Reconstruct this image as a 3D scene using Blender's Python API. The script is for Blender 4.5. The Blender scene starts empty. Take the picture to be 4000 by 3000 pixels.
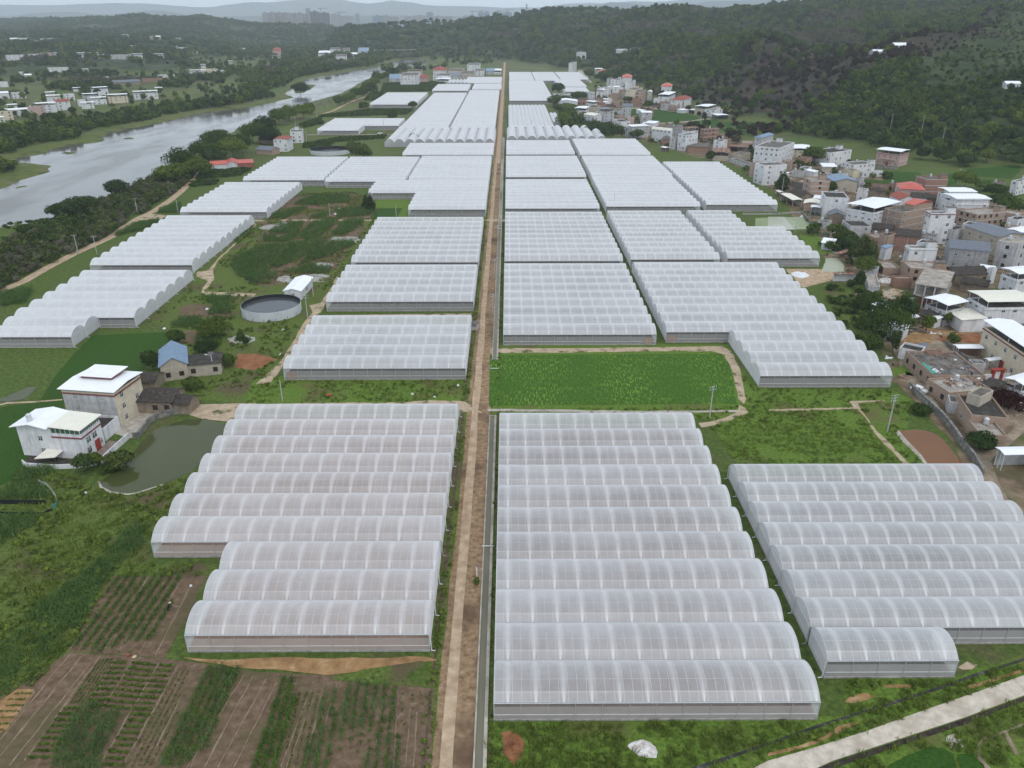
import bpy, bmesh, math, random
import numpy as np
from mathutils import Vector, Matrix, noise as mnoise
random.seed(7); np.random.seed(7)
R = math.radians
S = bpy.context.scene
COL = S.collection

# ------------------------------------------------------------------ camera, sky, sun, exposure
F_PX, PITCH, YAW, CAM_Z = 3043.0, R(25.107), R(0.273), 91.5
cam_d = bpy.data.cameras.new('camera'); cam = bpy.data.objects.new('camera', cam_d); COL.objects.link(cam)
cam_d.sensor_width = 36.0; cam_d.lens = 36.0 * F_PX / 4000.0
cam_d.clip_start = 1.0; cam_d.clip_end = 60000.0
cam.location = (0, 0, CAM_Z); cam.rotation_euler = (math.pi / 2 - PITCH, 0, -YAW)
S.camera = cam
SUN_EL, SUN_AZ = R(56), R(150)          # azimuth clockwise from +Y
W = bpy.data.worlds.new('World'); S.world = W; W.use_nodes = True
wn, wl = W.node_tree.nodes, W.node_tree.links
bg = wn['Background']; bg.inputs['Strength'].default_value = 0.14
sky = wn.new('ShaderNodeTexSky'); sky.sky_type = 'NISHITA'; sky.sun_disc = False
sky.sun_elevation = SUN_EL; sky.sun_rotation = SUN_AZ; sky.air_density = 1.0; sky.dust_density = 3.0
tc = wn.new('ShaderNodeTexCoord'); mp = wn.new('ShaderNodeMapping'); mp.inputs['Scale'].default_value = (1, 1, 5)
nz = wn.new('ShaderNodeTexNoise'); nz.inputs['Scale'].default_value = 2.2; nz.inputs['Detail'].default_value = 7
cr = wn.new('ShaderNodeValToRGB'); cr.color_ramp.elements[0].position = 0.3; cr.color_ramp.elements[1].position = 0.72
cr.color_ramp.elements[0].color = (4.9, 5.8, 6.8, 1); cr.color_ramp.elements[1].color = (7.8, 8.1, 8.5, 1)
mx = wn.new('ShaderNodeMix'); mx.data_type = 'RGBA'; mx.inputs['Factor'].default_value = 0.82     # an overcast deck over the clear sky
wl.new(tc.outputs['Generated'], mp.inputs['Vector']); wl.new(mp.outputs[0], nz.inputs['Vector'])
wl.new(nz.outputs['Fac'], cr.inputs['Fac']); wl.new(sky.outputs[0], mx.inputs['A']); wl.new(cr.outputs[0], mx.inputs['B'])
sx = wn.new('ShaderNodeSeparateXYZ'); wl.new(tc.outputs['Generated'], sx.inputs[0])
hr = wn.new('ShaderNodeMapRange'); hr.inputs[1].default_value = 0.0; hr.inputs[2].default_value = 0.35; hr.inputs[3].default_value = 1.45; hr.inputs[4].default_value = 1.0
wl.new(sx.outputs['Z'], hr.inputs[0])          # added brightening of the sky towards the horizon, to lift the dim haze
vm = wn.new('ShaderNodeVectorMath'); vm.operation = 'SCALE'; wl.new(mx.outputs['Result'], vm.inputs[0]); wl.new(hr.outputs[0], vm.inputs['Scale'])
wl.new(vm.outputs[0], bg.inputs['Color'])
sd = bpy.data.lights.new('sun', 'SUN'); sd.energy = 0.85; sd.angle = R(18); sd.color = (1.0, 0.96, 0.9)
sun = bpy.data.objects.new('sun', sd); COL.objects.link(sun)
sdir = Vector((math.sin(SUN_AZ) * math.cos(SUN_EL), math.cos(SUN_AZ) * math.cos(SUN_EL), math.sin(SUN_EL)))
sun.rotation_euler = sdir.to_track_quat('Z', 'Y').to_euler(); sun.location = sdir * 500
S.view_settings.view_transform = 'Standard'; S.view_settings.look = 'None'
S.view_settings.exposure = 0.15; S.view_settings.gamma = 1.0; S.view_settings.use_curve_mapping = False
S.render.engine = 'CYCLES'
cy = S.cycles
cy.max_bounces = 6; cy.diffuse_bounces = 2; cy.glossy_bounces = 2; cy.transmission_bounces = 3
cy.transparent_max_bounces = 24; cy.volume_bounces = 2; cy.use_adaptive_sampling = True; cy.adaptive_threshold = 0.02
cy.use_denoising = True; cy.caustics_reflective = False; cy.caustics_refractive = False

# ------------------------------------------------------------------ from a pixel of the 4000x3000 photo to a point of the place
_fw = Vector((math.sin(YAW) * math.cos(PITCH), math.cos(YAW) * math.cos(PITCH), -math.sin(PITCH)))
_rt = Vector((math.cos(YAW), -math.sin(YAW), 0)); _up = _rt.cross(_fw)
def ray(u, v): return _fw + _rt * ((u - 2000) / F_PX) - _up * ((v - 1500) / F_PX)
def G(u, v, z=0.0):
    d = ray(u, v); t = (z - CAM_Z) / d.z
    return (d.x * t, d.y * t)
def AT(u, v, y):
    d = ray(u, v); t = y / d.y
    return (d.x * t, d.y * t, CAM_Z + d.z * t)
VIEW = {1: (0, 0, 2.212), 2: (1000, 0, 2.212), 3: (2000, 0, 2.212), 4: (3000, 0, 2.212), 5: (0, 750, 2.212), 6: (1000, 750, 2.212),
        7: (2000, 750, 2.212), 8: (3000, 750, 2.212), 9: (0, 1500, 2.212), 10: (1000, 1500, 2.212), 11: (2000, 1500, 2.212),
        12: (3000, 1500, 2.212), 13: (0, 2250, 2.212), 14: (1000, 2250, 2.212), 15: (2000, 2250, 2.212), 16: (3000, 2250, 2.212),
        'a': (2950, 550, 4.0218), 'b': (3450, 550, 4.0218), 'c': (3250, 850, 4.88), 'd': (3550, 850, 4.88), 'e': (3500, 1150, 4.424),
        'f': (3500, 1450, 4.424), 'g': (2450, 350, 4.0218), 'h': (2150, 200, 4.0218), 'n': (0, 0, 1.0)}
def V(k, x, y):
    o = VIEW[k]; return (o[0] + x / o[2], o[1] + y / o[2])
def GV(k, x, y, z=0.0): return G(*V(k, x, y), z)

# ------------------------------------------------------------------ materials
MATS = {}
def nodes_of(name):
    m = bpy.data.materials.new(name); m.use_nodes = True
    return m, m.node_tree.nodes, m.node_tree.links, m.node_tree.nodes['Principled BSDF']
def noise_node(n, l, scale, detail=4, coord='pos', rough=0.55, stretch=None):
    if coord == 'pos': src = n.new('ShaderNodeNewGeometry').outputs['Position']
    else: src = n.new('ShaderNodeTexCoord').outputs['Object']
    if stretch:
        mpn = n.new('ShaderNodeMapping'); mpn.inputs['Scale'].default_value = stretch; l.new(src, mpn.inputs['Vector']); src = mpn.outputs[0]
    t = n.new('ShaderNodeTexNoise'); t.inputs['Scale'].default_value = scale; t.inputs['Detail'].default_value = detail
    t.inputs['Roughness'].default_value = rough; l.new(src, t.inputs['Vector'])
    return t.outputs['Fac']
def ramp(n, l, fac, stops):
    r = n.new('ShaderNodeValToRGB'); e = r.color_ramp.elements
    while len(e) > 1: e.remove(e[-1])
    for i, (p, c) in enumerate(stops):
        x = e[0] if i == 0 else e.new(p)
        x.position = p; x.color = (*c, 1)
    l.new(fac, r.inputs['Fac']); return r.outputs['Color']
def mixc(n, l, f, a, b, mode='MIX'):
    m = n.new('ShaderNodeMix'); m.data_type = 'RGBA'; m.blend_type = mode
    for s, k in ((f, 'Factor'), (a, 'A'), (b, 'B')):
        if isinstance(s, (int, float)): m.inputs[k].default_value = s
        elif isinstance(s, tuple): m.inputs[k].default_value = (*s, 1)
        else: l.new(s, m.inputs[k])
    return m.outputs['Result']
def mathn(n, l, op, a, b=None, c=None, clamp=False):
    m = n.new('ShaderNodeMath'); m.operation = op; m.use_clamp = clamp
    for i, s in enumerate((a, b, c)):
        if s is None: continue
        if isinstance(s, (int, float)): m.inputs[i].default_value = s
        else: l.new(s, m.inputs[i])
    return m.outputs[0]
def bump(n, l, p, fac, strength=0.4, dist=0.2):
    b = n.new('ShaderNodeBump'); b.inputs['Strength'].default_value = strength; b.inputs['Distance'].default_value = dist
    l.new(fac, b.inputs['Height']); l.new(b.outputs[0], p.inputs['Normal'])
def surf(name, stops, scale=1.0, rough=0.85, coord='pos', big=None, bmp=None, detail=5, metal=0.0, stretch=None, spec=0.08):
    """noise-driven colour ramp, with an optional second large-scale patch colour"""
    if name in MATS: return MATS[name]
    m, n, l, p = nodes_of(name)
    f = noise_node(n, l, scale, detail, coord, 0.6, stretch)
    c = ramp(n, l, f, stops)
    if big:
        bs, bc, lo, hi = big
        f2 = noise_node(n, l, bs, 3, coord)
        mr = n.new('ShaderNodeMapRange'); mr.inputs[1].default_value = lo; mr.inputs[2].default_value = hi; l.new(f2, mr.inputs[0])
        c = mixc(n, l, mr.outputs[0], c, bc)
    l.new(c, p.inputs['Base Color']); p.inputs['Roughness'].default_value = rough; p.inputs['Metallic'].default_value = metal
    p.inputs['Specular IOR Level'].default_value = spec
    if bmp: bump(n, l, p, f, *bmp)
    MATS[name] = m; return m
def plain(name, c, rough=0.6, metal=0.0, var=0.12, coord='obj', scale=1.5, spec=0.3):
    d = tuple(x * (1 - var) for x in c); b = tuple(min(1, x * (1 + var)) for x in c)
    return surf(name, [(0.3, d), (0.7, b)], scale, rough, coord, None, None, 4, metal, None, spec)

def leaf_mat(name, dark, lite, trans=0.33):
    if name in MATS: return MATS[name]
    m, n, l, p = nodes_of(name)
    oi = n.new('ShaderNodeObjectInfo')
    f = noise_node(n, l, 0.35, 4)
    g = noise_node(n, l, 0.012, 2)
    x = mathn(n, l, 'ADD', mathn(n, l, 'MULTIPLY', oi.outputs['Random'], 0.45), mathn(n, l, 'MULTIPLY', f, 0.6))
    c = ramp(n, l, x, [(0.2, dark), (0.85, lite)])
    c = mixc(n, l, mathn(n, l, 'MULTIPLY', g, 0.5), c, tuple(v * 0.6 for v in dark))
    df = n.new('ShaderNodeBsdfDiffuse'); tr = n.new('ShaderNodeBsdfTranslucent'); ms = n.new('ShaderNodeMixShader')
    ms.inputs[0].default_value = trans
    l.new(c, df.inputs[0]); l.new(c, tr.inputs[0]); l.new(df.outputs[0], ms.inputs[1]); l.new(tr.outputs[0], ms.inputs[2])
    l.new(ms.outputs[0], n['Material Output'].inputs['Surface']); n.remove(p)
    MATS[name] = m; return m

def film(name, o0, bands, tint=(0.82, 0.83, 0.86), gloss=0.1):
    """thin plastic film: opacity grows with the length of the light's path through it; folded double bands over the trusses"""
    m, n, l, p = nodes_of(name); n.remove(p)
    lw = n.new('ShaderNodeLayerWeight'); lw.inputs['Blend'].default_value = 0.5
    cosv = mathn(n, l, 'MAXIMUM', mathn(n, l, 'SUBTRACT', 1.0, lw.outputs['Facing']), 0.12)
    base = o0
    if bands:
        xyz = n.new('ShaderNodeSeparateXYZ'); l.new(n.new('ShaderNodeTexCoord').outputs['Object'], xyz.inputs[0])
        fr = mathn(n, l, 'FRACT', mathn(n, l, 'DIVIDE', xyz.outputs['X'], 4.0))
        dd = mathn(n, l, 'MULTIPLY', mathn(n, l, 'ABSOLUTE', mathn(n, l, 'SUBTRACT', fr, 0.5)), 4.0)     # metres from the truss line
        zr = mathn(n, l, 'DIVIDE', xyz.outputs['Z'], 1.8, clamp=True)
        wd = mathn(n, l, 'MULTIPLY_ADD', zr, 0.45, 0.19)
        q = mathn(n, l, 'SUBTRACT', 1.0, mathn(n, l, 'DIVIDE', dd, wd), clamp=True)
        q = mathn(n, l, 'MULTIPLY', mathn(n, l, 'POWER', q, 0.7), mathn(n, l, 'MULTIPLY_ADD', zr, -0.55 * bands, bands))
        oi = n.new('ShaderNodeObjectInfo')
        w0 = mathn(n, l, 'MULTIPLY', mathn(n, l, 'SUBTRACT', noise_node(n, l, 0.06, 3), 0.5), 0.30)
        w1 = mathn(n, l, 'MULTIPLY', mathn(n, l, 'SUBTRACT', noise_node(n, l, 1.3, 4), 0.5), 0.10)
        low = mathn(n, l, 'MULTIPLY', mathn(n, l, 'LESS_THAN', zr, 0.55), 0.10)                      # the rolled side curtain doubles the film low down
        rv = mathn(n, l, 'MULTIPLY_ADD', oi.outputs['Random'], 0.10, -0.05)                              # every span its own age of film
        base = mathn(n, l, 'ADD', mathn(n, l, 'ADD', mathn(n, l, 'ADD', q, mathn(n, l, 'ADD', low, rv)), mathn(n, l, 'ADD', w0, o0)), w1, clamp=True)
    # opacity = 1-(1-o)^(1/cos)
    op = mathn(n, l, 'SUBTRACT', 1.0, mathn(n, l, 'POWER', mathn(n, l, 'SUBTRACT', 1.0, mathn(n, l, 'MINIMUM', base, 0.97)), mathn(n, l, 'DIVIDE', 1.0, cosv)))
    df = n.new('ShaderNodeBsdfDiffuse'); tl = n.new('ShaderNodeBsdfTranslucent'); gl = n.new('ShaderNodeBsdfGlossy'); tp = n.new('ShaderNodeBsdfTransparent')
    dirt = noise_node(n, l, 0.45, 5); cc = ramp(n, l, dirt, [(0.3, tuple(x * 0.9 for x in tint)), (0.7, tint)])
    l.new(cc, df.inputs[0]); l.new(cc, tl.inputs[0]); gl.inputs['Roughness'].default_value = 0.42
    a = n.new('ShaderNodeMixShader'); a.inputs[0].default_value = 0.35; l.new(df.outputs[0], a.inputs[1]); l.new(tl.outputs[0], a.inputs[2])
    b = n.new('ShaderNodeMixShader'); b.inputs[0].default_value = gloss; l.new(a.outputs[0], b.inputs[1]); l.new(gl.outputs[0], b.inputs[2])
    c = n.new('ShaderNodeMixShader'); l.new(op, c.inputs[0]); l.new(tp.outputs[0], c.inputs[1]); l.new(b.outputs[0], c.inputs[2])
    l.new(c.outputs[0], n['Material Output'].inputs['Surface'])
    MATS[name] = m; return m

def water(name, col, rough=0.06, ripple=0.25, scale=0.5, dist=0.05, spec=0.5):
    m, n, l, p = nodes_of(name)
    f = noise_node(n, l, 0.02, 4); c = ramp(n, l, f, [(0.35, col), (0.65, tuple(x * 1.35 for x in col))])
    l.new(c, p.inputs['Base Color']); p.inputs['IOR'].default_value = 1.33; p.inputs['Specular IOR Level'].default_value = spec
    rn = n.new('ShaderNodeMapRange'); rn.inputs[1].default_value = 0.4; rn.inputs[2].default_value = 0.65; rn.inputs[3].default_value = rough * .6; rn.inputs[4].default_value = rough * 2.6; l.new(noise_node(n, l, 0.03, 5, stretch=(1, .35, 1)), rn.inputs[0]); l.new(rn.outputs[0], p.inputs['Roughness'])
    bump(n, l, p, noise_node(n, l, scale, 4), ripple, dist)
    MATS[name] = m; return m

# ------------------------------------------------------------------ mesh building
class MB:
    def __init__(s): s.v, s.f, s.m = [], [], []
    def quad(s, a, b, c, d, m=0):
        i = len(s.v); s.v += [a, b, c, d]; s.f.append((i, i + 1, i + 2, i + 3)); s.m.append(m)
    def poly(s, pts, m=0):
        i = len(s.v); s.v += list(pts); s.f.append(tuple(range(i, i + len(pts)))); s.m.append(m)
    def box(s, x0, x1, y0, y1, z0, z1, m=0, bottom=False):
        i = len(s.v); s.v += [(x, y, z) for z in (z0, z1) for x, y in ((x0, y0), (x1, y0), (x1, y1), (x0, y1))]
        fs = [(0, 1, 5, 4), (1, 2, 6, 5), (2, 3, 7, 6), (3, 0, 4, 7), (4, 5, 6, 7)]
        if bottom: fs.append((3, 2, 1, 0))
        for f in fs: s.f.append(tuple(i + k for k in f)); s.m.append(m)
    def prism(s, pts, z0, z1, m=0, mt=None):
        n = len(pts)
        for i in range(n):
            a, b = pts[i], pts[(i + 1) % n]
            s.quad((a[0], a[1], z0), (b[0], b[1], z0), (b[0], b[1], z1), (a[0], a[1], z1), m)
        s.poly([(p[0], p[1], z1) for p in pts], m if mt is None else mt)
    def tube(s, p, q, r0, r1=None, n=6, m=0, cap=True):
        r1 = r0 if r1 is None else r1
        p, q = Vector(p), Vector(q); d = (q - p).normalized()
        a = d.cross(Vector((0, 0, 1))) if abs(d.z) < 0.95 else d.cross(Vector((1, 0, 0)))
        a.normalize(); b = d.cross(a); i = len(s.v)
        for c, r in ((p, r0), (q, r1)):
            for k in range(n):
                t = 2 * math.pi * k / n; w = c + (a * math.cos(t) + b * math.sin(t)) * r; s.v.append(tuple(w))
        for k in range(n): s.f.append((i + k, i + (k + 1) % n, i + n + (k + 1) % n, i + n + k)); s.m.append(m)
        if cap: s.f.append(tuple(i + n + k for k in range(n))); s.m.append(m)
    def mesh(s, name, mats, smooth=False):
        me = bpy.data.meshes.new(name); me.from_pydata([tuple(x) for x in s.v], [], s.f)
        for x in (mats if isinstance(mats, (list, tuple)) else [mats]): me.materials.append(x)
        if s.m and max(s.m) > 0: me.polygons.foreach_set('material_index', s.m)
        if smooth: me.polygons.foreach_set('use_smooth', [True] * len(s.f))
        me.update(); return me
    def build(s, name, mats, parent=None, loc=(0, 0, 0), smooth=False):
        return put(name, s.mesh(name, mats, smooth), parent, loc)
def put(name, me, parent=None, loc=(0, 0, 0), rz=0.0, label=None):
    o = bpy.data.objects.new(name, me); COL.objects.link(o); o.location = loc; o.rotation_euler = (0, 0, rz)
    if parent: o.parent = parent
    if label: o['label'] = label
    return o
def tag(o, label, cat, group=None, kind=None):
    o['label'] = label
    if cat: o['category'] = cat
    if group: o['group'] = group
    if kind: o['kind'] = kind
    return o
def thing(name, label, cat, loc=(0, 0, 0), rz=0.0, group=None):
    o = bpy.data.objects.new(name, None); COL.objects.link(o); o.location = loc; o.rotation_euler = (0, 0, rz); o.empty_display_size = 0.5
    return tag(o, label, cat, group)
EXCL = []
def sheet(name, pts, z, mat, kind='structure', label=None):
    mb = MB(); mb.poly([(p[0], p[1], z) for p in pts]); o = mb.build(name, mat); o['kind'] = kind
    if label: o['label'] = label
    return o
def vsheet(name, k, pts, z, mat, kind='structure', label=None, wob=0.0):
    q = [GV(k, *p) for p in pts]
    if name not in ('meadow', 'village_ground', 'weed_patch', 'yard'): EXCL.append(q)
    if wob: q = wobble(q, wob)
    return sheet(name, q, z, mat, kind, label)
def wobble(q, amp, step=3.0):
    out = []
    for i in range(len(q)):
        a, b = q[i], q[(i + 1) % len(q)]; L = math.dist(a, b); n = max(1, int(L / step))
        for j in range(n):
            t = j / n; x, y = a[0] + (b[0] - a[0]) * t, a[1] + (b[1] - a[1]) * t
            w = mnoise.noise_vector(Vector((x * 0.21, y * 0.21, 1.7))) * amp if 0 < t else Vector((0, 0, 0))
            out.append((x + w.x, y + w.y))
    return out
def inside(P, poly):
    """points (N,2) inside polygon"""
    x, y = P[:, 0], P[:, 1]; r = np.zeros(len(P), bool); n = len(poly)
    for i in range(n):
        x1, y1 = poly[i]; x2, y2 = poly[(i + 1) % n]
        c = ((y1 > y) != (y2 > y)); 
        with np.errstate(divide='ignore', invalid='ignore'):
            xi = (x2 - x1) * (y - y1) / ((y2 - y1) if y2 != y1 else 1e-9) + x1
        r ^= c & (x < xi)
    return r
def sdf(P, poly):
    """signed distance, negative inside"""
    d = np.full(len(P), 1e9); n = len(poly)
    for i in range(n):
        a = np.array(poly[i]); b = np.array(poly[(i + 1) % n]); e = b - a; w = P - a
        t = np.clip((w @ e) / max(e @ e, 1e-9), 0, 1); d = np.minimum(d, np.hypot(w[:, 0] - t * e[0], w[:, 1] - t * e[1]))
    return np.where(inside(P, poly), -d, d)
def vnoise(P, s, seed=0):
    """cheap smooth value noise on (N,2)"""
    r = np.random.RandomState(seed).rand(256, 256); q = P * s; i = np.floor(q).astype(int); f = q - i; f = f * f * (3 - 2 * f)
    a = r[i[:, 0] % 256, i[:, 1] % 256]; b = r[(i[:, 0] + 1) % 256, i[:, 1] % 256]
    c = r[i[:, 0] % 256, (i[:, 1] + 1) % 256]; d = r[(i[:, 0] + 1) % 256, (i[:, 1] + 1) % 256]
    return (a * (1 - f[:, 0]) + b * f[:, 0]) * (1 - f[:, 1]) + (c * (1 - f[:, 0]) + d * f[:, 0]) * f[:, 1]

# ------------------------------------------------------------------ the land: heights, river
RIVER_Z = -1.6
bank_near = [(-300, 930), (0, 888), (163, 863), (393, 790), (542, 735), (650, 660), (740, 610), (860, 540), (980, 480), (1059, 457), (1167, 412), (1330, 366),
             (1434, 310), (1479, 285), (1540, 276), (1600, 266), (1669, 252), (1668, 231)]
bank_far = [(1600, 229), (1547, 240), (1488, 249), (1479, 258), (1362, 280), (1185, 312), (1190, 325), (1149, 343), (1108, 366), (1149, 380), (1000, 416), (768, 445),
            (633, 479), (515, 502), (416, 524), (398, 556), (300, 563), (217, 579), (158, 606), (59, 615), (72, 633), (194, 648), (194, 669), (108, 696), (0, 741), (-300, 800)]
river_poly = [G(u, v, RIVER_Z) for u, v in bank_near + bank_far]
isl = [[(1149, 352), (1200, 330), (1232, 332), (1215, 345), (1190, 362), (1150, 366)], [(500, 545), (515, 540), (515, 546)], [(240, 598), (265, 593), (292, 597), (265, 603)],
       [(306, 577), (332, 573), (330, 580)], [(50, 735), (80, 722), (107, 728), (90, 736)], [(485, 543), (500, 537), (515, 541), (500, 547)]]
isl = [[G(u, v, RIVER_Z) for u, v in q] for q in isl]
far_river = [G(u, v, 0) for u, v in [(1020, 173), (1160, 171), (1160, 180), (1030, 178)]]
CTRL = {  # photo column u : (distance, photo row or height, 'z' = height given)
    -900: [(1100, 0), (1700, 10), (2600, 24), (3300, 22), (4300, 40), (6200, 88), (7200, 60)],
    0: [(1100, 0), (1700, 9), (2600, 22), (3300, 20), (4300, 34), (6200, 88), (7200, 60)],
    300: [(1100, 0), (1700, 8), (2600, 22), (3300, 22), (4300, 60), (5000, 78), (6500, 60)],
    560: [(1100, 0), (1700, 6), (2500, 18), (3200, 20), (3900, 70), (4400, 92), (5200, 55)],
    800: [(1300, 0), (1900, 3), (2600, 12), (3200, 14), (3800, 62), (4300, 82), (5200, 50)],
    1000: [(2300, 0), (3350, 0), (3800, 32), (4200, 52), (5000, 20)],
    1226: [(2300, 0), (3350, 0), (3700, 26), (4100, 44), (4800, 12)],
    1375: [(2300, 0), (2550, 8), (2900, 38), (3300, 50), (4200, 12)],
    1500: [(2230, 0), (2450, 18), (2800, 46), (3200, 52), (4000, 12)],
    1600: [(2230, 0), (2450, 20), (2800, 48), (3100, 55), (4000, 12)],
    1720: [(2150, 0), (2400, 26), (2800, 56), (3000, 62), (4000, 15)],
    1860: [(2080, 0), (2350, 34), (2750, 64), (3000, 69), (4000, 25)],
    2000: [(2000, 0), (2300, 42), (2650, 72), (2900, 76), (4000, 45)],
    2113: [(1880, 0), (2200, 46), (2500, 86), (2800, 92), (4000, 60)],
    2316: [(1650, 0), (1900, 24), (2200, 60), (2480, 92), (2900, 90), (4000, 70)],
    2500: [(1250, 0), (1500, 26), (1800, 58), (2200, 84), (2400, 91), (4000, 75)],
    2669: [(1030, 0), (1300, 28), (1600, 55), (2000, 86), (2250, 105), (2700, 104), (4000, 80)],
    2836: [(930, 0), (1200, 32), (1500, 52), (1900, 70), (2150, 82), (2500, 84), (4000, 70)],
    3050: [(800, 0), (1000, 18), (1200, 36), (1450, 46), (1800, 74), (2150, 104), (2700, 108), (4000, 90)],
    3400: [(660, 0), (800, 16), (1150, 46), (1350, 42), (1700, 76), (2100, 142), (2700, 172), (4000, 150)],
    3700: [(590, 0), (750, 20), (1050, 54), (1250, 48), (1600, 84), (2050, 155), (2600, 200), (4000, 150)],
    4000: [(560, 0), (700, 20), (980, 58), (1150, 54), (1500, 92), (2000, 165), (2600, 210), (4000, 160)],
    4900: [(560, 0), (700, 25), (980, 66), (1150, 70), (1500, 110), (2000, 180), (2600, 220), (4000, 160)]}
_ys = np.concatenate([np.arange(0, 3000, 25), np.arange(3000, 9000, 60)])
_us = sorted(CTRL); _ss = np.array([(u - 1984) / 3360.0 for u in _us])
_tab = []
for u in _us:
    c = CTRL[u]; yy = [0] + [a for a, b in c] + [9000]; zz = [0] + [b for a, b in c] + [0]
    z = np.interp(_ys, yy, zz)
    z = np.convolve(np.pad(z, 3, 'edge'), np.ones(7) / 7, 'valid') * (z > 0)   # soften the kinks, keep the plain flat
    _tab.append(z)
_tab = np.array(_tab)
def height(P):
    x, y = P[:, 0], np.maximum(P[:, 1], 1.0); s = x / y
    yi = np.interp(y, _ys, np.arange(len(_ys))); y0 = np.clip(yi.astype(int), 0, len(_ys) - 2); ty = yi - y0
    si = np.interp(s, _ss, np.arange(len(_ss))); s0 = np.clip(si.astype(int), 0, len(_ss) - 2); ts = si - s0
    ts = ts * ts * (3 - 2 * ts)
    z = (_tab[s0, y0] * (1 - ty) + _tab[s0, y0 + 1] * ty) * (1 - ts) + (_tab[s0 + 1, y0] * (1 - ty) + _tab[s0 + 1, y0 + 1] * ty) * ts
    w = np.clip(z / 22, 0, 1)
    z = z + w * ((0.5 - np.abs(vnoise(P, 1 / 240.0, 1) * 2 - 1)) * 44 + (0.5 - np.abs(vnoise(P, 1 / 95.0, 2) * 2 - 1)) * 16 + (vnoise(P, 1 / 40.0, 3) - 0.5) * 5)
    m = (np.abs(x) < 1400) & (y > 250) & (y < 2400) & (x < 60)
    if m.any():
        q = P[m]; d = sdf(q, river_poly)
        for g in isl: d = np.maximum(d, -sdf(q, g) + 0.0)
        d = d + (vnoise(q, 1 / 14.0, 5) - 0.5) * 5 * np.clip(1 - np.abs(d) / 20, 0, 1)
        dz = np.clip(d * 0.16 - 1.6, -4.0, 0.0)
        zz = z[m]; z[m] = np.where(dz < 0, np.minimum(zz, 0) + dz, zz)
    return z
def hz(x, y): return float(height(np.array([[x, y]]))[0])
def G3(u, v, near=400.0, far=6000.0):
    """first hit of the pixel's ray with the land"""
    d = ray(u, v); t = np.linspace(near, far, 3000) / d.y
    P = np.stack([d.x * t, d.y * t], 1); z = CAM_Z + d.z * t; h = height(P); k = np.nonzero(z <= h)[0]
    i = k[0] if len(k) else len(t) - 1
    return (P[i, 0], P[i, 1], float(h[i]))
def axis(a, b, fine0, fine1, fs, grow):
    xs = list(np.arange(fine0, fine1 + 0.1, fs)); s = fs; x = xs[-1]
    while x < b: s *= grow; x += s; xs.append(x)
    s = fs; x = xs[0]
    while x > a: s *= grow; x -= s; xs.insert(0, x)
    return np.array(xs)
BURN = [G(u, v, 45) for u, v in [(2700, 250), (3000, 205), (3350, 215), (3700, 225), (3860, 185), (3830, 240), (3600, 262), (3350, 258), (3150, 300), (2900, 330), (2700, 320)]]
CLEAR = [G(u, v, 38) for u, v in [(3560, 270), (3800, 235), (4000, 200), (4300, 210), (4300, 300), (3900, 340), (3600, 330)]]
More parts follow.
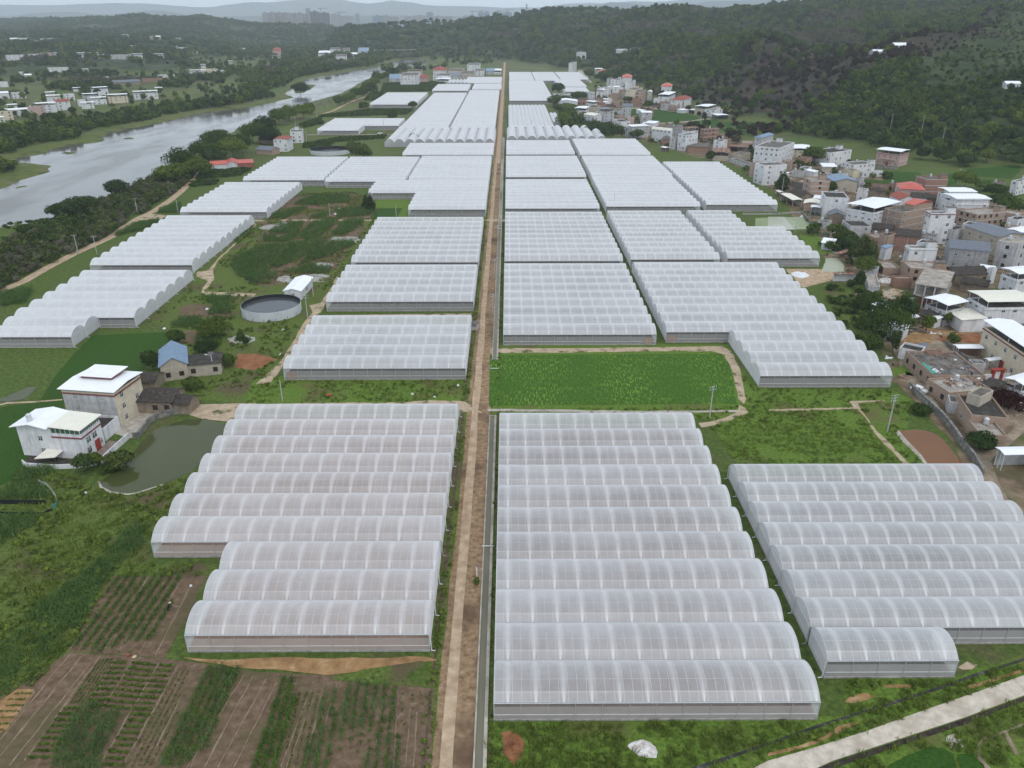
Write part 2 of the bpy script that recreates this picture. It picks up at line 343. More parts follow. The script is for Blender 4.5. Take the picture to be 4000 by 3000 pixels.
def build_ground():
    xs = axis(-17000, 17000, -760, 900, 6.0, 1.13); ys = axis(-120, 24000, 240, 2300, 6.0, 1.09)
    X, Y = np.meshgrid(xs, ys); P = np.stack([X.ravel(), Y.ravel()], 1); z = height(P)
    nx, ny = len(xs), len(ys)
    me = bpy.data.meshes.new('ground'); me.vertices.add(nx * ny); me.vertices.foreach_set('co', np.column_stack([P, z]).ravel())
    i = (np.arange(ny - 1)[:, None] * nx + np.arange(nx - 1)[None, :]).ravel()
    q = np.stack([i, i + 1, i + nx + 1, i + nx], 1).ravel(); nf = len(i)
    me.loops.add(nf * 4); me.loops.foreach_set('vertex_index', q); me.polygons.add(nf)
    me.polygons.foreach_set('loop_start', np.arange(nf) * 4); me.polygons.foreach_set('use_smooth', np.ones(nf, bool))
    me.update(calc_edges=True)
    forest = np.clip(z / 8, 0, 1); burn = np.clip(-sdf(P, BURN) / 40 + 0.3, 0, 1) * (z > 5) * (P[:, 1] < 1500)
    bank = np.zeros(len(P)); m = (P[:, 0] < 60) & (P[:, 1] > 250) & (P[:, 1] < 2400) & (np.abs(P[:, 0]) < 1400)
    bank[m] = np.clip(1 - (sdf(P[m], river_poly) - 4) / 14, 0, 1)
    a = me.attributes.new('mask', 'FLOAT_COLOR', 'POINT'); a.data.foreach_set('color', np.column_stack([forest, burn, bank, np.ones(len(P))]).ravel())
    m, n, l, p = nodes_of('ground_cover')
    at = n.new('ShaderNodeAttribute'); at.attribute_name = 'mask'; sp = n.new('ShaderNodeSeparateColor'); l.new(at.outputs['Color'], sp.inputs[0])
    f1 = noise_node(n, l, 0.9, 6, rough=0.7); f2 = noise_node(n, l, 0.06, 4); f3 = noise_node(n, l, 0.011, 5)
    grass = ramp(n, l, f1, [(0.3, (0.035, 0.055, 0.014)), (0.5, (0.072, 0.11, 0.024)), (0.72, (0.13, 0.175, 0.04))])
    dry = ramp(n, l, f1, [(0.3, (0.075, 0.062, 0.034)), (0.7, (0.15, 0.125, 0.07))])
    mr = n.new('ShaderNodeMapRange'); mr.inputs[1].default_value = 0.56; mr.inputs[2].default_value = 0.70; l.new(f2, mr.inputs[0])
    c = mixc(n, l, mathn(n, l, 'MULTIPLY', mr.outputs[0], 0.7), grass, dry)
    fieldc = ramp(n, l, f3, [(0.34, (0.075, 0.12, 0.03)), (0.46, (0.14, 0.155, 0.055)), (0.55, (0.11, 0.09, 0.055)), (0.66, (0.08, 0.14, 0.036))])
    xyz = n.new('ShaderNodeSeparateXYZ'); l.new(n.new('ShaderNodeNewGeometry').outputs['Position'], xyz.inputs[0])
    far = n.new('ShaderNodeMapRange'); far.inputs[1].default_value = 420; far.inputs[2].default_value = 900; l.new(xyz.outputs['Y'], far.inputs[0])
    c = mixc(n, l, mathn(n, l, 'MULTIPLY', far.outputs[0], 0.65), c, fieldc)
    wood = ramp(n, l, noise_node(n, l, 0.03, 5), [(0.35, (0.018, 0.032, 0.014)), (0.55, (0.045, 0.065, 0.024)), (0.72, (0.11, 0.115, 0.05))])
    c = mixc(n, l, sp.outputs[0], c, wood)
    c = mixc(n, l, sp.outputs[1], c, ramp(n, l, noise_node(n, l, 0.05, 6), [(0.35, (0.028, 0.025, 0.02)), (0.62, (0.065, 0.05, 0.036)), (0.75, (0.11, 0.105, 0.06))]))
    bk = ramp(n, l, noise_node(n, l, 0.09, 5), [(0.35, (0.06, 0.065, 0.03)), (0.5, (0.10, 0.13, 0.03)), (0.66, (0.15, 0.12, 0.075))])
    c = mixc(n, l, sp.outputs[2], c, bk)
    l.new(c, p.inputs['Base Color']); p.inputs['Roughness'].default_value = 0.95; p.inputs['Specular IOR Level'].default_value = 0.1
    bump(n, l, p, f1, 0.6, 0.35)
    me.materials.append(m)
    o = put('ground', me); o['kind'] = 'structure'; o['label'] = 'grassy plain rising to wooded hills'
    return o
build_ground()
M_river = water('river_water', (0.10, 0.095, 0.085), 0.10, 0.5, 0.16, 0.12)
xs = [p[0] for p in river_poly]; ys = [p[1] for p in river_poly]
sheet('river', [(min(xs) - 300, min(ys) - 80), (max(xs) + 20, min(ys) - 80), (max(xs) + 20, max(ys) + 10), (min(xs) - 300, max(ys) + 10)], RIVER_Z, M_river, label='wide grey river bending along the plain')
sheet('river', far_river, 0.5, M_river, label='far bright reach of the river below the hills')
def mountains(dist, crest, label, c):
    mb = MB(); pts = []
    for i in range(len(crest) - 1):
        (u0, v0), (u1, v1) = crest[i], crest[i + 1]; n = max(2, int((u1 - u0) / 40))
        for j in range(n):
            t = j / n; tt = t * t * (3 - 2 * t); pts.append((u0 + (u1 - u0) * t, v0 + (v1 - v0) * tt + mnoise.noise(Vector((u0 * 0.013 + t * 3, dist, 0))) * 5))
    top = [AT(u, v, dist) for u, v in pts]; rows = []
    for f, dy in ((0, -2600), (0.35, -1700), (0.7, -800), (1.0, 0), (0.6, 900), (0, 2000)):
        rows.append([(x * (dist + dy) / dist + mnoise.noise(Vector((x * 0.002, f * 3, 1))) * 200 * (f < 1), dist + dy, z * f * (1 if f in (0, 1) else 0.85 + 0.3 * mnoise.noise(Vector((x * 0.0015, f * 5, 2)))) - (f == 0) * 5) for x, y, z in top])
    k = len(top); mb.v = [p for r in rows for p in r]
    for r in range(len(rows) - 1):
        for i in range(k - 1): mb.f.append((r * k + i, r * k + i + 1, (r + 1) * k + i + 1, (r + 1) * k + i)); mb.m.append(0)
    o = mb.build('mountains', surf('mountain_woods', [(0.35, c), (0.65, tuple(x * 1.5 for x in c))], 0.004, 0.95), smooth=True); o['kind'] = 'structure'; o['label'] = label
mountains(13500, [(-900, 50), (0, 62), (250, 45), (420, 56), (600, 40), (800, 66), (950, 62), (1200, 64), (1400, 60), (1600, 62), (1900, 64), (2250, 50), (2384, 8), (2500, 18), (2640, 22), (2800, 6), (3050, -10), (3500, -40), (4900, -50)],
          'pale blue mountain ridge beyond the town', (0.035, 0.05, 0.04))
mountains(20000, [(-900, 22), (-200, 15), (150, 20), (500, 12), (800, 28), (1000, 8), (1300, -4), (1440, 14), (1530, 2), (1700, 22), (2050, 30), (2300, 12), (2600, 4), (2900, -12), (3600, -40), (4900, -40)],
          'palest and farthest mountain ridge fading into the sky', (0.035, 0.05, 0.045))
# ------------------------------------------------------------------ greenhouses
M_film = film('greenhouse_film', 0.42, 0.50, (0.85, 0.85, 0.862), 0.05)
M_film_far = film('greenhouse_film_far', 0.70, 0.14, (0.87, 0.875, 0.895), 0.05)
M_film_mid = film('greenhouse_film_mid', 0.54, 0.30, (0.85, 0.852, 0.865), 0.05)
M_gable = film('greenhouse_gable_film', 0.46, 0, (0.86, 0.87, 0.88), 0.05)
M_wall = film('greenhouse_side_net', 0.30, 0, (0.78, 0.77, 0.74), 0.03)
M_vent = film('greenhouse_vent_net', 0.14, 0, (0.4, 0.4, 0.4), 0.02)
M_pipe = plain('galvanised_pipe', (0.62, 0.64, 0.66), 0.45, 0.2, 0.08)
M_post = plain('post_steel', (0.36, 0.37, 0.37), .6); M_rib = plain('white_pipe', (0.66, 0.67, 0.68), 0.5, 0.0, 0.06)
M_gutter = plain('gutter_metal', (0.66, 0.68, 0.7), 0.45, 0.2, 0.1)
M_gutdark = plain('gutter_bed', (0.2, 0.2, 0.2), .7); M_kerb = surf('kerb_concrete', [(0.3, (0.22, 0.21, 0.19)), (0.7, (0.42, 0.41, 0.38))], 1.2)
M_soilA = surf('bed_soil_pink', [(0.3, (0.26, 0.155, 0.11)), (0.7, (0.36, 0.235, 0.175))], 0.25)
M_soilB = surf('bed_soil_grey', [(0.3, (0.17, 0.125, 0.11)), (0.7, (0.25, 0.19, 0.17))], 0.2)
M_soilC = surf('ground_cloth_grey', [(0.3, (0.12, 0.115, 0.11)), (0.7, (0.17, 0.16, 0.15))], 0.3)
M_frame = plain('door_steel', (0.25, 0.2, 0.17), 0.6)
M_bedp = surf('door_mesh_pink', [(0.3, (0.3, 0.22, 0.18)), (0.7, (0.4, 0.3, 0.26))], 3)
GUT, RISE = 3.5, 1.8
def arch(t, rise=RISE, kind='arch'):
    if kind == 'gable': return rise * (1 - abs(2 * t - 1))
    return rise * (1 - abs(2 * t - 1) ** 2.15) ** 0.96
_cache = {}
def cached(key, fn):
    if key not in _cache: _cache[key] = fn()
    return _cache[key]
def vault_mesh(L, w, mat, kind, rise):
    def mk():
        mb = MB(); K = 14 if kind == 'arch' else 2
        ts = [0.5 - 0.5 * math.cos(math.pi * k / K) for k in range(K + 1)] if kind == 'arch' else [0, .5, 1]
        nx = max(1, int(L / 12)); P = [[(L * i / nx, w * t, arch(t, rise, kind)) for t in ts] for i in range(nx + 1)]
        mb.v = [p for r in P for p in r]; n = len(ts)
        for i in range(nx):
            for k in range(n - 1): mb.f.append((i * n + k, (i + 1) * n + k, (i + 1) * n + k + 1, i * n + k + 1)); mb.m.append(0)
        return mb.mesh('roof_vault', mat, kind == 'arch')
    return cached(('v', round(L, 1), round(w, 2), mat.name, kind, rise), mk)
def ribs_mesh(L, w, kind, rise, step, r, purl=True):
    def mk():
        mb = MB(); K = 14; ts = [0.5 - 0.5 * math.cos(math.pi * k / K) for k in range(K + 1)]
        n = max(1, round(L / step))
        for i in range(n + 1):
            x = min(max(L * i / n, r), L - r)
            for k in range(K):
                a, b = ts[k], ts[k + 1]; za, zb = arch(a, rise, kind) + 0.015, arch(b, rise, kind) + 0.015
                mb.quad((x - r, w * a, za), (x + r, w * a, za), (x + r, w * b, zb), (x - r, w * b, zb))
                mb.quad((x - r, w * a, za - .03), (x - r, w * a, za), (x - r, w * b, zb), (x - r, w * b, zb - .03))
                mb.quad((x + r, w * a, za), (x + r, w * a, za - .03), (x + r, w * b, zb - .03), (x + r, w * b, zb))
        if purl:
            for t in (0.13, 0.34, 0.66, 0.87):
                z = arch(t, rise, kind); e = 0.03 / w; z2 = arch(t + e, rise, kind); mb.quad((0, w * t, z + .035), (L, w * t, z + .035), (L, w * (t + e), z2 + .035), (0, w * (t + e), z2 + .035))
        return mb.mesh('arch_frame', M_rib)
    return cached(('r', round(L, 1), round(w, 2), kind, rise, step), mk)
def greenhouse(label, segs, yf, yb, q=2, rz=0.0, kind='arch', soil=None, flm=None, rise=RISE, w=None, door=None, pipes=None, nspan=None, origin=None, gut=GUT):
    """segs: (x0, x1, spans) from the front; q 2 = near (ribs, posts), 1 = mid, 0 = far"""
    n = sum(s[2] for s in segs); w = w or (yb - yf) / n
    X0 = min(s[0] for s in segs)
    root = thing('greenhouse', label, 'greenhouse', (X0, yf, 0) if origin is None else (*origin, 0), rz, 'film greenhouses in rows along the dirt road')
    flm = flm or (M_film if q == 2 and yf < 150 else M_film_mid if q >= 1 else M_film_far); soil = soil or M_soilC
    y = 0.0; prev = None; rows = []
    for x0, x1, k in segs:
        x0 -= X0; x1 -= X0; L = x1 - x0
        for i in range(k):
            o = put('roof_vault', vault_mesh(L, w, flm, kind, rise), root, (x0, y + i * w, gut))
            if q >= 2: put('arch_frame', ribs_mesh(L, w, kind, rise, 1.333, 0.017), o)
            elif q == 1: put('arch_frame', ribs_mesh(L, w, kind, rise, 4.0, 0.04), o)
        mb = MB()
        for i in range(k):                                   # gutters between the spans
            pass
        gy = [y + i * w for i in range(k + 1)]
        for i, g in enumerate(gy):
            if i == 0 and prev is not None and prev[0] <= x0 and prev[1] >= x1: continue
            def mkg(L=L):
                m_ = MB(); m_.box(0, L, -0.17, 0.17, -0.10, 0.03, 0, True); m_.box(0, L, -0.19, -0.11, 0.031, 0.10, 1); m_.box(0, L, 0.12, 0.17, 0.031, 0.10, 1); return m_.mesh('gutter', [M_gutdark, M_gutter])
            put('gutter', cached(('g', round(L, 1)), mkg), root, (x0, g, gut))
        ye = y + k * w
        for side, x in (('l', x0), ('r', x1)):               # gable ends
            mb = MB()
            ts = [0.5 - 0.5 * math.cos(math.pi * j / 10) for j in range(11)] if kind == 'arch' else [0, .5, 1]
            for i in range(k):
                a = y + i * w
                mb.poly([(x, a, 0.3), (x, a + w, 0.3)] + [(x, a + w * t, gut + arch(t, rise, kind)) for t in reversed(ts)])
            mb.build('gable_wall', M_gable, root)
            if q >= 1:
                fb = MB()
                for i in range(k + 1): fb.box(x - .06, x + .06, y + i * w - .06, y + i * w + .06, 0, gut)
                for z in (1.25, gut - .25): fb.box(x - .05, x + .05, y, ye, z, z + .07)
                fb.build('gable_frame', M_rib, root)
            if pipes and side in pipes:
                sg = -1 if side == 'l' else 1
                for i in range(k + 1):
                    pb = MB(); yy = y + i * w; pb.tube((x + sg * .1, yy, gut), (x + sg * .25, yy, 2.9), .08); pb.tube((x + sg * .25, yy, 2.95), (x + sg * .3, yy, .15), .08); pb.tube((x + sg * .3, yy, .2), (x + sg * .9, yy, .1), .08)
                    pb.build('downpipe', M_rib, root)
        spans = [(x0, x1)]
        if prev is not None:                                 # step: only the part the row in front leaves open
            spans = [(a, b) for a, b in ((x0, min(x1, prev[0])), (max(x0, prev[1]), x1)) if b - a > 0.5]
        wall_run(root, spans, y, q, gut, -1)
        if prev is not None: wall_run(root, [(a, b) for a, b in ((prev[0], min(prev[1], x0)), (max(prev[0], x1), prev[1])) if b - a > 0.5], y, q, gut, 1)
        fl = MB(); fl.quad((x0, y, .05), (x1, y, .05), (x1, ye, .05), (x0, ye, .05)); fl.build('soil_floor', soil, root)
        prev = (x0, x1); y = ye
    wall_run(root, [prev], y, q, gut, 1)
    if door:
        for dx in door:
            dx, dy = dx if isinstance(dx, tuple) else (dx, 0.0); db = MB(); db.box(dx, dx + 2.6, -.06, -.02, .1, 2.5, 0)
            for xx in (dx, dx + 1.27, dx + 2.55): db.box(xx, xx + .08, -.1, -.065, .1, 2.5, 1)
            for zz in (.1, 1.25, 2.42): db.box(dx, dx + 2.6, -.1, -.065, zz, zz + .08, 1)
            db.build('door', [M_bedp, M_frame], root, (0, dy, 0))
    return root
def wall_run(root, spans, y, q, gut, sg):
    for a, b in spans:
        mb = MB(); mb.quad((a, y, .3), (b, y, .3), (b, y, gut - .75), (a, y, gut - .75)); mb.build('side_net', M_wall, root)
        vb = MB(); vb.quad((a, y, gut - .75), (b, y, gut - .75), (b, y, gut - .08), (a, y, gut - .08)); vb.build('vent_net', M_vent, root)
        kb = MB(); kb.box(a - .1, b + .1, y - .12, y + .12, 0, .3); kb.build('base_kerb', M_kerb, root)
        if q >= 1:
            fb = MB()
            for z in (1.2,): fb.box(a, b, y + sg * .06 - .03, y + sg * .06 + .03, z, z + .07)
            n = max(1, round((b - a) / 4))
            fb.build('wall_rail', M_rib, root)
            pm = cached(('post', gut), lambda: (lambda m: (m.box(-.04, .04, -.04, .04, .3, gut), m.mesh('post', M_post))[1])(MB()))
            if q >= 2 or sg < 0:
                for i in range(n + 1): put('post', pm, root, (a + (b - a) * i / n, y + sg * .08, 0))
gh = greenhouse
gh('nearest greenhouse left of the dirt road, ten spans with three shorter ones in front', [(-51.2, -12.7, 3), (-66.5, -12.7, 7)], 94.7, 175.4, 2, soil=M_soilA, pipes='r')
gh('nearest greenhouse right of the canal, eleven equal spans down to the grass', [(-2.2, 44.3, 11)], 81.0, 170.3, 2, soil=M_soilB)
gh('greyish greenhouse at the right edge with one short span in front', [(48.2, 68.1, 1), (48.2, 99.7, 7)], 88.8, 145.8, 2, pipes='l')
gh('greenhouse right of the road, directly behind the bright rice paddy', [(-1.6, 45.6, 9)], 223.6, 298.0, 2, soil=M_soilC, door=[43.5])
gh('second greenhouse behind the rice paddy on the right of the road', [(-1.5, 46.0, 10)], 304.0, 388.0, 1)
gh('third greenhouse behind the rice paddy on the right of the road', [(-1.5, 46.8, 9)], 399.5, 474.5, 1, flm=M_film_far)
gh('fourth greenhouse behind the rice paddy on the right of the road', [(-1.5, 47.9, 9)], 487, 562.6, 0)
gh('greenhouse right of the road in front of the row of lengthwise barrel roofs', [(-1.4, 47.9, 8)], 575, 639, 0)
gh('greenhouse in the second column right of the road, behind the widest greenhouse', [(49.5, 85.5, 10)], 306, 390.5, 1)
gh('stepped greenhouse beside the green village pond', [(89.0, 126.5, 6), (89.4, 110.6, 4)], 307.5, 391, 1)
gh('widest greenhouse, L shaped, right of the rice paddy and dirt path', [(68.5, 104.6, 4), (49.1, 105.0, 9)], 192.7, 299.5, 2, door=[(.5, 4 * 8.215)])
gh('smooth white greenhouse in the second column, north of the green pond row', [(50.7, 99.5, 10)], 404, 483, 1, flm=M_film_far)
gh('greenhouse in the second column right of the road below the barrel roofs', [(51.2, 101.0, 9)], 488, 562, 0)
gh('rearmost greenhouse of the second column beside the white village houses', [(51.2, 101.6, 9)], 572, 648, 0)
gh('long greenhouse of the third column beside the brick village sheds', [(103.5, 140.9, 16)], 408, 537, 0)
gh('greenhouse left of the road behind the cross path with five spans and a door', [(-62.7, -12.0, 5)], 198.2, 239.4, 2, soil=M_soilC, door=[0.8])
gh('five span greenhouse left of the road level with the round water tank', [(-62.7, -12.1, 5)], 254.7, 296.6, 2, soil=M_soilC)
gh('greenhouse left of the road between the corn plots and the dirt road', [(-62.8, -12.1, 9)], 302.5, 377.0, 1)
gh('stepped greenhouse left of the road beyond the cross track', [(-51.0, -11.6, 5), (-78.0, -11.6, 4)], 397.3, 472.4, 1, flm=M_film_far)
gh('ten span greenhouse left of the road in front of the left barrel roofs', [(-60.0, -11.5, 10)], 478.2, 562.5, 0)
gh('greenhouse with a stepped left edge just in front of the left barrel roofs', [(-75.5, -10.8, 6)], 573, 625, 0)
gh('middle one of three greenhouses in the row beyond the corn fields', [(-109.2, -61.5, 10)], 472.8, 559, 1, flm=M_film_far)
gh('greenhouse at the left end of the row beyond the corn fields', [(-159.8, -111.0, 10)], 477.5, 559, 1, flm=M_film_far)
gh('nine span greenhouse by the riverside track with bushes on its left', [(-165.1, -121.6, 9)], 392.1, 466.0, 1, flm=M_film_far)
gh('long greenhouse with open gable ends left of the corn fields', [(-165.2, -125.0, 10)], 299, 381, 1, flm=M_film_far, pipes='r')
gh('stepped greenhouse at the left edge behind the dark rice paddy', [(-159.8, -133.7, 2), (-161.0, -121.8, 6)], 222.3, 290, 2, flm=M_film_far, pipes='r')
gh('small low greenhouse across the fields with a cut out corner', [(-165.9, -130.1, 4), (-166.5, -99.5, 6)], 707, 790, 0)
gh('separate white greenhouse nearest the river beyond the bean fields', [(-156.6, -104.5, 18)], 934.5, 1080, 0)
gh('smooth far greenhouse block left of the gap, beyond the left barrel roofs', [(-95.5, -53.3, 44)], 719, 1076, 0)
gh('smooth far greenhouse block beside the road beyond the left barrel roofs', [(-51.0, -11.6, 49)], 721, 1118, 0)
gh('short far greenhouse with a visible front wall left of the narrow alley', [(-102.5, -54.5, 12)], 1122, 1222, 0)
gh('far greenhouse beside the road short of the small arched one', [(-49.5, -9.5, 11)], 1142, 1231, 0)
gh('hindmost flat white greenhouse left of the road before the far village', [(-65.6, -10.0, 15)], 1257, 1378, 0)
gh('far pale greenhouse right of the road next to the grey cross gap', [(1.5, 54.0, 38)], 980, 1290, 0)
gh('hindmost greenhouse right of the road', [(2.0, 41.0, 25)], 1310, 1510, 0)
gh('hindmost middle greenhouse right of the road', [(42.8, 81.5, 25)], 1310, 1510, 0)
gh('hindmost right greenhouse under the village street', [(84.0, 128.0, 22)], 1335, 1510, 0)
gh('white greenhouse under the village street with a dark end wall', [(72.0, 112.5, 16)], 1190, 1325, 0)
gh('small white greenhouse next to the lone bushy tree below the village street', [(76.0, 108.0, 7)], 1105, 1165, 0)
# rows whose vaults run lengthwise (turned by a quarter)
def lengthwise(label, x0, x1, y0, y1, n, **k):
    w = (x1 - x0) / n
    greenhouse(label, [(0, y1 - y0, n)], 0, x1 - x0, 0, R(90), w=w, origin=(x1, y0), **k)
lengthwise('row of eleven lengthwise barrel roofs right of the road', -1.0, 79.5, 652, 722, 10, rise=3.0)
lengthwise('row of eleven lengthwise barrel roofs left of the road', -97, -10.6, 634, 713, 11, rise=3.0)
lengthwise('far greenhouse with small arched fronts left of the road', -93, -60, 1254, 1318, 6, rise=2.2)
lengthwise('lined greenhouse with narrow pitched roofs behind the right barrel roofs', 0.5, 41.5, 726, 928, 10, kind='gable', rise=1.0)
lengthwise('lower lined greenhouse with narrow pitched roofs next to the village bushes', 42.5, 49.5, 766, 846, 2, kind='gable', rise=1.0)
# ------------------------------------------------------------------ roads, soil, paddies, ponds
M_track = surf('track_dust', [(0.3, (0.28, 0.20, 0.13)), (0.55, (0.44, 0.33, 0.225)), (0.75, (0.54, 0.43, 0.31))], 0.5, 0.95, bmp=(0.4, 0.1))
M_rough = surf('rubble_soil', [(0.32, (0.14, 0.09, 0.052)), (0.5, (0.265, 0.178, 0.105)), (0.66, (0.34, 0.245, 0.155)), (0.78, (0.5, 0.46, 0.4))], 0.9, 0.95, bmp=(0.6, 0.2), detail=10, big=(0.09, (0.115, 0.075, 0.05), 0.5, 0.7))
M_conc = surf('pale_concrete', [(0.3, (0.27, 0.24, 0.20)), (0.6, (0.45, 0.41, 0.35)), (0.75, (0.53, 0.49, 0.43))], 0.5, 0.9, big=(0.12, (0.30, 0.26, 0.21), 0.55, 0.7))
M_soil = surf('field_soil', [(0.3, (0.095, 0.064, 0.04)), (0.6, (0.17, 0.118, 0.078)), (0.75, (0.245, 0.18, 0.13))], 0.8, 0.95, bmp=(0.8, 0.25), big=(0.08, (0.09, 0.085, 0.04), 0.5, 0.75))
M_orange = surf('orange_clay', [(0.3, (0.20, 0.115, 0.055)), (0.55, (0.33, 0.20, 0.095)), (0.75, (0.47, 0.34, 0.2))], 0.5, 0.95, bmp=(0.6, 0.25))
M_red = surf('red_clay', [(0.3, (0.17, 0.07, 0.035)), (0.7, (0.32, 0.15, 0.075))], 0.4, 0.95, bmp=(0.6, 0.25))
M_paddy = surf('dark_paddy', [(0.3, (0.02, 0.055, 0.008)), (0.7, (0.045, 0.105, 0.016))], 2.2, 0.9, bmp=(0.6, 0.3), big=(0.05, (0.04, 0.07, 0.015), 0.5, 0.8))
M_green = surf('meadow', [(0.28, (0.05, 0.085, 0.016)), (0.5, (0.10, 0.165, 0.026)), (0.72, (0.17, 0.25, 0.045))], 1.7, 0.95, bmp=(0.8, 0.3), big=(0.07, (0.12, 0.105, 0.045), 0.56, 0.72), detail=9)
M_weed = surf('weeds', [(0.28, (0.045, 0.065, 0.018)), (0.5, (0.095, 0.135, 0.03)), (0.72, (0.165, 0.205, 0.05))], 1.7, 0.95, bmp=(0.9, 0.35), big=(0.09, (0.11, 0.085, 0.05), 0.5, 0.68), detail=7)
def paddy_mat():
    m, n, l, p = nodes_of('bright_paddy'); f = noise_node(n, l, 1.6, 5)
    st = noise_node(n, l, 1.0, 3, stretch=(3.0, 0.45, 1.0), rough=0.5); pt = noise_node(n, l, 0.075, 4)
    g = ramp(n, l, f, [(0.3, (0.034, 0.085, 0.012)), (0.7, (0.065, 0.14, 0.02))])
    yk = mathn(n, l, 'MULTIPLY', ramp(n, l, st, [(0.54, (0, 0, 0)), (0.59, (1, 1, 1))]), ramp(n, l, pt, [(0.38, (0.1, 0.1, 0.1)), (0.62, (0.5, 0.5, 0.5))]))
    l.new(mixc(n, l, yk, g, (0.26, 0.38, 0.07)), p.inputs['Base Color']); p.inputs['Roughness'].default_value = 0.95; p.inputs['Specular IOR Level'].default_value = 0.05; bump(n, l, p, f, 0.7, 0.3); return m
M_bright = paddy_mat()
def strip(name, x0, x1, y0, y1, z, mat, label=None, wob=0.25):
    n = int((y1 - y0) / 6); L = []; Rr = []
    for i in range(n + 1):
        y = y0 + (y1 - y0) * i / n; a = mnoise.noise(Vector((x0, y * .07, 3))) * wob; b = mnoise.noise(Vector((x1, y * .07, 9))) * wob; L.append((x0 + a, y)); Rr.append((x1 + b, y))
    mb = MB()
    for i in range(n): mb.quad((*L[i], z), (*Rr[i], z), (*Rr[i + 1], z), (*L[i + 1], z))
    o = mb.build(name, mat); o['kind'] = 'structure'
    if label: o['label'] = label
    return o
strip('dirt_road', -10.6, -4.6, 40, 1960, .042, M_rough, 'straight dirt road between the greenhouse rows', .5)
strip('road_track', -9.5, -7.7, 40, 560, .06, M_track, 'pale driven track on the dirt road', .35)
strip('road_track', -9.0, -5.6, 560, 1960, .06, M_track, 'pale far part of the track', .35)
for cy0, cy1, cl in ((40, 176, 'near stretch of the concrete canal ending at the rice paddy'), (212, 690, 'far stretch of the concrete canal beyond the rice paddy')):
    o = thing('canal', cl, 'canal', (0, cy0, 0))
    for x0, x1 in ((-4.95, -4.7), (-3.6, -3.1)): mb = MB(); mb.box(x0, x1, 0, cy1 - cy0, 0, .35); mb.build('canal_wall', M_conc, o)
    mb = MB(); mb.box(-4.7, -3.6, cy1 - cy0 - .3, cy1 - cy0 - .003, 0, .33); mb.build('end_wall', M_conc, o)
M_canal = water('canal_water', (0.14, 0.135, 0.095), 0.3, 0.1, 0.8, spec=.3)
strip('canal_water', -4.7, -3.6, 40, 175.6, .12, M_canal, 'murky water of the near canal', 0); strip('canal_water', -4.7, -3.6, 212.1, 689.6, .12, M_canal, 'murky water of the far canal', 0)
strip('verge', -3.1, -2.3, 40, 690, .034, M_weed, 'weedy strip between canal and greenhouses', .3)
strip('verge', -12.6, -10.3, 40, 640, .038, M_weed, 'weedy strip left of the dirt road', .3)
strip('verge_ditch', -12.0, -11.5, 40, 380, .05, surf('ditch_mud', [(0.3, (0.05, 0.035, 0.025)), (0.7, (0.15, 0.11, 0.08))], 0.6), 'muddy ditch left of the road', .35)
# cross path and dirt around the bright paddy
M_path = surf('pale_path', [(0.3, (0.33, 0.25, 0.17)), (0.7, (0.5, 0.40, 0.29))], 0.4, 0.95, bmp=(0.3, .1), big=(0.30, (0.10, 0.11, 0.04), 0.54, 0.66))
vsheet('meadow', 'n', [(1905, 1350), (2600, 1345), (2870, 1345), (2960, 1480), (3000, 1520), (3480, 1520), (3560, 1560), (3545, 1690), (3640, 1815), (2890, 1815), (2790, 1640), (2720, 1640), (1930, 1640)], .03, M_green, label='short green meadow beside the paddy and the grey greenhouse', wob=.6)
vsheet('dirt_path', 'n', [(1915, 1362), (2540, 1357), (2820, 1352), (2860, 1375), (2890, 1440), (2915, 1560), (2905, 1580), (2885, 1560), (2860, 1450), (2830, 1385), (2780, 1372), (1915, 1380)], .05, M_path, label='dirt path curling around the bright paddy', wob=.5)
vsheet('rice_paddy', 'n', [(1914, 1388), (2815, 1382), (2850, 1425), (2878, 1578), (1910, 1585)], .07, M_bright, label='bright green rice paddy with yellowish streaks')
vsheet('stream', 'n', [(1905, 1598), (2100, 1600), (2500, 1606), (2890, 1603), (2892, 1610), (2500, 1615), (2100, 1609), (1905, 1607)], .06, M_conc, label='shallow pale stream under the paddy', wob=.35)
vsheet('dirt_path', 11, [(1960, 180), (2020, 215), (2040, 250), (1900, 310), (1760, 355), (1640, 380), (1610, 340), (1700, 330), (1850, 290), (1950, 240)], .08, M_path, label='curved earth track above the grey greenhouse', wob=.4)
vsheet('meadow', 12, [(-500, 330), (0, 230), (760, 225), (860, 340), (1010, 540), (1160, 690), (-260, 705)], .06, M_green, label='bright green square meadow behind the grey greenhouse', wob=.3)
vsheet('footpath', 12, [(0, 222), (740, 205), (700, 150), (1000, 140), (1010, 152), (775, 165), (790, 200), (860, 300), (940, 410), (1040, 500), (1130, 600), (1215, 690), (1165, 690), (1080, 590), (990, 510), (900, 400), (850, 300), (770, 218), (0, 240)], .09, M_path, label='sandy footpath turning at the meadow corner', wob=.2)
M_redwater = water('red_water', (0.15, 0.066, 0.024), 0.05, 0.03, 0.6, spec=.25); M_pond = water('pond_water', (0.046, 0.054, 0.018), 0.04, 0.02, 0.5, spec=.4); M_algae = water('algae_water', (0.17, 0.21, 0.09), 0.25, 0.03, 0.5)
M_milky = water('milky_water', (0.27, 0.28, 0.20), 0.2, 0.03, 0.5)
vsheet('pond', 'f', [(40, 1030), (400, 1012), (560, 1040), (720, 1100), (830, 1200), (1130, 1560), (1240, 1720), (560, 1720), (520, 1590), (330, 1400), (150, 1210)], .07, M_redwater, label='red brown pond by the village lane', wob=.3)
vsheet('pond_bank', 'f', [(0, 1020), (60, 1040), (220, 1230), (420, 1430), (560, 1620), (500, 1620), (330, 1430), (120, 1230), (-10, 1060)], .085, M_conc, label='pale rocky bank of the red pond', wob=.35)
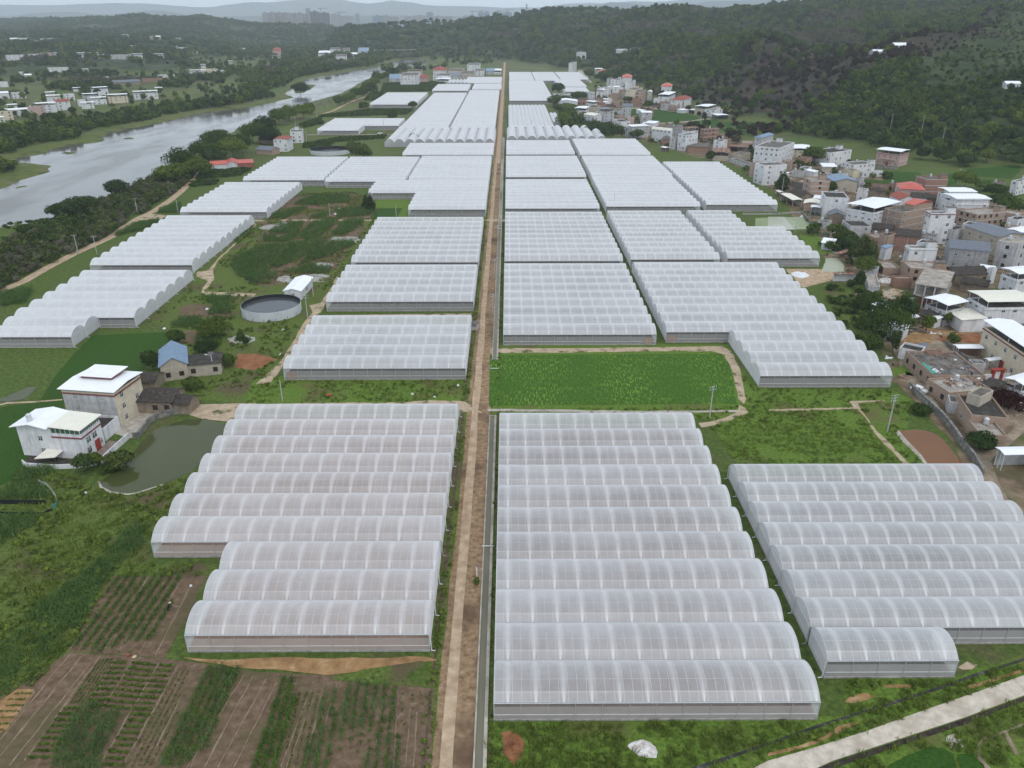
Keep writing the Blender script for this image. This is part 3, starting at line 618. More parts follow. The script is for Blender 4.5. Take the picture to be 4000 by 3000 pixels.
M_lane = surf('village_lane', [(0.3, (0.16, 0.125, 0.09)), (0.55, (0.28, 0.225, 0.165)), (0.75, (0.40, 0.335, 0.26))], 0.3, 0.95, bmp=(.3, .1))
M_vground = surf('village_ground', [(0.3, (0.08, 0.07, 0.04)), (0.48, (0.155, 0.115, 0.075)), (0.62, (0.24, 0.18, 0.125)), (0.75, (0.34, 0.27, 0.2))], 0.22, 0.95, bmp=(.5, .2), big=(0.035, (0.07, 0.10, 0.03), 0.54, 0.68), detail=8)
vsheet('village_ground', 'n', [(3500, 1500), (3400, 1240), (3260, 1060), (3120, 880), (3050, 760), (2860, 640), (2700, 610), (2560, 560), (2420, 530), (2330, 480), (2300, 400), (2330, 320), (2420, 330), (2520, 400), (2760, 500), (2960, 570), (3200, 620), (3500, 690), (3900, 770), (4300, 900), (4400, 2200), (3990, 2150), (3700, 1700)], .02, M_vground, label='bare and weedy ground between the village houses', wob=2)
vsheet('village_lane', 'f', [(160, 0), (300, 60), (460, 200), (700, 560), (860, 800), (1000, 960), (1130, 1130), (1330, 1330), (1500, 1420), (1700, 1330), (1900, 1120), (2100, 930), (2300, 830), (2300, 1000), (2080, 1170), (1900, 1330), (1730, 1430), (1640, 1560), (1760, 1900), (2050, 2400), (1850, 2400), (1500, 1900), (1330, 1500), (1160, 1290), (950, 1000), (760, 720), (640, 640), (470, 400), (330, 280), (200, 170)], .05, M_lane, label='dusty village lane with a fork', wob=.3)
for q, m, lb in (([(60, 780), (500, 540), (620, 600), (930, 640), (1530, 620), (1520, 670), (1000, 690), (760, 700), (640, 760), (600, 830), (420, 1000), (60, 900)], M_orange, 'orange earth yard beside the low garage'),
                 ([(650, 760), (1040, 690), (1510, 680), (1460, 860), (1100, 830), (860, 840)], M_red, 'reddish rubble bank below the lane'),
                 ([(-200, 40), (260, 60), (620, 80), (620, 190), (250, 160), (-150, 180)], M_red, 'red building yard under the unfinished house')):
    vsheet('bare_earth', 'e', q, .045, m, label=lb, wob=.5)
vsheet('pond', 'a', [(0, 1215), (340, 1200), (760, 1200), (920, 1380), (490, 1400), (0, 1400)], .05, M_algae, label='green village pond behind a greenhouse', wob=.3)
vsheet('pond', 8, [(0, 215), (140, 215), (230, 325), (0, 325)], .06, M_milky, label='pale half of the green pond')
vsheet('pond', 8, [(500, 575), (590, 570), (650, 620), (660, 690), (460, 690), (480, 640)], .05, M_milky, label='small milky pond at the greenhouse corner', wob=.3)
vsheet('bare_earth', 8, [(150, 665), (430, 665), (600, 690), (560, 760), (300, 830), (200, 720)], .045, M_track, label='bare earth by the small milky pond', wob=.6)
vsheet('weed_patch', 8, [(270, 370), (400, 360), (600, 520), (440, 540), (330, 460)], .045, M_green, label='weedy plot at the stepped greenhouse end', wob=.5)
vsheet('weed_patch', 8, [(480, 860), (800, 750), (900, 900), (1000, 1180), (880, 1340), (640, 1120)], .045, M_weed, label='weedy slope beside the widest greenhouse', wob=.8)
vsheet('weed_patch', 8, [(1060, 1530), (1180, 1500), (1260, 1590), (1100, 1600)], .05, M_green, label='small green plot by the lane', wob=.3)
vsheet('yard', 'e', [(-60, 930), (260, 740), (700, 700), (1500, 860), (1560, 1000), (2212, 1400), (2400, 1659), (600, 1659), (200, 1500)], .034, M_lane, label='dusty yards behind the terrace house', wob=1.0)
vsheet('yard', 'f', [(200, 0), (2300, 0), (2300, 900), (1700, 1000), (1300, 1050), (900, 600), (500, 250)], .038, M_lane, label='dusty yards along the lane', wob=.8)
# village paddies
for pi, (k, q) in enumerate((('g', [(380, 310), (620, 330), (860, 370), (1000, 400), (1150, 450), (1000, 490), (480, 520), (380, 470)]), ('h', [(1040, 905), (1400, 905), (1390, 1000), (1080, 1050)]),
             ('g', [(960, 505), (1320, 470), (1660, 470), (1640, 590), (1450, 600), (1150, 560)]), ('g', [(1460, 610), (1640, 600), (1980, 650), (1960, 690), (1800, 720), (1560, 690)]),
             ('g', [(1700, 470), (2212, 450), (2212, 590), (1720, 560)]), ('a', [(1640, 600), (2212, 640), (2212, 700), (1800, 690)]), ('b', [(120, 480), (560, 500), (640, 560), (600, 690), (260, 690), (0, 680), (0, 560)]),
             ('b', [(1020, 520), (1160, 500), (1200, 660), (1020, 700)]), ('b', [(1280, 450), (2150, 380), (2150, 480), (2020, 600), (1500, 560)]), ('b', [(1440, 600), (1900, 620), (1900, 700), (1500, 640)]))):
    vsheet('rice_paddy', k, q, .036 + pi * .003, M_paddy, label='dark green rice paddy among the village houses')
for k, q in (('g', [(500, 525), (930, 500), (1200, 462), (1310, 458), (1310, 470), (1200, 474), (930, 512), (500, 535)]), ('h', [(1000, 905), (1350, 890), (1740, 895), (1740, 910), (1350, 905), (1000, 915)]), ('a', [(510, 540), (900, 510), (1390, 465), (1400, 485), (900, 535), (510, 560)]), ('a', [(1620, 640), (1800, 680), (2212, 705), (2212, 725), (1800, 690), (1620, 690)]),
             ('h', [(430, 310), (480, 250), (490, 300), (600, 420), (700, 520), (880, 600), (950, 640), (980, 740), (940, 870), (855, 860), (900, 740), (880, 640), (780, 580), (600, 480), (520, 410), (440, 340)])):
    vsheet('village_road', k, q, .07, M_conc, label='pale concrete village road')
# ---- centre left
vsheet('meadow', 'n', [(960, 800), (1440, 770), (1470, 850), (1350, 1030), (1270, 1180), (1100, 1440), (1000, 1580), (700, 1560), (660, 1400), (700, 1300), (540, 1240), (760, 1040)], .025, M_weed, label='weedy land around the water tank', wob=1.5)
vsheet('meadow', 'n', [(1000, 1470), (1830, 1470), (1860, 1580), (940, 1600)], .03, M_green, label='grass strip behind the nearest left greenhouse', wob=.6)
vsheet('dirt_path', 10, [(-200, 180), (500, 165), (1250, 160), (1500, 140), (1800, 150), (1960, 250), (1760, 240), (1740, 190), (600, 185), (-300, 240)], .054, M_path, label='dirt path along the back of the nearest left greenhouse', wob=.5)
vsheet('dirt_path', 6, [(460, 980), (560, 960), (640, 840), (700, 730), (720, 740), (640, 900), (560, 1040), (480, 1090), (430, 1200), (330, 1400), (240, 1500), (120, 1659), (0, 1659), (200, 1480), (300, 1330), (420, 1120), (490, 1040)], .05, M_path, label='dirt path from the tank along the greenhouses', wob=.5)
vsheet('dirt_path', 6, [(-60, 242), (520, 238), (1050, 238), (1050, 252), (500, 250), (-60, 256)], .075, M_path, label='straight dirt path crossing the corn fields', wob=.3)
vsheet('dirt_path', 6, [(1965, 236), (2160, 240), (2160, 258), (1965, 250)], .08, M_path, label='earth bridge over the canal')
vsheet('dirt_path', 6, [(600, 1065), (1860, 1050), (1860, 1066), (600, 1080)], .06, M_path, label='narrow path between two left greenhouses', wob=.3)
vsheet('crop_soil', 6, [(130, 120), (430, 10), (830, 0), (1000, 60), (1060, 230), (940, 250), (900, 370), (860, 440), (780, 500), (700, 660), (540, 730), (200, 800), (0, 810), (-100, 760), (-60, 560), (40, 380), (60, 250)], .04, M_soil, label='brown soil of the corn plots', wob=.8)
vsheet('rice_paddy', 6, [(1040, 145), (1260, 140), (1215, 222), (980, 235)], .07, M_paddy, label='small dark paddy in the stepped greenhouse corner')
vsheet('meadow', 6, [(1040, 60), (1350, 55), (1310, 215), (1220, 222), (1265, 140), (1030, 140)], .05, M_green, label='grass in the stepped greenhouse corner')
vsheet('dirt_path', 5, [(1700, 690), (1790, 680), (1830, 640), (1900, 560), (2000, 470), (2120, 350), (2212, 270), (2212, 290), (2060, 430), (1880, 600), (1840, 680), (1850, 760), (1790, 830), (1760, 860), (2000, 870), (2212, 880), (2212, 905), (1900, 890), (1740, 885), (1750, 830), (1800, 770), (1700, 730)], .06, M_path, label='winding field path by the open gable ends', wob=.5)
vsheet('bare_earth', 5, [(2050, 1400), (2212, 1400), (2400, 1450), (2212, 1540), (2030, 1520)], .05, M_red, label='bare red soil patch near the village lamp', wob=.7)
vsheet('bare_earth', 5, [(1530, 1270), (1600, 1200), (1800, 1190), (1830, 1240), (1660, 1310), (1550, 1300)], .05, M_soil, label='vegetable bed near the blue roofed house', wob=.4)
vsheet('bare_earth', 5, [(1545, 1000), (1700, 960), (1990, 1010), (2020, 1050), (1990, 1090), (1560, 1060)], .05, M_soil, label='vegetable bed by the tank', wob=.4)
vsheet('rice_paddy', 5, [(800, 1240), (1560, 1205), (1540, 1280), (1420, 1310), (1340, 1420), (1180, 1600), (1130, 1750), (300, 1870), (480, 1590), (640, 1400)], .06, M_paddy, label='dark paddy beside the stepped left greenhouse')
vsheet('rice_paddy', 9, [(-150, 250), (60, 190), (540, 145), (560, 250), (230, 330), (290, 570), (190, 700), (90, 830), (-150, 960)], .064, M_paddy, label='dark paddy left of the white house')
vsheet('footpath', 9, [(-100, 200), (60, 160), (300, 150), (540, 132), (540, 142), (300, 162), (60, 174), (-100, 215)], .08, M_path, label='thin field path by the small pond')
vsheet('pond', 9, [(-60, 150), (60, 110), (240, 30), (320, 30), (220, 130), (70, 158)], .085, M_pond, label='small pond at the left edge', wob=.3)
# left pond with wall and court
vsheet('pond', 9, [(865, 850), (930, 800), (1060, 690), (1150, 600), (1210, 515), (1300, 425), (1400, 375), (1500, 340), (1620, 305), (1780, 300), (1960, 350), (1930, 470), (1815, 620), (1720, 690), (1640, 770), (1520, 820), (1400, 868), (1180, 940), (1100, 952), (960, 930), (880, 890)], .06, M_pond, label='olive pond below the white house', wob=.25)
vsheet('pond_edge', 9, [(845, 840), (865, 850), (885, 890), (965, 930), (1100, 950), (1185, 938), (1400, 868), (1410, 874), (1190, 948), (1105, 962), (950, 945), (862, 900)], .09, M_conc, label='curved concrete lip of the olive pond')
vsheet('courtyard', 9, [(985, 430), (1030, 330), (1140, 260), (1250, 235), (1590, 225), (1330, 290), (1290, 330), (1190, 460), (1120, 470)], .07, M_conc, label='concrete court above the pond wall')
vsheet('courtyard', 9, [(830, 600), (905, 530), (940, 490), (1060, 500), (960, 610), (880, 680), (840, 670)], .07, surf('court_brown', [(0.3, (0.17, 0.13, 0.11)), (0.7, (0.27, 0.22, 0.19))], 1.0), label='brown court in front of the white house')
vsheet('dirt_path', 9, [(1590, 235), (1700, 180), (2212, 165), (2212, 190), (2060, 200), (2010, 330), (1740, 300), (1640, 270)], .06, M_path, label='earth yard between the pond and the greenhouse', wob=.4)
# ---- riverside
def gpath(name, k, pts, w, z, mat, label):
    q = [GV(k, *p) for p in pts]; L = []; Rr = []
    for i, p in enumerate(q):
        a = q[max(0, i - 1)]; b = q[min(len(q) - 1, i + 1)]; d = Vector((b[0] - a[0], b[1] - a[1])).normalized(); L.append((p[0] - d.y * w / 2, p[1] + d.x * w / 2)); Rr.append((p[0] + d.y * w / 2, p[1] - d.x * w / 2))
    mb = MB()
    for i in range(len(q) - 1): mb.quad((*L[i], z), (*L[i + 1], z), (*Rr[i + 1], z), (*Rr[i], z))
    o = mb.build(name, mat); o['kind'] = 'structure'; o['label'] = label; return o
gpath('riverside_track', 5, [(-400, 990), (0, 860), (200, 775), (420, 650), (620, 545), (820, 455), (960, 390), (1080, 300), (1200, 225), (1330, 165), (1460, 80), (1560, 0), (1640, -80), (1760, -190), (1790, -230)], 4.2, .06, M_track, 'earth track between the river scrub and the fields')
vsheet('bare_earth', 5, [(1200, 210), (1310, 190), (1440, 205), (1390, 235), (1210, 250)], .07, M_path, label='turning place on the riverside track', wob=.4)
gpath('field_path', 2, [(560, 990), (660, 960), (760, 910), (860, 865), (980, 825), (1060, 795)], 3.5, .06, M_track, 'far stretch of the riverside track')
gpath('field_path', 2, [(440, 1165), (700, 1165), (1000, 1162), (1170, 1165)], 3.0, .06, M_conc, 'pale lane in front of the small far greenhouse')
# ---- bottom right
vsheet('meadow', 'n', [(1905, 2800), (3300, 2800), (3310, 2640), (3760, 2640), (4200, 2480), (4200, 3150), (1880, 3150)], .025, M_green, label='rough grass in the near right corner', wob=.8)
M_road2 = surf('bleached_concrete', [(0.3, (0.38, 0.33, 0.265)), (0.55, (0.56, 0.50, 0.42)), (0.75, (0.66, 0.60, 0.52))], 0.6, 0.9, big=(0.2, (0.40, 0.34, 0.27), 0.52, 0.68), detail=8)
vsheet('concrete_road', 16, [(-160, 1680), (0, 1600), (420, 1480), (860, 1340), (1300, 1180), (1760, 1020), (2212, 860), (2500, 760), (2500, 930), (2212, 1035), (1700, 1225), (1140, 1410), (560, 1600), (300, 1720)], .10, M_road2, label='pale concrete road crossing the near right corner')
vsheet('road_ditch', 16, [(340, 1700), (560, 1610), (1140, 1420), (1700, 1235), (2212, 1045), (2500, 940), (2500, 975), (2212, 1085), (1700, 1285), (1200, 1450), (640, 1640), (420, 1720)], .06, surf('ditch_dark', [(0.3, (0.02, 0.017, 0.014)), (0.7, (0.07, 0.055, 0.045))], 1.0), label='dark ditch beside the concrete road')
vsheet('irrigation_channel', 16, [(-800, 1700), (-360, 1560), (0, 1440), (420, 1290), (800, 1170), (1190, 1050), (1550, 930), (1800, 840), (2212, 712), (2212, 735), (1800, 870), (1560, 960), (1200, 1075), (800, 1195), (420, 1320), (0, 1465), (-350, 1590), (-700, 1720)], .06, surf('channel_dark', [(0.3, (0.025, 0.025, 0.025)), (0.6, (0.06, 0.06, 0.055)), (0.8, (0.3, 0.29, 0.27))], 0.5), label='dark narrow irrigation channel through the grass')
for k, q, lb in ((16, [(0, 1530), (260, 1470), (480, 1390), (620, 1290), (800, 1260), (640, 1340), (420, 1450), (260, 1500), (0, 1560)], 'orange clay strip beside the channel'), (16, [(660, 1090), (700, 1050), (840, 1010), (930, 1040), (860, 1070), (740, 1100)], 'orange clay patch in front of the short span'),
                (16, [(980, 950), (1150, 935), (1270, 950), (1240, 970), (1020, 965)], 'clay patch below the short span wall'), (16, [(1700, 960), (1960, 880), (2212, 800), (2212, 830), (1960, 910), (1760, 975)], 'long clay strip beside the concrete road'), (16, [(1640, 790), (1720, 740), (1810, 770), (1760, 810), (1680, 810)], 'dry straw patch right of the short span'),
                (15, [(-90, 1350), (0, 1340), (110, 1440), (90, 1530), (20, 1640), (-60, 1560)], 'round red clay patch by the canal')):
    vsheet('bare_earth', k, q, .05, M_red if 'red' in lb else (M_path if 'straw' in lb else M_orange), label=lb, wob=.5)
vsheet('rice_paddy', 16, [(900, 1720), (1180, 1560), (1400, 1480), (1520, 1490), (1600, 1540), (1650, 1720)], .06, M_paddy, label='dark paddy at the bottom edge')
vsheet('rice_paddy', 16, [(1630, 1540), (1760, 1540), (1860, 1630), (1900, 1720), (1670, 1720)], .06, M_paddy, label='smaller dark paddy at the bottom edge')
vsheet('bare_earth', 16, [(1800, 1480), (1850, 1400), (1960, 1370), (2212, 1270), (2212, 1290), (1980, 1385), (1870, 1420), (1830, 1490), (1850, 1580), (1960, 1700), (1900, 1700), (1810, 1580)], .06, M_lane, label='curved tyre track in the corner field', wob=.2)
vsheet('bare_earth', 16, [(2030, 1350), (2060, 1345), (2170, 1540), (2130, 1545)], .065, M_lane, label='straight tyre track in the corner field', wob=.2)
# ---- bottom left fields
vsheet('meadow', 9, [(-250, 960), (100, 840), (480, 760), (860, 900), (1100, 980), (1400, 890), (1700, 720), (1290, 1390), (1260, 1560), (1900, 1560), (1800, 1700), (1640, 1900), (-400, 2900), (-600, 2200)], .03, M_weed, label='weedy slope between the olive pond and the corn', wob=.8)
vsheet('field_soil', 13, [(960, 0), (1790, 0), (1640, 330), (1420, 710), (590, 650), (830, 250)], .05, M_soil, label='sparsely planted soil plot by the left greenhouse', wob=.2)
vsheet('field_soil', 13, [(-400, 1250), (0, 1060), (170, 960), (600, 660), (1420, 715), (1790, 760), (2212, 830), (2800, 860), (3750, 960), (3720, 1720), (-700, 1720)], .045, M_soil, label='ploughed strips in the near left corner', wob=.2)
vsheet('field_soil', 13, [(150, 980), (300, 980), (60, 1330), (-300, 1500), (-300, 1280)], .06, M_orange, label='orange soil strip at the left edge')
vsheet('bare_earth', 13, [(1580, 705), (1760, 720), (2212, 712), (3690, 700), (3780, 730), (3500, 765), (3120, 825), (2830, 860), (2560, 830), (2212, 805), (1900, 765), (1700, 735)], .065, M_orange, label='orange earth bank in front of the left greenhouse', wob=.5)
vsheet('weed_patch', 14, [(640, 900), (930, 810), (1200, 770), (1440, 735), (1450, 780), (1300, 850), (1310, 910), (1540, 950), (1540, 975), (1000, 935)], .08, M_weed, label='weedy bank below the orange earth', wob=.4)
# furrow lines: pale thin ridges
M_ridge = surf('dry_ridge', [(0.3, (0.17, 0.125, 0.085)), (0.7, (0.31, 0.24, 0.17))], 1.5, 0.95)
def ridge(a, b, w=.28, k=13):
    p, q = GV(k, *a), GV(k, *b); d = Vector((q[0] - p[0], q[1] - p[1])); L = d.length; d.normalize(); n = max(2, int(L / 1.5)); mb = MB(); rows = []
    for i in range(n + 1):
        t = i / n; ww = w * (.5 + abs(mnoise.noise(Vector((p[0] + i * .9, p[1], 0)))) * 1.6); off = mnoise.noise(Vector((p[1] + i * .5, 7, 0))) * .18
        c = (p[0] + d.x * L * t - d.y * off, p[1] + d.y * L * t + d.x * off); rows.append(((c[0] - d.y * ww / 2, c[1] + d.x * ww / 2, .06), (c[0], c[1], .17), (c[0] + d.y * ww / 2, c[1] - d.x * ww / 2, .06)))
    for i in range(n):
        a_, b_ = rows[i], rows[i + 1]; mb.quad(a_[0], b_[0], b_[1], a_[1]); mb.quad(a_[1], b_[1], b_[2], a_[2])
    o = mb.build('furrow_ridge', M_ridge); o['kind'] = 'structure'; o['label'] = 'low dry ridge between planting rows'
for a, b in (((1540, 770), (1050, 1659)), ((1370, 760), (850, 1659)), ((1150, 730), (880, 1150)), ((1000, 720), (750, 1110)), ((860, 700), (210, 1600)), ((600, 680), (0, 1420)), ((300, 1000), (90, 1290)),
             ((2110, 850), (1620, 1659)), ((2190, 860), (1760, 1659)), ((2300, 890), (1880, 1659)), ((2390, 920), (2020, 1659)), ((1900, 1120), (1640, 1659)), ((1580, 1010), (1350, 1480)), ((700, 700), (0, 1560)), ((780, 760), (80, 1640)),
             ((1180, 10), (680, 640)), ((1080, 10), (600, 640)), ((1280, 10), (890, 660)), ((1640, 100), (1340, 690)), ((1460, 30), (1010, 670)), ((1560, 40), (1200, 680))): ridge(a, b)
for a, b in (((590, 920), (420, 1659)), ((700, 930), (560, 1400)), ((500, 1060), (260, 1659)), ((440, 1060), (210, 1659)), ((1225, 980), (1190, 1659)), ((1330, 1150), (1290, 1659)), ((1390, 1180), (1360, 1659)), ((1100, 1050), (1030, 1500))): ridge(a, b, .25, 14)
# ------------------------------------------------------------------ houses
def wallmat(name, lo, hi, stain, st=0.55):
    if name in MATS: return MATS[name]
    m, n, l, p = nodes_of(name)
    f = noise_node(n, l, 0.7, 5, 'obj'); s = noise_node(n, l, 0.9, 5, 'obj', 0.6, (1.0, 1.0, 0.13))
    c = ramp(n, l, f, [(0.3, lo), (0.7, hi)])
    mr = n.new('ShaderNodeMapRange'); mr.inputs[1].default_value = 0.5; mr.inputs[2].default_value = 0.75; mr.inputs[4].default_value = st; l.new(s, mr.inputs[0])
    l.new(mixc(n, l, mr.outputs[0], c, stain), p.inputs['Base Color']); p.inputs['Roughness'].default_value = 0.9; p.inputs['Specular IOR Level'].default_value = 0.2
    MATS[name] = m; return m
def brickmat(name, c1, c2, mortar):
    if name in MATS: return MATS[name]
    m, n, l, p = nodes_of(name)
    f = noise_node(n, l, 1.1, 6, 'obj'); g = noise_node(n, l, 9.0, 2, 'obj', 0.5, (0.5, 0.5, 2.0))
    c = ramp(n, l, f, [(0.3, c1), (0.7, c2)]); c = mixc(n, l, mathn(n, l, 'MULTIPLY', g, 0.55), c, mortar)
    l.new(c, p.inputs['Base Color']); p.inputs['Roughness'].default_value = 0.95; p.inputs['Specular IOR Level'].default_value = 0.15; bump(n, l, p, g, .5, .03); MATS[name] = m; return m
WALL = {'white': wallmat('white_plaster', (0.56, 0.565, 0.575), (0.72, 0.725, 0.735), (0.3, 0.29, 0.28)), 'dirty': wallmat('stained_plaster', (0.36, 0.36, 0.36), (0.55, 0.55, 0.55), (0.16, 0.155, 0.15), .7),
        'cream': wallmat('cream_plaster', (0.52, 0.46, 0.34), (0.64, 0.57, 0.44), (0.35, 0.31, 0.25), .35), 'pink': wallmat('pink_tile', (0.42, 0.29, 0.26), (0.53, 0.38, 0.34), (0.35, 0.27, 0.25), .3),
        'grey': wallmat('grey_render', (0.24, 0.24, 0.245), (0.38, 0.38, 0.385), (0.14, 0.14, 0.14), .6), 'beige': wallmat('beige_render', (0.36, 0.32, 0.26), (0.48, 0.43, 0.35), (0.27, 0.24, 0.2), .4),
        'brick': brickmat('red_brick', (0.20, 0.098, 0.065), (0.34, 0.18, 0.125), (0.33, 0.27, 0.23)), 'tan': brickmat('tan_brick', (0.27, 0.18, 0.13), (0.40, 0.28, 0.21), (0.38, 0.32, 0.27)),
        'mud': wallmat('mud_wall', (0.19, 0.15, 0.11), (0.32, 0.26, 0.20), (0.12, 0.1, 0.08), .5), 'redtile': wallmat('red_tiled_wall', (0.25, 0.09, 0.07), (0.36, 0.16, 0.13), (0.2, 0.08, 0.06), .3)}
ROOFM = {'slab': surf('roof_slab', [(0.3, (0.075, 0.068, 0.06)), (0.55, (0.16, 0.145, 0.13)), (0.75, (0.27, 0.25, 0.225))], 0.5, 0.95, 'obj', detail=7), 'dark': surf('dark_roof_felt', [(0.3, (0.035, 0.032, 0.03)), (0.7, (0.085, 0.078, 0.07))], 0.6, 0.95, 'obj'),
         'pale': surf('pale_roof_slab', [(0.3, (0.20, 0.175, 0.15)), (0.55, (0.36, 0.325, 0.285)), (0.75, (0.47, 0.43, 0.385))], 0.45, 0.95, 'obj', detail=7),
         'white': plain('white_sheet_metal', (0.80, 0.82, 0.84), 0.5, 0, 0.035, 'obj', 0.5), 'cream': plain('cream_sheet_metal', (0.72, 0.70, 0.60), 0.5, 0, 0.05, 'obj', 0.5),
         'blue': plain('blue_sheet_metal', (0.16, 0.24, 0.34), 0.5, 0, 0.15, 'obj', 0.8), 'slate': plain('slate_sheet_metal', (0.13, 0.145, 0.175), 0.45, 0, 0.12, 'obj', 0.8),
         'red': plain('red_sheet_metal', (0.48, 0.11, 0.08), 0.5, 0, 0.15, 'obj', 0.8), 'rust': surf('rusty_sheet', [(0.35, (0.14, 0.06, 0.04)), (0.6, (0.3, 0.2, 0.15)), (0.7, (0.5, 0.47, 0.44))], 0.5, 0.8, 'obj'),
         'tile': surf('old_clay_tiles', [(0.3, (0.032, 0.028, 0.025)), (0.6, (0.075, 0.065, 0.057)), (0.78, (0.15, 0.13, 0.115))], 1.4, 0.95, 'obj', bmp=(.6, .1)), 'redtile': surf('red_clay_tiles', [(0.3, (0.22, 0.06, 0.045)), (0.7, (0.38, 0.13, 0.10))], 1.4, 0.9, 'obj')}
M_glass = plain('window_glass', (0.035, 0.045, 0.05), 0.15, 0, 0.3, 'obj', 1.0, 0.6); M_wframe = plain('window_frame_white', (0.6, 0.6, 0.6), 0.5); M_hole = plain('dark_opening', (0.03, 0.027, 0.025), 0.95)
M_doorred = plain('red_painted_door', (0.30, 0.04, 0.03), 0.5, 0, .2); M_greenglass = plain('green_glass', (0.06, 0.13, 0.09), 0.15, 0, .25, 'obj', 1, .6)
M_tank = plain('steel_tank', (0.6, 0.62, 0.64), 0.35, 0.4, .05); M_trim = plain('maroon_trim', (0.2, 0.05, 0.05), 0.6)
def win_mesh(w, h, style):
    def mk():
        mb = MB(); mb.box(0, w, -.03, .02, 0, h, 1)
        if style != 'hole':
            f = .09
            for x in (0, w / 2 - f / 2, w - f): mb.box(x, x + f, -.055, -.031, 0, h, 0)
            for z in (0, h * .62, h - f): mb.box(f, w / 2 - f / 2, -.052, -.032, z, z + f, 0); mb.box(w / 2 + f / 2, w - f, -.052, -.032, z, z + f, 0)
        return mb.mesh('window', [M_wframe, {'hole': M_hole, 'green': M_greenglass}.get(style, M_glass)])
    return cached(('win', w, h, style), mk)
def tank_mesh():
    def mk():
        mb = MB(); mb.tube((0, 0, .35), (0, 0, 1.7), .6, n=12); mb.tube((0, 0, 1.7), (0, 0, 2.0), .6, .15, 12)
        for x, y in ((.4, .4), (-.4, .4), (.4, -.4), (-.4, -.4)): mb.box(x - .04, x + .04, y - .04, y + .04, 0, .36)
        return mb.mesh('water_tank', M_tank)
    return cached('tank', mk)
HOUSES = []
hrnd = random.Random(3)
def rect3(k, a, b, c, h, hill=False, near=400):
    z0 = 0.0
    if hill or near < 0:
        ua, ub = V(k, *a), V(k, *b); h0 = G3((ua[0] + ub[0]) / 2, ub[1], 400); g = G3((ua[0] + ub[0]) / 2, ub[1] + h * .94 * F_PX / h0[1], 400); sl = math.hypot(g[0], g[1]) / F_PX * 1.02
        w = max(5, (ub[0] - ua[0]) * sl * 1.15); rz = hrnd.uniform(.15, .5) - g[0] / g[1] * .6; x = Vector((math.cos(rz), math.sin(rz))); A = Vector(g[:2]) - x * w / 2
        return A, x, w, min(12, max(7, w * .6)), g[2] - .6, rz
    if False: uv = V(k, *b); g = G3(uv[0], uv[1] + h * 0.94 * F_PX / max(400, 2 + G3(*uv, near)[1]) if True else uv[1], near); z0 = g[2]
    for _ in range(1):
        A, B, Cc = [Vector(GV(k, *p, h + z0)) for p in (a, b, c)]
    if hill: z0 -= 0.6
    e, f = B - A, Cc - B
    if f.length > e.length:
        y = f.normalized(); x = Vector((y.y, -y.x)); w = max(2.0, e.dot(x)); d = f.length
    else:
        x = e.normalized(); y = Vector((-x.y, x.x)); w = e.length; d = max(2.0, abs(f.dot(y)))
    A = B - x * w
    return A, x, w, d, z0, math.atan2(x.y, x.x)
def house(label, k, a, b, c, h, wall='white', roof='flat', rm=None, win='glass', depth=None, group='village houses on the right', hill=False, nwin=None, rise=None, extra='', cat='house', floors=None, skip=0.4, canopy_h=2.6, name='house'):
    A, x, w, d, z0, rz = rect3(k, a, b, c, h, hill)
    if depth: d = depth
    return house_at(label, (A.x, A.y, z0), rz, w, d, h, wall, roof, rm, win, group, nwin, rise, extra, cat, floors, skip, canopy_h, name)
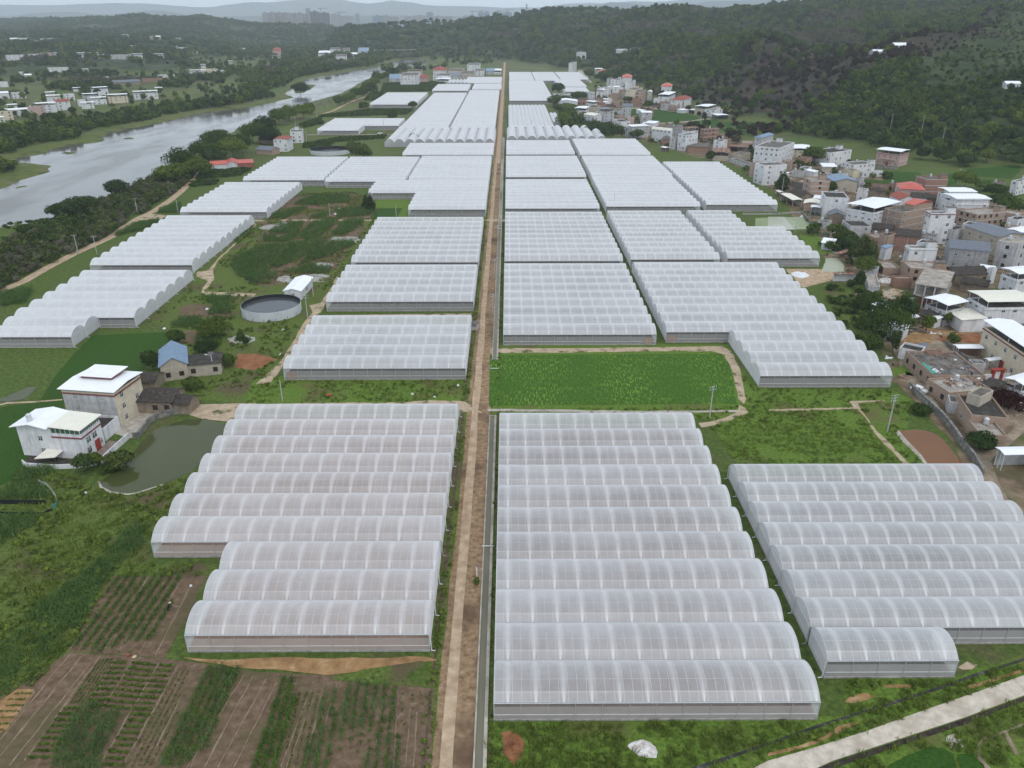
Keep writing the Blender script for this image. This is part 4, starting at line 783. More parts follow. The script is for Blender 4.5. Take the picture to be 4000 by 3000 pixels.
def house_at(label, loc, rz, w, d, h, wall='white', roof='flat', rm=None, win='glass', group=None, nwin=None, rise=None, extra='', cat='house', floors=None, skip=0.25, canopy_h=2.6, name='house'):
    root = thing(name, label, cat, loc, rz, group); HOUSES.append((loc[0], loc[1], w, d, rz, h)); m = WALL[wall]
    dist = loc[1]; top = h - canopy_h if roof == 'canopy' else h; par = 0.55 if roof in ('flat', 'canopy') else 0
    B = MB()
    if roof == 'frame':
        frame_house(root, w, d, h); return root
    if par:
        t = .22; zs = top - par
        B.quad((0, 0, -.5), (w, 0, -.5), (w, 0, top), (0, 0, top)); B.quad((w, 0, -.5), (w, d, -.5), (w, d, top), (w, 0, top)); B.quad((w, d, -.5), (0, d, -.5), (0, d, top), (w, d, top)); B.quad((0, d, -.5), (0, 0, -.5), (0, 0, top), (0, d, top))
        for p, q, r_, s_ in (((0, 0), (w, 0), (w - t, t), (t, t)), ((w, 0), (w, d), (w - t, d - t), (w - t, t)), ((w, d), (0, d), (t, d - t), (w - t, d - t)), ((0, d), (0, 0), (t, t), (t, d - t))):
            B.quad((*p, top), (*q, top), (*r_, top), (*s_, top)); B.quad((*s_, top), (*r_, top), (*r_, zs), (*s_, zs))
        B.build('wall', m, root)
        rb = MB(); rb.quad((t, t, zs), (w - t, t, zs), (w - t, d - t, zs), (t, d - t, zs)); rb.build('roof', ROOFM[rm if roof == 'flat' and rm else 'slab'], root)
        if 'cornice' in extra:
            cb = MB()
            for x0, x1, y0, y1 in ((-.25, w + .25, -.25, -.003), (-.25, -.003, 0, d), (w + .003, w + .25, 0, d)): cb.box(x0, x1, y0, y1, top - .75, top - .5, 0, True)
            cb.build('cornice', M_trim if 'red' in extra else m, root)
    else:
        r = rise if rise is not None else 0.22 * min(w, d)
        if roof in ('gable', 'gabley', 'arch'):
            alongx = roof == 'gable'          # ridge along x (eave faces the near side) or along y (gable faces the near side)
            if roof == 'arch': alongx = w >= d
            if 'turn' in extra: alongx = not alongx
            L, Wd = (w, d) if alongx else (d, w); K = 8 if roof == 'arch' else 2
            T = [i / K for i in range(K + 1)]; Z = [(r * math.sin(math.pi * t) if roof == 'arch' else r * (1 - abs(2 * t - 1))) for t in T]
            P = (lambda s, t, z: (s, t, z)) if alongx else (lambda s, t, z: (t, s, z))
            for t in (0, Wd): B.quad(P(0, t, -.5), P(L, t, -.5), P(L, t, h), P(0, t, h))
            for s in (0, L): B.poly([P(s, 0, -.5), P(s, Wd, -.5)] + [P(s, Wd * t, h + z) for t, z in reversed(list(zip(T, Z)))])
            B.build('wall', m, root); ov = .45; rb = MB()
            for i in range(K):
                t0, t1 = T[i] * Wd - (ov if i == 0 else 0), T[i + 1] * Wd + (ov if i == K - 1 else 0); sl = r * 2 / Wd if K == 2 else r * 3 / Wd
                za, zb = h + Z[i] - (sl * ov if i == 0 else 0) + .05, h + Z[i + 1] - (sl * ov if i == K - 1 else 0) + .05
                rb.quad(P(-ov, t0, za), P(L + ov, t0, za), P(L + ov, t1, zb), P(-ov, t1, zb)); rb.quad(P(-ov, t1, zb + .12), P(L + ov, t1, zb + .12), P(L + ov, t0, za + .12), P(-ov, t0, za + .12))
                rb.quad(P(-ov, t0, za), P(-ov, t1, zb), P(-ov, t1, zb + .12), P(-ov, t0, za + .12)); rb.quad(P(L + ov, t0, za), P(L + ov, t1, zb), P(L + ov, t1, zb + .12), P(L + ov, t0, za + .12))
                if i == 0: rb.quad(P(-ov, t0, za), P(L + ov, t0, za), P(L + ov, t0, za + .12), P(-ov, t0, za + .12))
                if i == K - 1: rb.quad(P(-ov, t1, zb), P(L + ov, t1, zb), P(L + ov, t1, zb + .12), P(-ov, t1, zb + .12))
            rb.build('roof', ROOFM[rm or 'tile'], root)
        elif roof == 'hip':
            B.box(0, w, 0, d, -.5, h); B.build('wall', m, root); ov = .6; rb = MB(); hh = h + .003
            if w >= d: r0, r1 = (d / 2, d / 2, h + r), (w - d / 2 + .01, d / 2, h + r)
            else: r0, r1 = (w / 2, w / 2, h + r), (w / 2, d - w / 2, h + r)
            c = [(-ov, -ov, hh), (w + ov, -ov, hh), (w + ov, d + ov, hh), (-ov, d + ov, hh)]
            if w >= d: rb.quad(c[0], c[1], r1, r0); rb.poly([c[1], c[2], r1]); rb.quad(c[2], c[3], r0, r1); rb.poly([c[3], c[0], r0])
            else: rb.poly([c[0], c[1], r0]); rb.quad(c[1], c[2], r1, r0); rb.poly([c[2], c[3], r1]); rb.quad(c[3], c[0], r0, r1)
            rb.build('roof', ROOFM[rm or 'red'], root)
        else:                                  # lean: one slope rising to the back
            r = rise if rise is not None else .5
            B.quad((0, 0, -.5), (w, 0, -.5), (w, 0, h), (0, 0, h)); B.quad((w, d, -.5), (0, d, -.5), (0, d, h + r), (w, d, h + r)); B.quad((w, 0, -.5), (w, d, -.5), (w, d, h + r), (w, 0, h)); B.quad((0, d, -.5), (0, 0, -.5), (0, 0, h), (0, d, h + r))
            B.build('wall', m, root); rb = MB(); o = .4; za, zb = h - o * r / d, h + r + o * r / d
            for q in (.02, .14): rb.quad((-o, -o, za + q), (w + o, -o, za + q), (w + o, d + o, zb + q), (-o, d + o, zb + q))
            rb.quad((-o, -o, za + .02), (w + o, -o, za + .02), (w + o, -o, za + .14), (-o, -o, za + .14)); rb.quad((-o, -o, za + .02), (-o, d + o, zb + .02), (-o, d + o, zb + .14), (-o, -o, za + .14)); rb.quad((w + o, -o, za + .02), (w + o, d + o, zb + .02), (w + o, d + o, zb + .14), (w + o, -o, za + .14))
            rb.build('roof', ROOFM[rm or 'white'], root)
    if roof == 'canopy':
        canopy(root, 0, w, 0, d, top, h, ROOFM[rm or 'white'])
        if 'room' in extra: rb = MB(); rb.box(w * .45, w - .3, .3, d - .3, top - par, h - .25); rb.build('roof_room', m, root)
    if 'tower' in extra:
        tb = MB(); tw = min(3.4, w * .45); td = min(3.6, d * .45); x0 = w - tw - .3 if 'towerr' in extra else w * .3; y0 = d - td - .25
        tb.box(x0, x0 + tw, y0, y0 + td, top - .5, top + 2.2); s = tb.build('stair_tower', m, root)
        tb = MB(); tb.box(x0 - .2, x0 + tw + .2, y0 - .2, y0 + td + .2, top + 2.2, top + 2.38, 0, True); tb.build('roof_cap', ROOFM['slab'], s)
    if 'penthouse' in extra:
        tb = MB(); tb.box(w * .5, w - .05, d * .35, d - .05, top - .5, top + 2.5); s = tb.build('top_room', m, root)
        pb = MB(); x0, x1, y0, y1 = w * .5 - .6, w + .6, d * .35 - .6, d + .6; ym = (y0 + y1) / 2; z0, z1 = top + 2.4, top + 3.9
        pb.quad((x0, y0, z0), (x1, y0, z0), (x1, ym, z1), (x0, ym, z1)); pb.quad((x1, y1, z0), (x0, y1, z0), (x0, ym, z1), (x1, ym, z1)); pb.poly([(x0 + .6, y0 + .6, z0), (x0 + .6, y1 - .6, z0), (x0 + .6, ym, z1 - .1)]); pb.poly([(x1 - .6, y0 + .6, z0), (x1 - .6, y1 - .6, z0), (x1 - .6, ym, z1 - .1)]); pb.build('top_roof', ROOFM['red'], s)
    hr_ = random.Random(int(loc[0] * 7 + loc[1] * 13))
    if roof == 'flat' and 'tank' not in extra and dist < 900 and hr_.random() < .4: extra += ' tank'
    if floors and floors >= 2 and dist < 900 and win == 'glass' and hr_.random() < .5 and w > 5:
        bb = MB(); z = top / floors; bw = w * hr_.uniform(.35, .7); x0 = (w - bw) * hr_.random(); bb.box(x0, x0 + bw, -1.15, -.004, z - .12, z + .06, 0, True); bb.box(x0, x0 + bw, -1.15, -1.03, z + .06, z + .95); bb.box(x0, x0 + .12, -1.03, -.004, z + .06, z + .95); bb.box(x0 + bw - .12, x0 + bw, -1.03, -.004, z + .06, z + .95); bb.build('balcony', m, root)
    if dist < 600 and top > 5 and hr_.random() < .7:
        px_ = w * hr_.uniform(.05, .95); pb = MB(); pb.tube((px_, -.1, 0), (px_, -.1, top - .3), .07, n=5); pb.build('drainpipe', M_wframe, root)
    if 'tank' in extra: put('water_tank', tank_mesh(), root, (w * .2, d * .6, top - (.55 if par else 0)))
    nf = floors if floors is not None else max(1, int(round(top / 3.2)))
    if 'band' in extra:
        for fl in range(1, nf + 1):
            z = fl * top / nf - .35; bb = MB(); bb.box(-.04, w + .04, -.04, -.003, z, z + .3, 0, True); bb.box(-.04, -.003, 0, d, z, z + .3, 0, True); bb.box(w + .003, w + .04, 0, d, z, z + .3, 0, True); bb.build('floor_band', WALL['dirty'], root)
    # windows and doors on the faces that look towards the fields
    if win:
        ang = rz; cx, cyv = loc[0], loc[1]; R2 = lambda px_, py_: (cx + px_ * math.cos(ang) - py_ * math.sin(ang), cyv + px_ * math.sin(ang) + py_ * math.cos(ang))
        ww, wh = (1.3, 1.45) if dist < 700 else (1.7, 1.6)
        for fi, (L, org, fr, nrm) in enumerate(((w, (0, 0), 0.0, (0, -1)), (d, (w, 0), math.pi / 2, (1, 0)), (d, (0, d), -math.pi / 2, (-1, 0)))):
            mid = R2(org[0] + math.cos(fr) * L / 2, org[1] + math.sin(fr) * L / 2); nv = Vector((nrm[0] * math.cos(ang) - nrm[1] * math.sin(ang), nrm[0] * math.sin(ang) + nrm[1] * math.cos(ang)))
            if nv.dot(Vector((-mid[0], -mid[1]))) < 0.12 * math.hypot(*mid) or L < 2.4: continue
            n = nwin if nwin is not None else max(1, int(L / (3.3 if dist < 700 else 4.6)))
            n = min(n, 5)
            if L < 5 and nwin is None: n = 1
            for fl in range(nf):
                fh = top / nf; z = fl * fh + min(1.05, fh * .3)
                hh = min(wh, fh - 1.3)
                if hh < .6: continue
                for i in range(n):
                    if hrnd.random() < skip: continue
                    x0 = L * (i + .5) / n - ww / 2; p = (org[0] + math.cos(fr) * x0, org[1] + math.sin(fr) * x0)
                    put('window', win_mesh(ww, round(hh, 1), win), root, (p[0], p[1], z), fr)
            if fi == 0 and 'door' in extra:
                db = MB(); db.box(0, 1.9, -.06, .02, 0, 2.6); dd = db.build('door', M_doorred if 'reddoor' in extra else M_hole, root, (w * .5 - .9, 0, 0))
    return root
def canopy(root, x0, x1, y0, y1, z0, z1, mat, ov=.6, pitch=.5):
    rb = MB(); xm = (x0 + x1) / 2; X0, X1, Y0, Y1 = x0 - ov, x1 + ov, y0 - ov, y1 + ov; alongx = (x1 - x0) >= (y1 - y0)
    if alongx:
        ym = (Y0 + Y1) / 2
        for q in (0, .12): rb.quad((X0, Y0, z1 - pitch + q), (X1, Y0, z1 - pitch + q), (X1, ym, z1 + q), (X0, ym, z1 + q)); rb.quad((X1, Y1, z1 - pitch + q), (X0, Y1, z1 - pitch + q), (X0, ym, z1 + q), (X1, ym, z1 + q))
        rb.quad((X0, Y0, z1 - pitch), (X1, Y0, z1 - pitch), (X1, Y0, z1 - pitch + .12), (X0, Y0, z1 - pitch + .12))
        for X in (X0, X1): rb.quad((X, Y0, z1 - pitch), (X, ym, z1), (X, ym, z1 + .12), (X, Y0, z1 - pitch + .12)); rb.quad((X, ym, z1), (X, Y1, z1 - pitch), (X, Y1, z1 - pitch + .12), (X, ym, z1 + .12))
    else:
        xm = (X0 + X1) / 2
        for q in (0, .12): rb.quad((X0, Y0, z1 - pitch + q), (xm, Y0, z1 + q), (xm, Y1, z1 + q), (X0, Y1, z1 - pitch + q)); rb.quad((xm, Y0, z1 + q), (X1, Y0, z1 - pitch + q), (X1, Y1, z1 - pitch + q), (xm, Y1, z1 + q))
        for X, in ((X0,), (X1,)): rb.quad((X, Y0, z1 - pitch), (X, Y1, z1 - pitch), (X, Y1, z1 - pitch + .12), (X, Y0, z1 - pitch + .12))
        rb.quad((X0, Y0, z1 - pitch), (xm, Y0, z1), (xm, Y0, z1 + .12), (X0, Y0, z1 - pitch + .12)); rb.quad((xm, Y0, z1), (X1, Y0, z1 - pitch), (X1, Y0, z1 - pitch + .12), (xm, Y0, z1 + .12))
    r = rb.build('canopy_roof', mat, root)
    pm = cached(('cpost', round(z1 - z0, 1)), lambda: (lambda m: (m.box(-.07, .07, -.07, .07, 0, z1 - z0 - pitch + .05), m.mesh('canopy_post', M_pipe))[1])(MB()))
    for px_ in (x0 + .15, (x0 + x1) / 2, x1 - .15):
        for py_ in (y0 + .15, y1 - .15): put('canopy_post', pm, root, (px_, py_, z0))
    return r
def frame_house(root, w, d, h):
    m = WALL['dirty']; zs = (h - .35, h / 2 - .2)
    for z in zs:
        s = MB(); s.box(-.5, w + .5, -.5, d + .5, z, z + .3, 0, True); s.build('slab', ROOFM['pale'], root)
    for i in range(4):
        for j in range(3):
            c = MB(); x, y = w * i / 3, d * j / 2; c.box(x - .22, x + .22, y - .22, y + .22, -.3, zs[1]); c.box(x - .22, x + .22, y - .22, y + .22, zs[1] + .3, zs[0]); c.build('column', m, root)
    b = MB(); b.box(.3, w - .3, d * .55, d * .55 + .2, zs[1] + .3, zs[0]); b.build('back_wall', WALL['brick'], root)
def open_shed(label, k, a, b, c, h, rm='white', wall=None, group='village sheds', posts=True, pitch=.3, cat='shed'):
    A, x, w, d, z0, rz = rect3(k, a, b, c, h); root = thing('shed', label, cat, (A.x, A.y, 0), rz, group); HOUSES.append((A.x, A.y, w, d, rz, h))
    canopy(root, .4, w - .4, .4, d - .4, 0, h, ROOFM[rm], .4, pitch)
    if wall: mb = MB(); mb.box(.4, w - .4, d - .6, d - .42, 0, h - .5); mb.box(.4, .6, .6, d - .6, 0, h - .6); mb.build('wall', WALL[wall], root)
    return root
H = house
# near part of the village, right edge
H('white corner house with dark stair slots behind the tall white house', 'a', (90, 45), (385, 112), (620, 20), 13, 'white', 'flat', extra='tower cornice', floors=4)
H('tall plain white house beside the third column of greenhouses', 'a', (118, 335), (150, 385), (503, 367), 12, 'white', 'flat', extra='tank', floors=4, nwin=2)
H('tall brick house with pale floor lines next to the blue roofed hall', 'a', (770, 560), (885, 628), (1130, 603), 11, 'tan', 'flat', 'pale', 'hole', extra='towerl band', floors=4, nwin=1)
H('white and cream house above the green pond', 'a', (1045, 788), (1110, 880), (1432, 850), 10.5, 'white', 'flat', 'dark', extra='tank', floors=3, nwin=1)
H('pale hall with a blue sheet roof', 'a', (1265, 650), (1612, 640), (1400, 525), 6, 'beige', 'gabley', 'blue', depth=16, rise=1.6, nwin=1, floors=1, cat='hall')
H('large white house with a long stained side wall and white canopy', 'a', (1492, 965), (1880, 1045), (2270, 940), 11.5, 'white', 'canopy', 'white', extra='cornice', floors=4)
H('low stained annex attached in front of the large white house', 'a', (1370, 1240), (1500, 1335), (1760, 1290), 6, 'dirty', 'flat', 'dark', floors=2)
H('cream two storey house half hidden behind the round tree', 'a', (605, 118), (835, 122), (850, 60), 6.5, 'cream', 'canopy', 'white', canopy_h=1.6, floors=2)
H('white house with an open white porch right of the round tree', 'a', (1062, 120), (1190, 185), (1520, 140), 9.5, 'white', 'flat', 'dark', extra='tower', floors=3)
H('pink house with a long white canopy under the wooded hill', 'a', (1925, 120), (2291, 162), (2410, 128), 10.4, 'pink', 'canopy', 'white', extra='cornice reddoor door', floors=2, canopy_h=2.4, skip=.1)
H('small white house with a stair room below the pink house', 'a', (1512, 320), (1560, 375), (1890, 352), 5.5, 'white', 'flat', extra='towerr tank', floors=2)
H('white roofed garage box behind the round tree', 'a', (1078, 418), (1282, 412), (1235, 368), 3.6, 'beige', 'lean', 'white', win=None, cat='garage')
H('yellow porch house at the corner of the small white house', 'a', (1395, 430), (1545, 470), (1560, 440), 4.2, 'cream', 'flat', nwin=1, floors=1)
H('low white cottage with a walled yard by the dark paddy', 'a', (1580, 480), (1700, 490), (2010, 470), 3.6, 'white', 'flat', 'dark', floors=1)
H('row of low tiled sheds left of the tall brick house', 'a', (500, 690), (742, 758), (760, 700), 3.6, 'tan', 'gable', 'tile', floors=1, win='hole')
H('dark tiled low house behind the white lean roof', 'a', (540, 790), (730, 870), (760, 800), 3.2, 'mud', 'gable', 'tile', win=None)
open_shed('white lean roof over a pig pen by the lone greenhouse', 'a', (395, 822), (590, 925), (725, 905), 4, 'cream', 'beige')
open_shed('tiny cream roofed hut left of the pig pen', 'a', (320, 775), (380, 805), (440, 795), 3, 'cream', 'brick')
H('arched brick shed beside the white and cream house', 'a', (770, 985), (1015, 1000), (1030, 945), 4, 'tan', 'arch', 'cream', win=None, rise=.8, cat='shed', name='shed')
open_shed('white porch in front of the white and cream house', 'a', (870, 1045), (1032, 1048), (1040, 1012), 4, 'white', 'white')
H('small grey tiled gable house beneath the white and cream house', 'a', (1180, 1172), (1400, 1178), (1370, 1120), 3.6, 'mud', 'gabley', 'slate', win=None)
H('house with a red hipped roof and a tiny dormer', 'b', (262, 742), (645, 772), (590, 690), 6.5, 'pink', 'hip', 'red', floors=2, nwin=2)
H('windowless brick tower house in the dark paddies', 'b', (625, 545), (680, 605), (1022, 602), 10, 'brick', 'flat', extra='band towerr', win=None, floors=3)
H('brick house with a red gabled top floor', 'b', (55, 1048), (310, 1118), (770, 1040), 10, 'tan', 'flat', 'slab', extra='penthouse band tank', floors=3)
H('dark red tiled shed behind the white canopy house', 'b', (110, 850), (270, 920), (430, 880), 6, 'white', 'gable', 'redtile', win=None)
H('white shed with a slate roof between brick tower and red gable', 'b', (430, 880), (690, 905), (700, 850), 6, 'white', 'gable', 'tile', win=None)
H('long white house with two white roofs and a narrow dark gap', 'b', (1000, 815), (1170, 900), (1690, 900), 12.5, 'white', 'canopy', 'white', extra='room cornice', floors=4)
H('white roof farther back behind the long white house', 'b', (1015, 720), (1060, 790), (1470, 790), 11, 'white', 'canopy', 'white', floors=3, extra='room')
H('brick house with empty window holes and a bare slab roof', 'b', (1300, 1070), (1480, 1152), (1930, 1110), 9.2, 'tan', 'flat', 'pale', 'hole', extra='band towerr', floors=3)
H('narrow brick wing joined to the bare slab house', 'b', (1145, 1060), (1240, 1100), (1310, 1075), 8.4, 'tan', 'flat', 'slab', 'hole', floors=3)
H('tall white house with a dark square roof and cream side room', 'b', (512, 1095), (760, 1132), (1150, 1132), 14, 'white', 'flat', 'dark', extra='cornice red towerr', floors=4, nwin=2)
H('grey walled yard house next to the long slate roof', 'b', (1070, 1340), (1140, 1400), (1300, 1345), 7, 'dirty', 'flat', 'dark', win=None)
H('long grey house with a slate sheet roof and three windows', 'd', (1080, 165), (1720, 372), (2300, 300), 8.2, 'beige', 'gable', 'slate', depth=14, rise=1.4, floors=2, nwin=3, skip=0)
H('brick and grey house with a single sloping slate roof', 'd', (850, 668), (1550, 640), (1400, 430), 8, 'grey', 'gable', 'slate', depth=13, rise=2.0, floors=2, nwin=3, skip=.3)
H('tall bare concrete house at the right edge', 'd', (1755, 425), (2095, 512), (2330, 420), 11, 'dirty', 'flat', 'pale', 'hole', floors=3, nwin=1)
H('white stepped house with a stair room and roof terrace', 'c', (1285, 515), (1490, 575), (2022, 585), 7.8, 'white', 'flat', 'slab', extra='tower tank cornice', floors=2, nwin=2, skip=.2)
H('brick house with a black tiled gable roof', 'c', (1225, 382), (1690, 372), (1640, 250), 6.8, 'brick', 'gable', 'tile', depth=10, rise=1.8, win=None)
H('brick stair wing left of the black tiled gable', 'c', (985, 285), (1080, 340), (1230, 300), 7.4, 'tan', 'flat', 'dark', win=None, extra='tank')
H('low brick yard with a bare slab roof', 'c', (640, 300), (820, 382), (985, 332), 3.6, 'tan', 'flat', 'pale', win=None)
H('tiny blue roofed cabin on stilts against the brick house', 'c', (978, 548), (1035, 582), (1162, 556), 5.2, 'white', 'lean', 'blue', win=None, rise=.4, cat='cabin')
H('raised concrete yard with a low brick edge', 'c', (852, 820), (985, 950), (1235, 905), 2.6, 'tan', 'flat', 'pale', win=None, cat='terrace')
H('flat roofed brick house behind the unfinished frame', 'c', (1445, 820), (1510, 965), (2190, 985), 5.6, 'tan', 'flat', 'pale', 'hole', extra='tank towerr', floors=2)
H('unfinished concrete frame house on red earth', 'd', (148, 1255), (702, 1332), (850, 1035), 8.4, 'dirty', 'frame')
H('small roofless brick room left of the unfinished frame', 'c', (1170, 1100), (1200, 1150), (1540, 1160), 3.8, 'brick', 'flat', 'pale', win=None, cat='shed', name='shed')
H('low concrete strip roof with a leaning wall beside the bushes', 'c', (640, 1060), (695, 1300), (910, 1300), 3.2, 'dirty', 'flat', 'pale', win=None, cat='shed', name='shed')
H('old long tiled farmhouse under the slate roofed brick house', 'd', (900, 1090), (1540, 1060), (1530, 930), 3.8, 'mud', 'gable', 'tile', depth=9, rise=1.6, floors=1, win='hole')
H('sunken tiled shed in front of the old farmhouse', 'd', (990, 1230), (1500, 1310), (1560, 1230), 3, 'mud', 'gable', 'tile', win=None, cat='shed', name='shed')
H('narrow pale annex with two small windows behind the tiled shed', 'd', (1570, 960), (1600, 975), (1690, 960), 6, 'white', 'flat', 'slab', nwin=1, floors=2)
H('house under a bright white pitched canopy beside the unfinished frame', 'd', (500, 1475), (752, 1640), (1108, 1565), 8, 'dirty', 'canopy', 'white', floors=2)
H('broad white house under a large cream canopy', 'd', (1245, 1375), (1530, 1572), (2420, 1560), 10, 'white', 'canopy', 'cream', floors=3, extra='cornice')
H('white house with two white canopies at the right edge', 'd', (1790, 940), (2110, 1045), (2520, 1010), 11, 'white', 'canopy', 'white', floors=3, extra='cornice')
H('low white garage with a cream sheet roof by the lane', 'e', (882, 272), (1145, 442), (1508, 415), 4.2, 'white', 'lean', 'cream', win=None, rise=.5, cat='garage')
H('long pink and cream terrace house with white canopy at the right edge', 'e', (1560, 425), (2420, 990), (2820, 930), 10.6, 'cream', 'canopy', 'white', floors=2, extra='cornice red reddoor door', canopy_h=2.4, skip=.05)
H('low brick workshop with a broad bare roof and green tarpaulin', 'e', (172, 972), (645, 1395), (1540, 1390), 4, 'tan', 'flat', 'slab', 'hole', floors=1, nwin=4, skip=0)
H('low brick house with laundry on its pale roof', 'f', (660, 115), (930, 370), (1660, 310), 4, 'tan', 'flat', 'pale', 'hole', floors=1)
H('brick house with a dark flat roof along the lane', 'f', (1060, 385), (1310, 752), (1910, 752), 5, 'tan', 'flat', 'dark', floors=1, nwin=3)
H('small brick store with a pale slab roof by the lane fork', 'f', (1240, 822), (1460, 1088), (1860, 1040), 3.6, 'tan', 'flat', 'pale', win=None, cat='shed', name='shed')
open_shed('white roofed open shed at the lane fork on the right edge', 'f', (1800, 1295), (1880, 1432), (2500, 1420), 4.6, 'white', 'dirty')
H('pale rooftop cabin with a black door on the dark roof', 'f', (1372, 305), (1470, 450), (1690, 330), 7.2, 'beige', 'flat', 'slab', win=None, cat='cabin')
open_shed('white sheet canopy beside the pink terrace house', 'e', (925, 850), (1075, 922), (1540, 922), 3.2, 'white', 'brick')
open_shed('small white canopy over motorbikes at the cream facade', 'e', (1562, 1090), (1610, 1140), (1840, 1110), 3, 'white')
open_shed('little tin shack beside the utility pole', 'e', (235, 350), (290, 408), (425, 372), 2.8, 'white', 'mud')
H('white tin box behind the small garden tree', 'e', (650, 425), (680, 435), (792, 410), 3, 'white', 'lean', 'white', win=None, rise=.3, cat='shed', name='shed')
H('low tiled hut behind the garden trees', 'e', (440, 390), (720, 400), (720, 300), 3, 'mud', 'gable', 'tile', win=None, cat='hut', name='hut')
open_shed('grey corrugated lean roof on the orange earth', 'e', (300, 850), (370, 905), (590, 870), 2.2, 'slate')
open_shed('rusty roofed hut at the milky pond', 'c', (-60, 1040), (40, 1068), (450, 1072), 3.4, 'rust', 'white')
open_shed('collapsed rusty roof in the bushes', 'c', (20, 680), (140, 700), (400, 600), 1.8, 'rust')
H('old tiled roof behind the black door cabin', 'f', (1400, 250), (1700, 330), (1940, 270), 3.6, 'mud', 'gable', 'tile', depth=7, rise=1.2, win=None)
H('narrow grey slab store between the laundry roof and the dark flat roof', 'f', (900, 400), (930, 520), (1060, 470), 3.4, 'dirty', 'flat', 'slab', win=None, cat='shed', name='shed')
H('low grey shed along the yard wall of the terrace house', 'e', (1290, 1120), (1330, 1190), (1560, 1200), 3.0, 'dirty', 'flat', 'slab', win=None, cat='shed', name='shed')
H('brick lean-to behind the broad workshop roof', 'e', (530, 955), (560, 1000), (820, 1000), 4.4, 'brick', 'flat', 'slab', win=None, cat='shed', name='shed')
H('white block with a canopy at the right edge below the terrace house', 'f', (2080, 60), (2212, 200), (2500, 120), 6.5, 'white', 'canopy', 'white', floors=1)
# middle of the village
GM = 'village houses along the dark paddies'
M_ = dict(group=GM)
H('brick four storey block with empty frames beside the village road', 'h', (1340, 632), (1462, 642), (1502, 605), 14.5, 'tan', 'flat', 'slab', 'hole', extra='band', floors=4, **M_)
H('tall white house with a pointed red roof under the woods', 'h', (1742, 552), (1900, 555), (1918, 520), 13, 'white', 'hip', 'red', floors=4, **M_)
H('white three storey house with two white canopies in front of the pointed red roof', 'h', (1748, 655), (1862, 680), (1970, 635), 11, 'white', 'canopy', floors=3, **M_)
H('pink fronted house with a broad dark red hipped roof', 'g', (745, 140), (860, 165), (1012, 122), 9.5, 'white', 'hip', 'redtile', floors=3, **M_)
H('pink house corner with red columns beside the dark red roof', 'g', (668, 150), (748, 190), (860, 175), 7.5, 'redtile', 'flat', floors=2, **M_)
H('white house with a flat white canopy at the wood edge', 'g', (1125, 238), (1255, 262), (1390, 230), 9, 'beige', 'canopy', floors=3, **M_)
H('lower white wing with a tank right of the flat white canopy', 'g', (1255, 305), (1320, 320), (1500, 305), 6.5, 'white', 'flat', extra='tower tank', floors=2, **M_)
open_shed('open barn with a low white roof at the edge of the dark paddy', 'g', (1320, 378), (1420, 402), (1582, 390), 4.4, 'white', 'grey')
open_shed('small white roofed shed left of the white canopy house', 'g', (1000, 305), (1060, 322), (1122, 305), 4, 'white', 'grey')
H('plain white cube house standing alone in the dark paddy', 'g', (185, 335), (232, 362), (386, 358), 9, 'dirty', 'gabley', 'white', rise=.8, floors=3, nwin=1, **M_)
H('big white house with a curved cream roof and stained side', 'g', (300, 590), (395, 605), (692, 640), 10, 'white', 'arch', 'cream', rise=1.2, floors=3, **M_)
H('grey white house with a sloping white roof left of the curved cream roof', 'g', (0, 545), (75, 572), (335, 560), 10, 'dirty', 'canopy', floors=3, extra='room', **M_)
H('grey upper block with a tiny roof room', 'g', (612, 560), (712, 600), (835, 580), 9, 'grey', 'flat', extra='towerr tank', floors=3, **M_)
H('grey rounded house with small windows', 'g', (680, 755), (760, 765), (836, 745), 8.5, 'dirty', 'flat', floors=3, **M_)
H('tall narrow white house with grey side at the greenhouse row', 'g', (836, 690), (930, 712), (1115, 690), 12, 'white', 'flat', floors=4, **M_)
H('house with a rust brown canopy behind the tall narrow white house', 'g', (832, 585), (955, 600), (1120, 590), 12.5, 'white', 'canopy', 'rust', floors=4, **M_)
H('bare brick house with a black roof beside the paddies', 'g', (1152, 612), (1212, 622), (1442, 602), 9.5, 'brick', 'flat', 'dark', 'hole', extra='band', floors=3, **M_)
H('low brick barn in front of the bare brick house', 'g', (962, 872), (1275, 905), (1290, 850), 4.2, 'brick', 'lean', 'slab', win=None, cat='barn', **M_)
H('beige house with a brown awning behind the third column greenhouse', 'g', (1352, 985), (1605, 985), (1610, 920), 6.2, 'beige', 'canopy', 'rust', floors=2, win=None, **M_)
H('low concrete store with a stained roof right of the beige house', 'g', (1655, 1000), (1812, 1020), (1935, 985), 4.6, 'beige', 'flat', 'slab', win=None, **M_)
H('small brick gable shed beside the rounded grey house', 'g', (550, 805), (685, 795), (690, 750), 4.2, 'brick', 'gabley', 'slab', win=None, cat='shed', name='shed', **M_)
open_shed('white roofed brick lean-to at the greenhouse corner', 'g', (520, 895), (600, 912), (680, 905), 3.4, 'white', 'brick')
H('white house with a blue roof behind the white corner house', 'g', (2035, 735), (2115, 755), (2300, 700), 11, 'dirty', 'hip', 'blue', rise=1.4, floors=3, **M_)
H('brick house with a pale stair side next to the tall plain white house', 'g', (1950, 1160), (2030, 1178), (2118, 1135), 8, 'tan', 'flat', 'slab', floors=3, nwin=1, **M_)
H('low pinkish house with a pale flat roof', 'g', (1795, 838), (1960, 838), (1985, 805), 4.2, 'pink', 'flat', 'pale', win=None, **M_)
open_shed('long wavy white roof over a brick yard', 'g', (1600, 890), (1905, 905), (1890, 870), 3.6, 'rust', 'tan')
H('long low wall house behind the low concrete store', 'g', (1600, 1075), (1960, 1195), (1990, 1160), 2.6, 'dirty', 'flat', 'slab', win=None, cat='shed', name='shed', **M_)
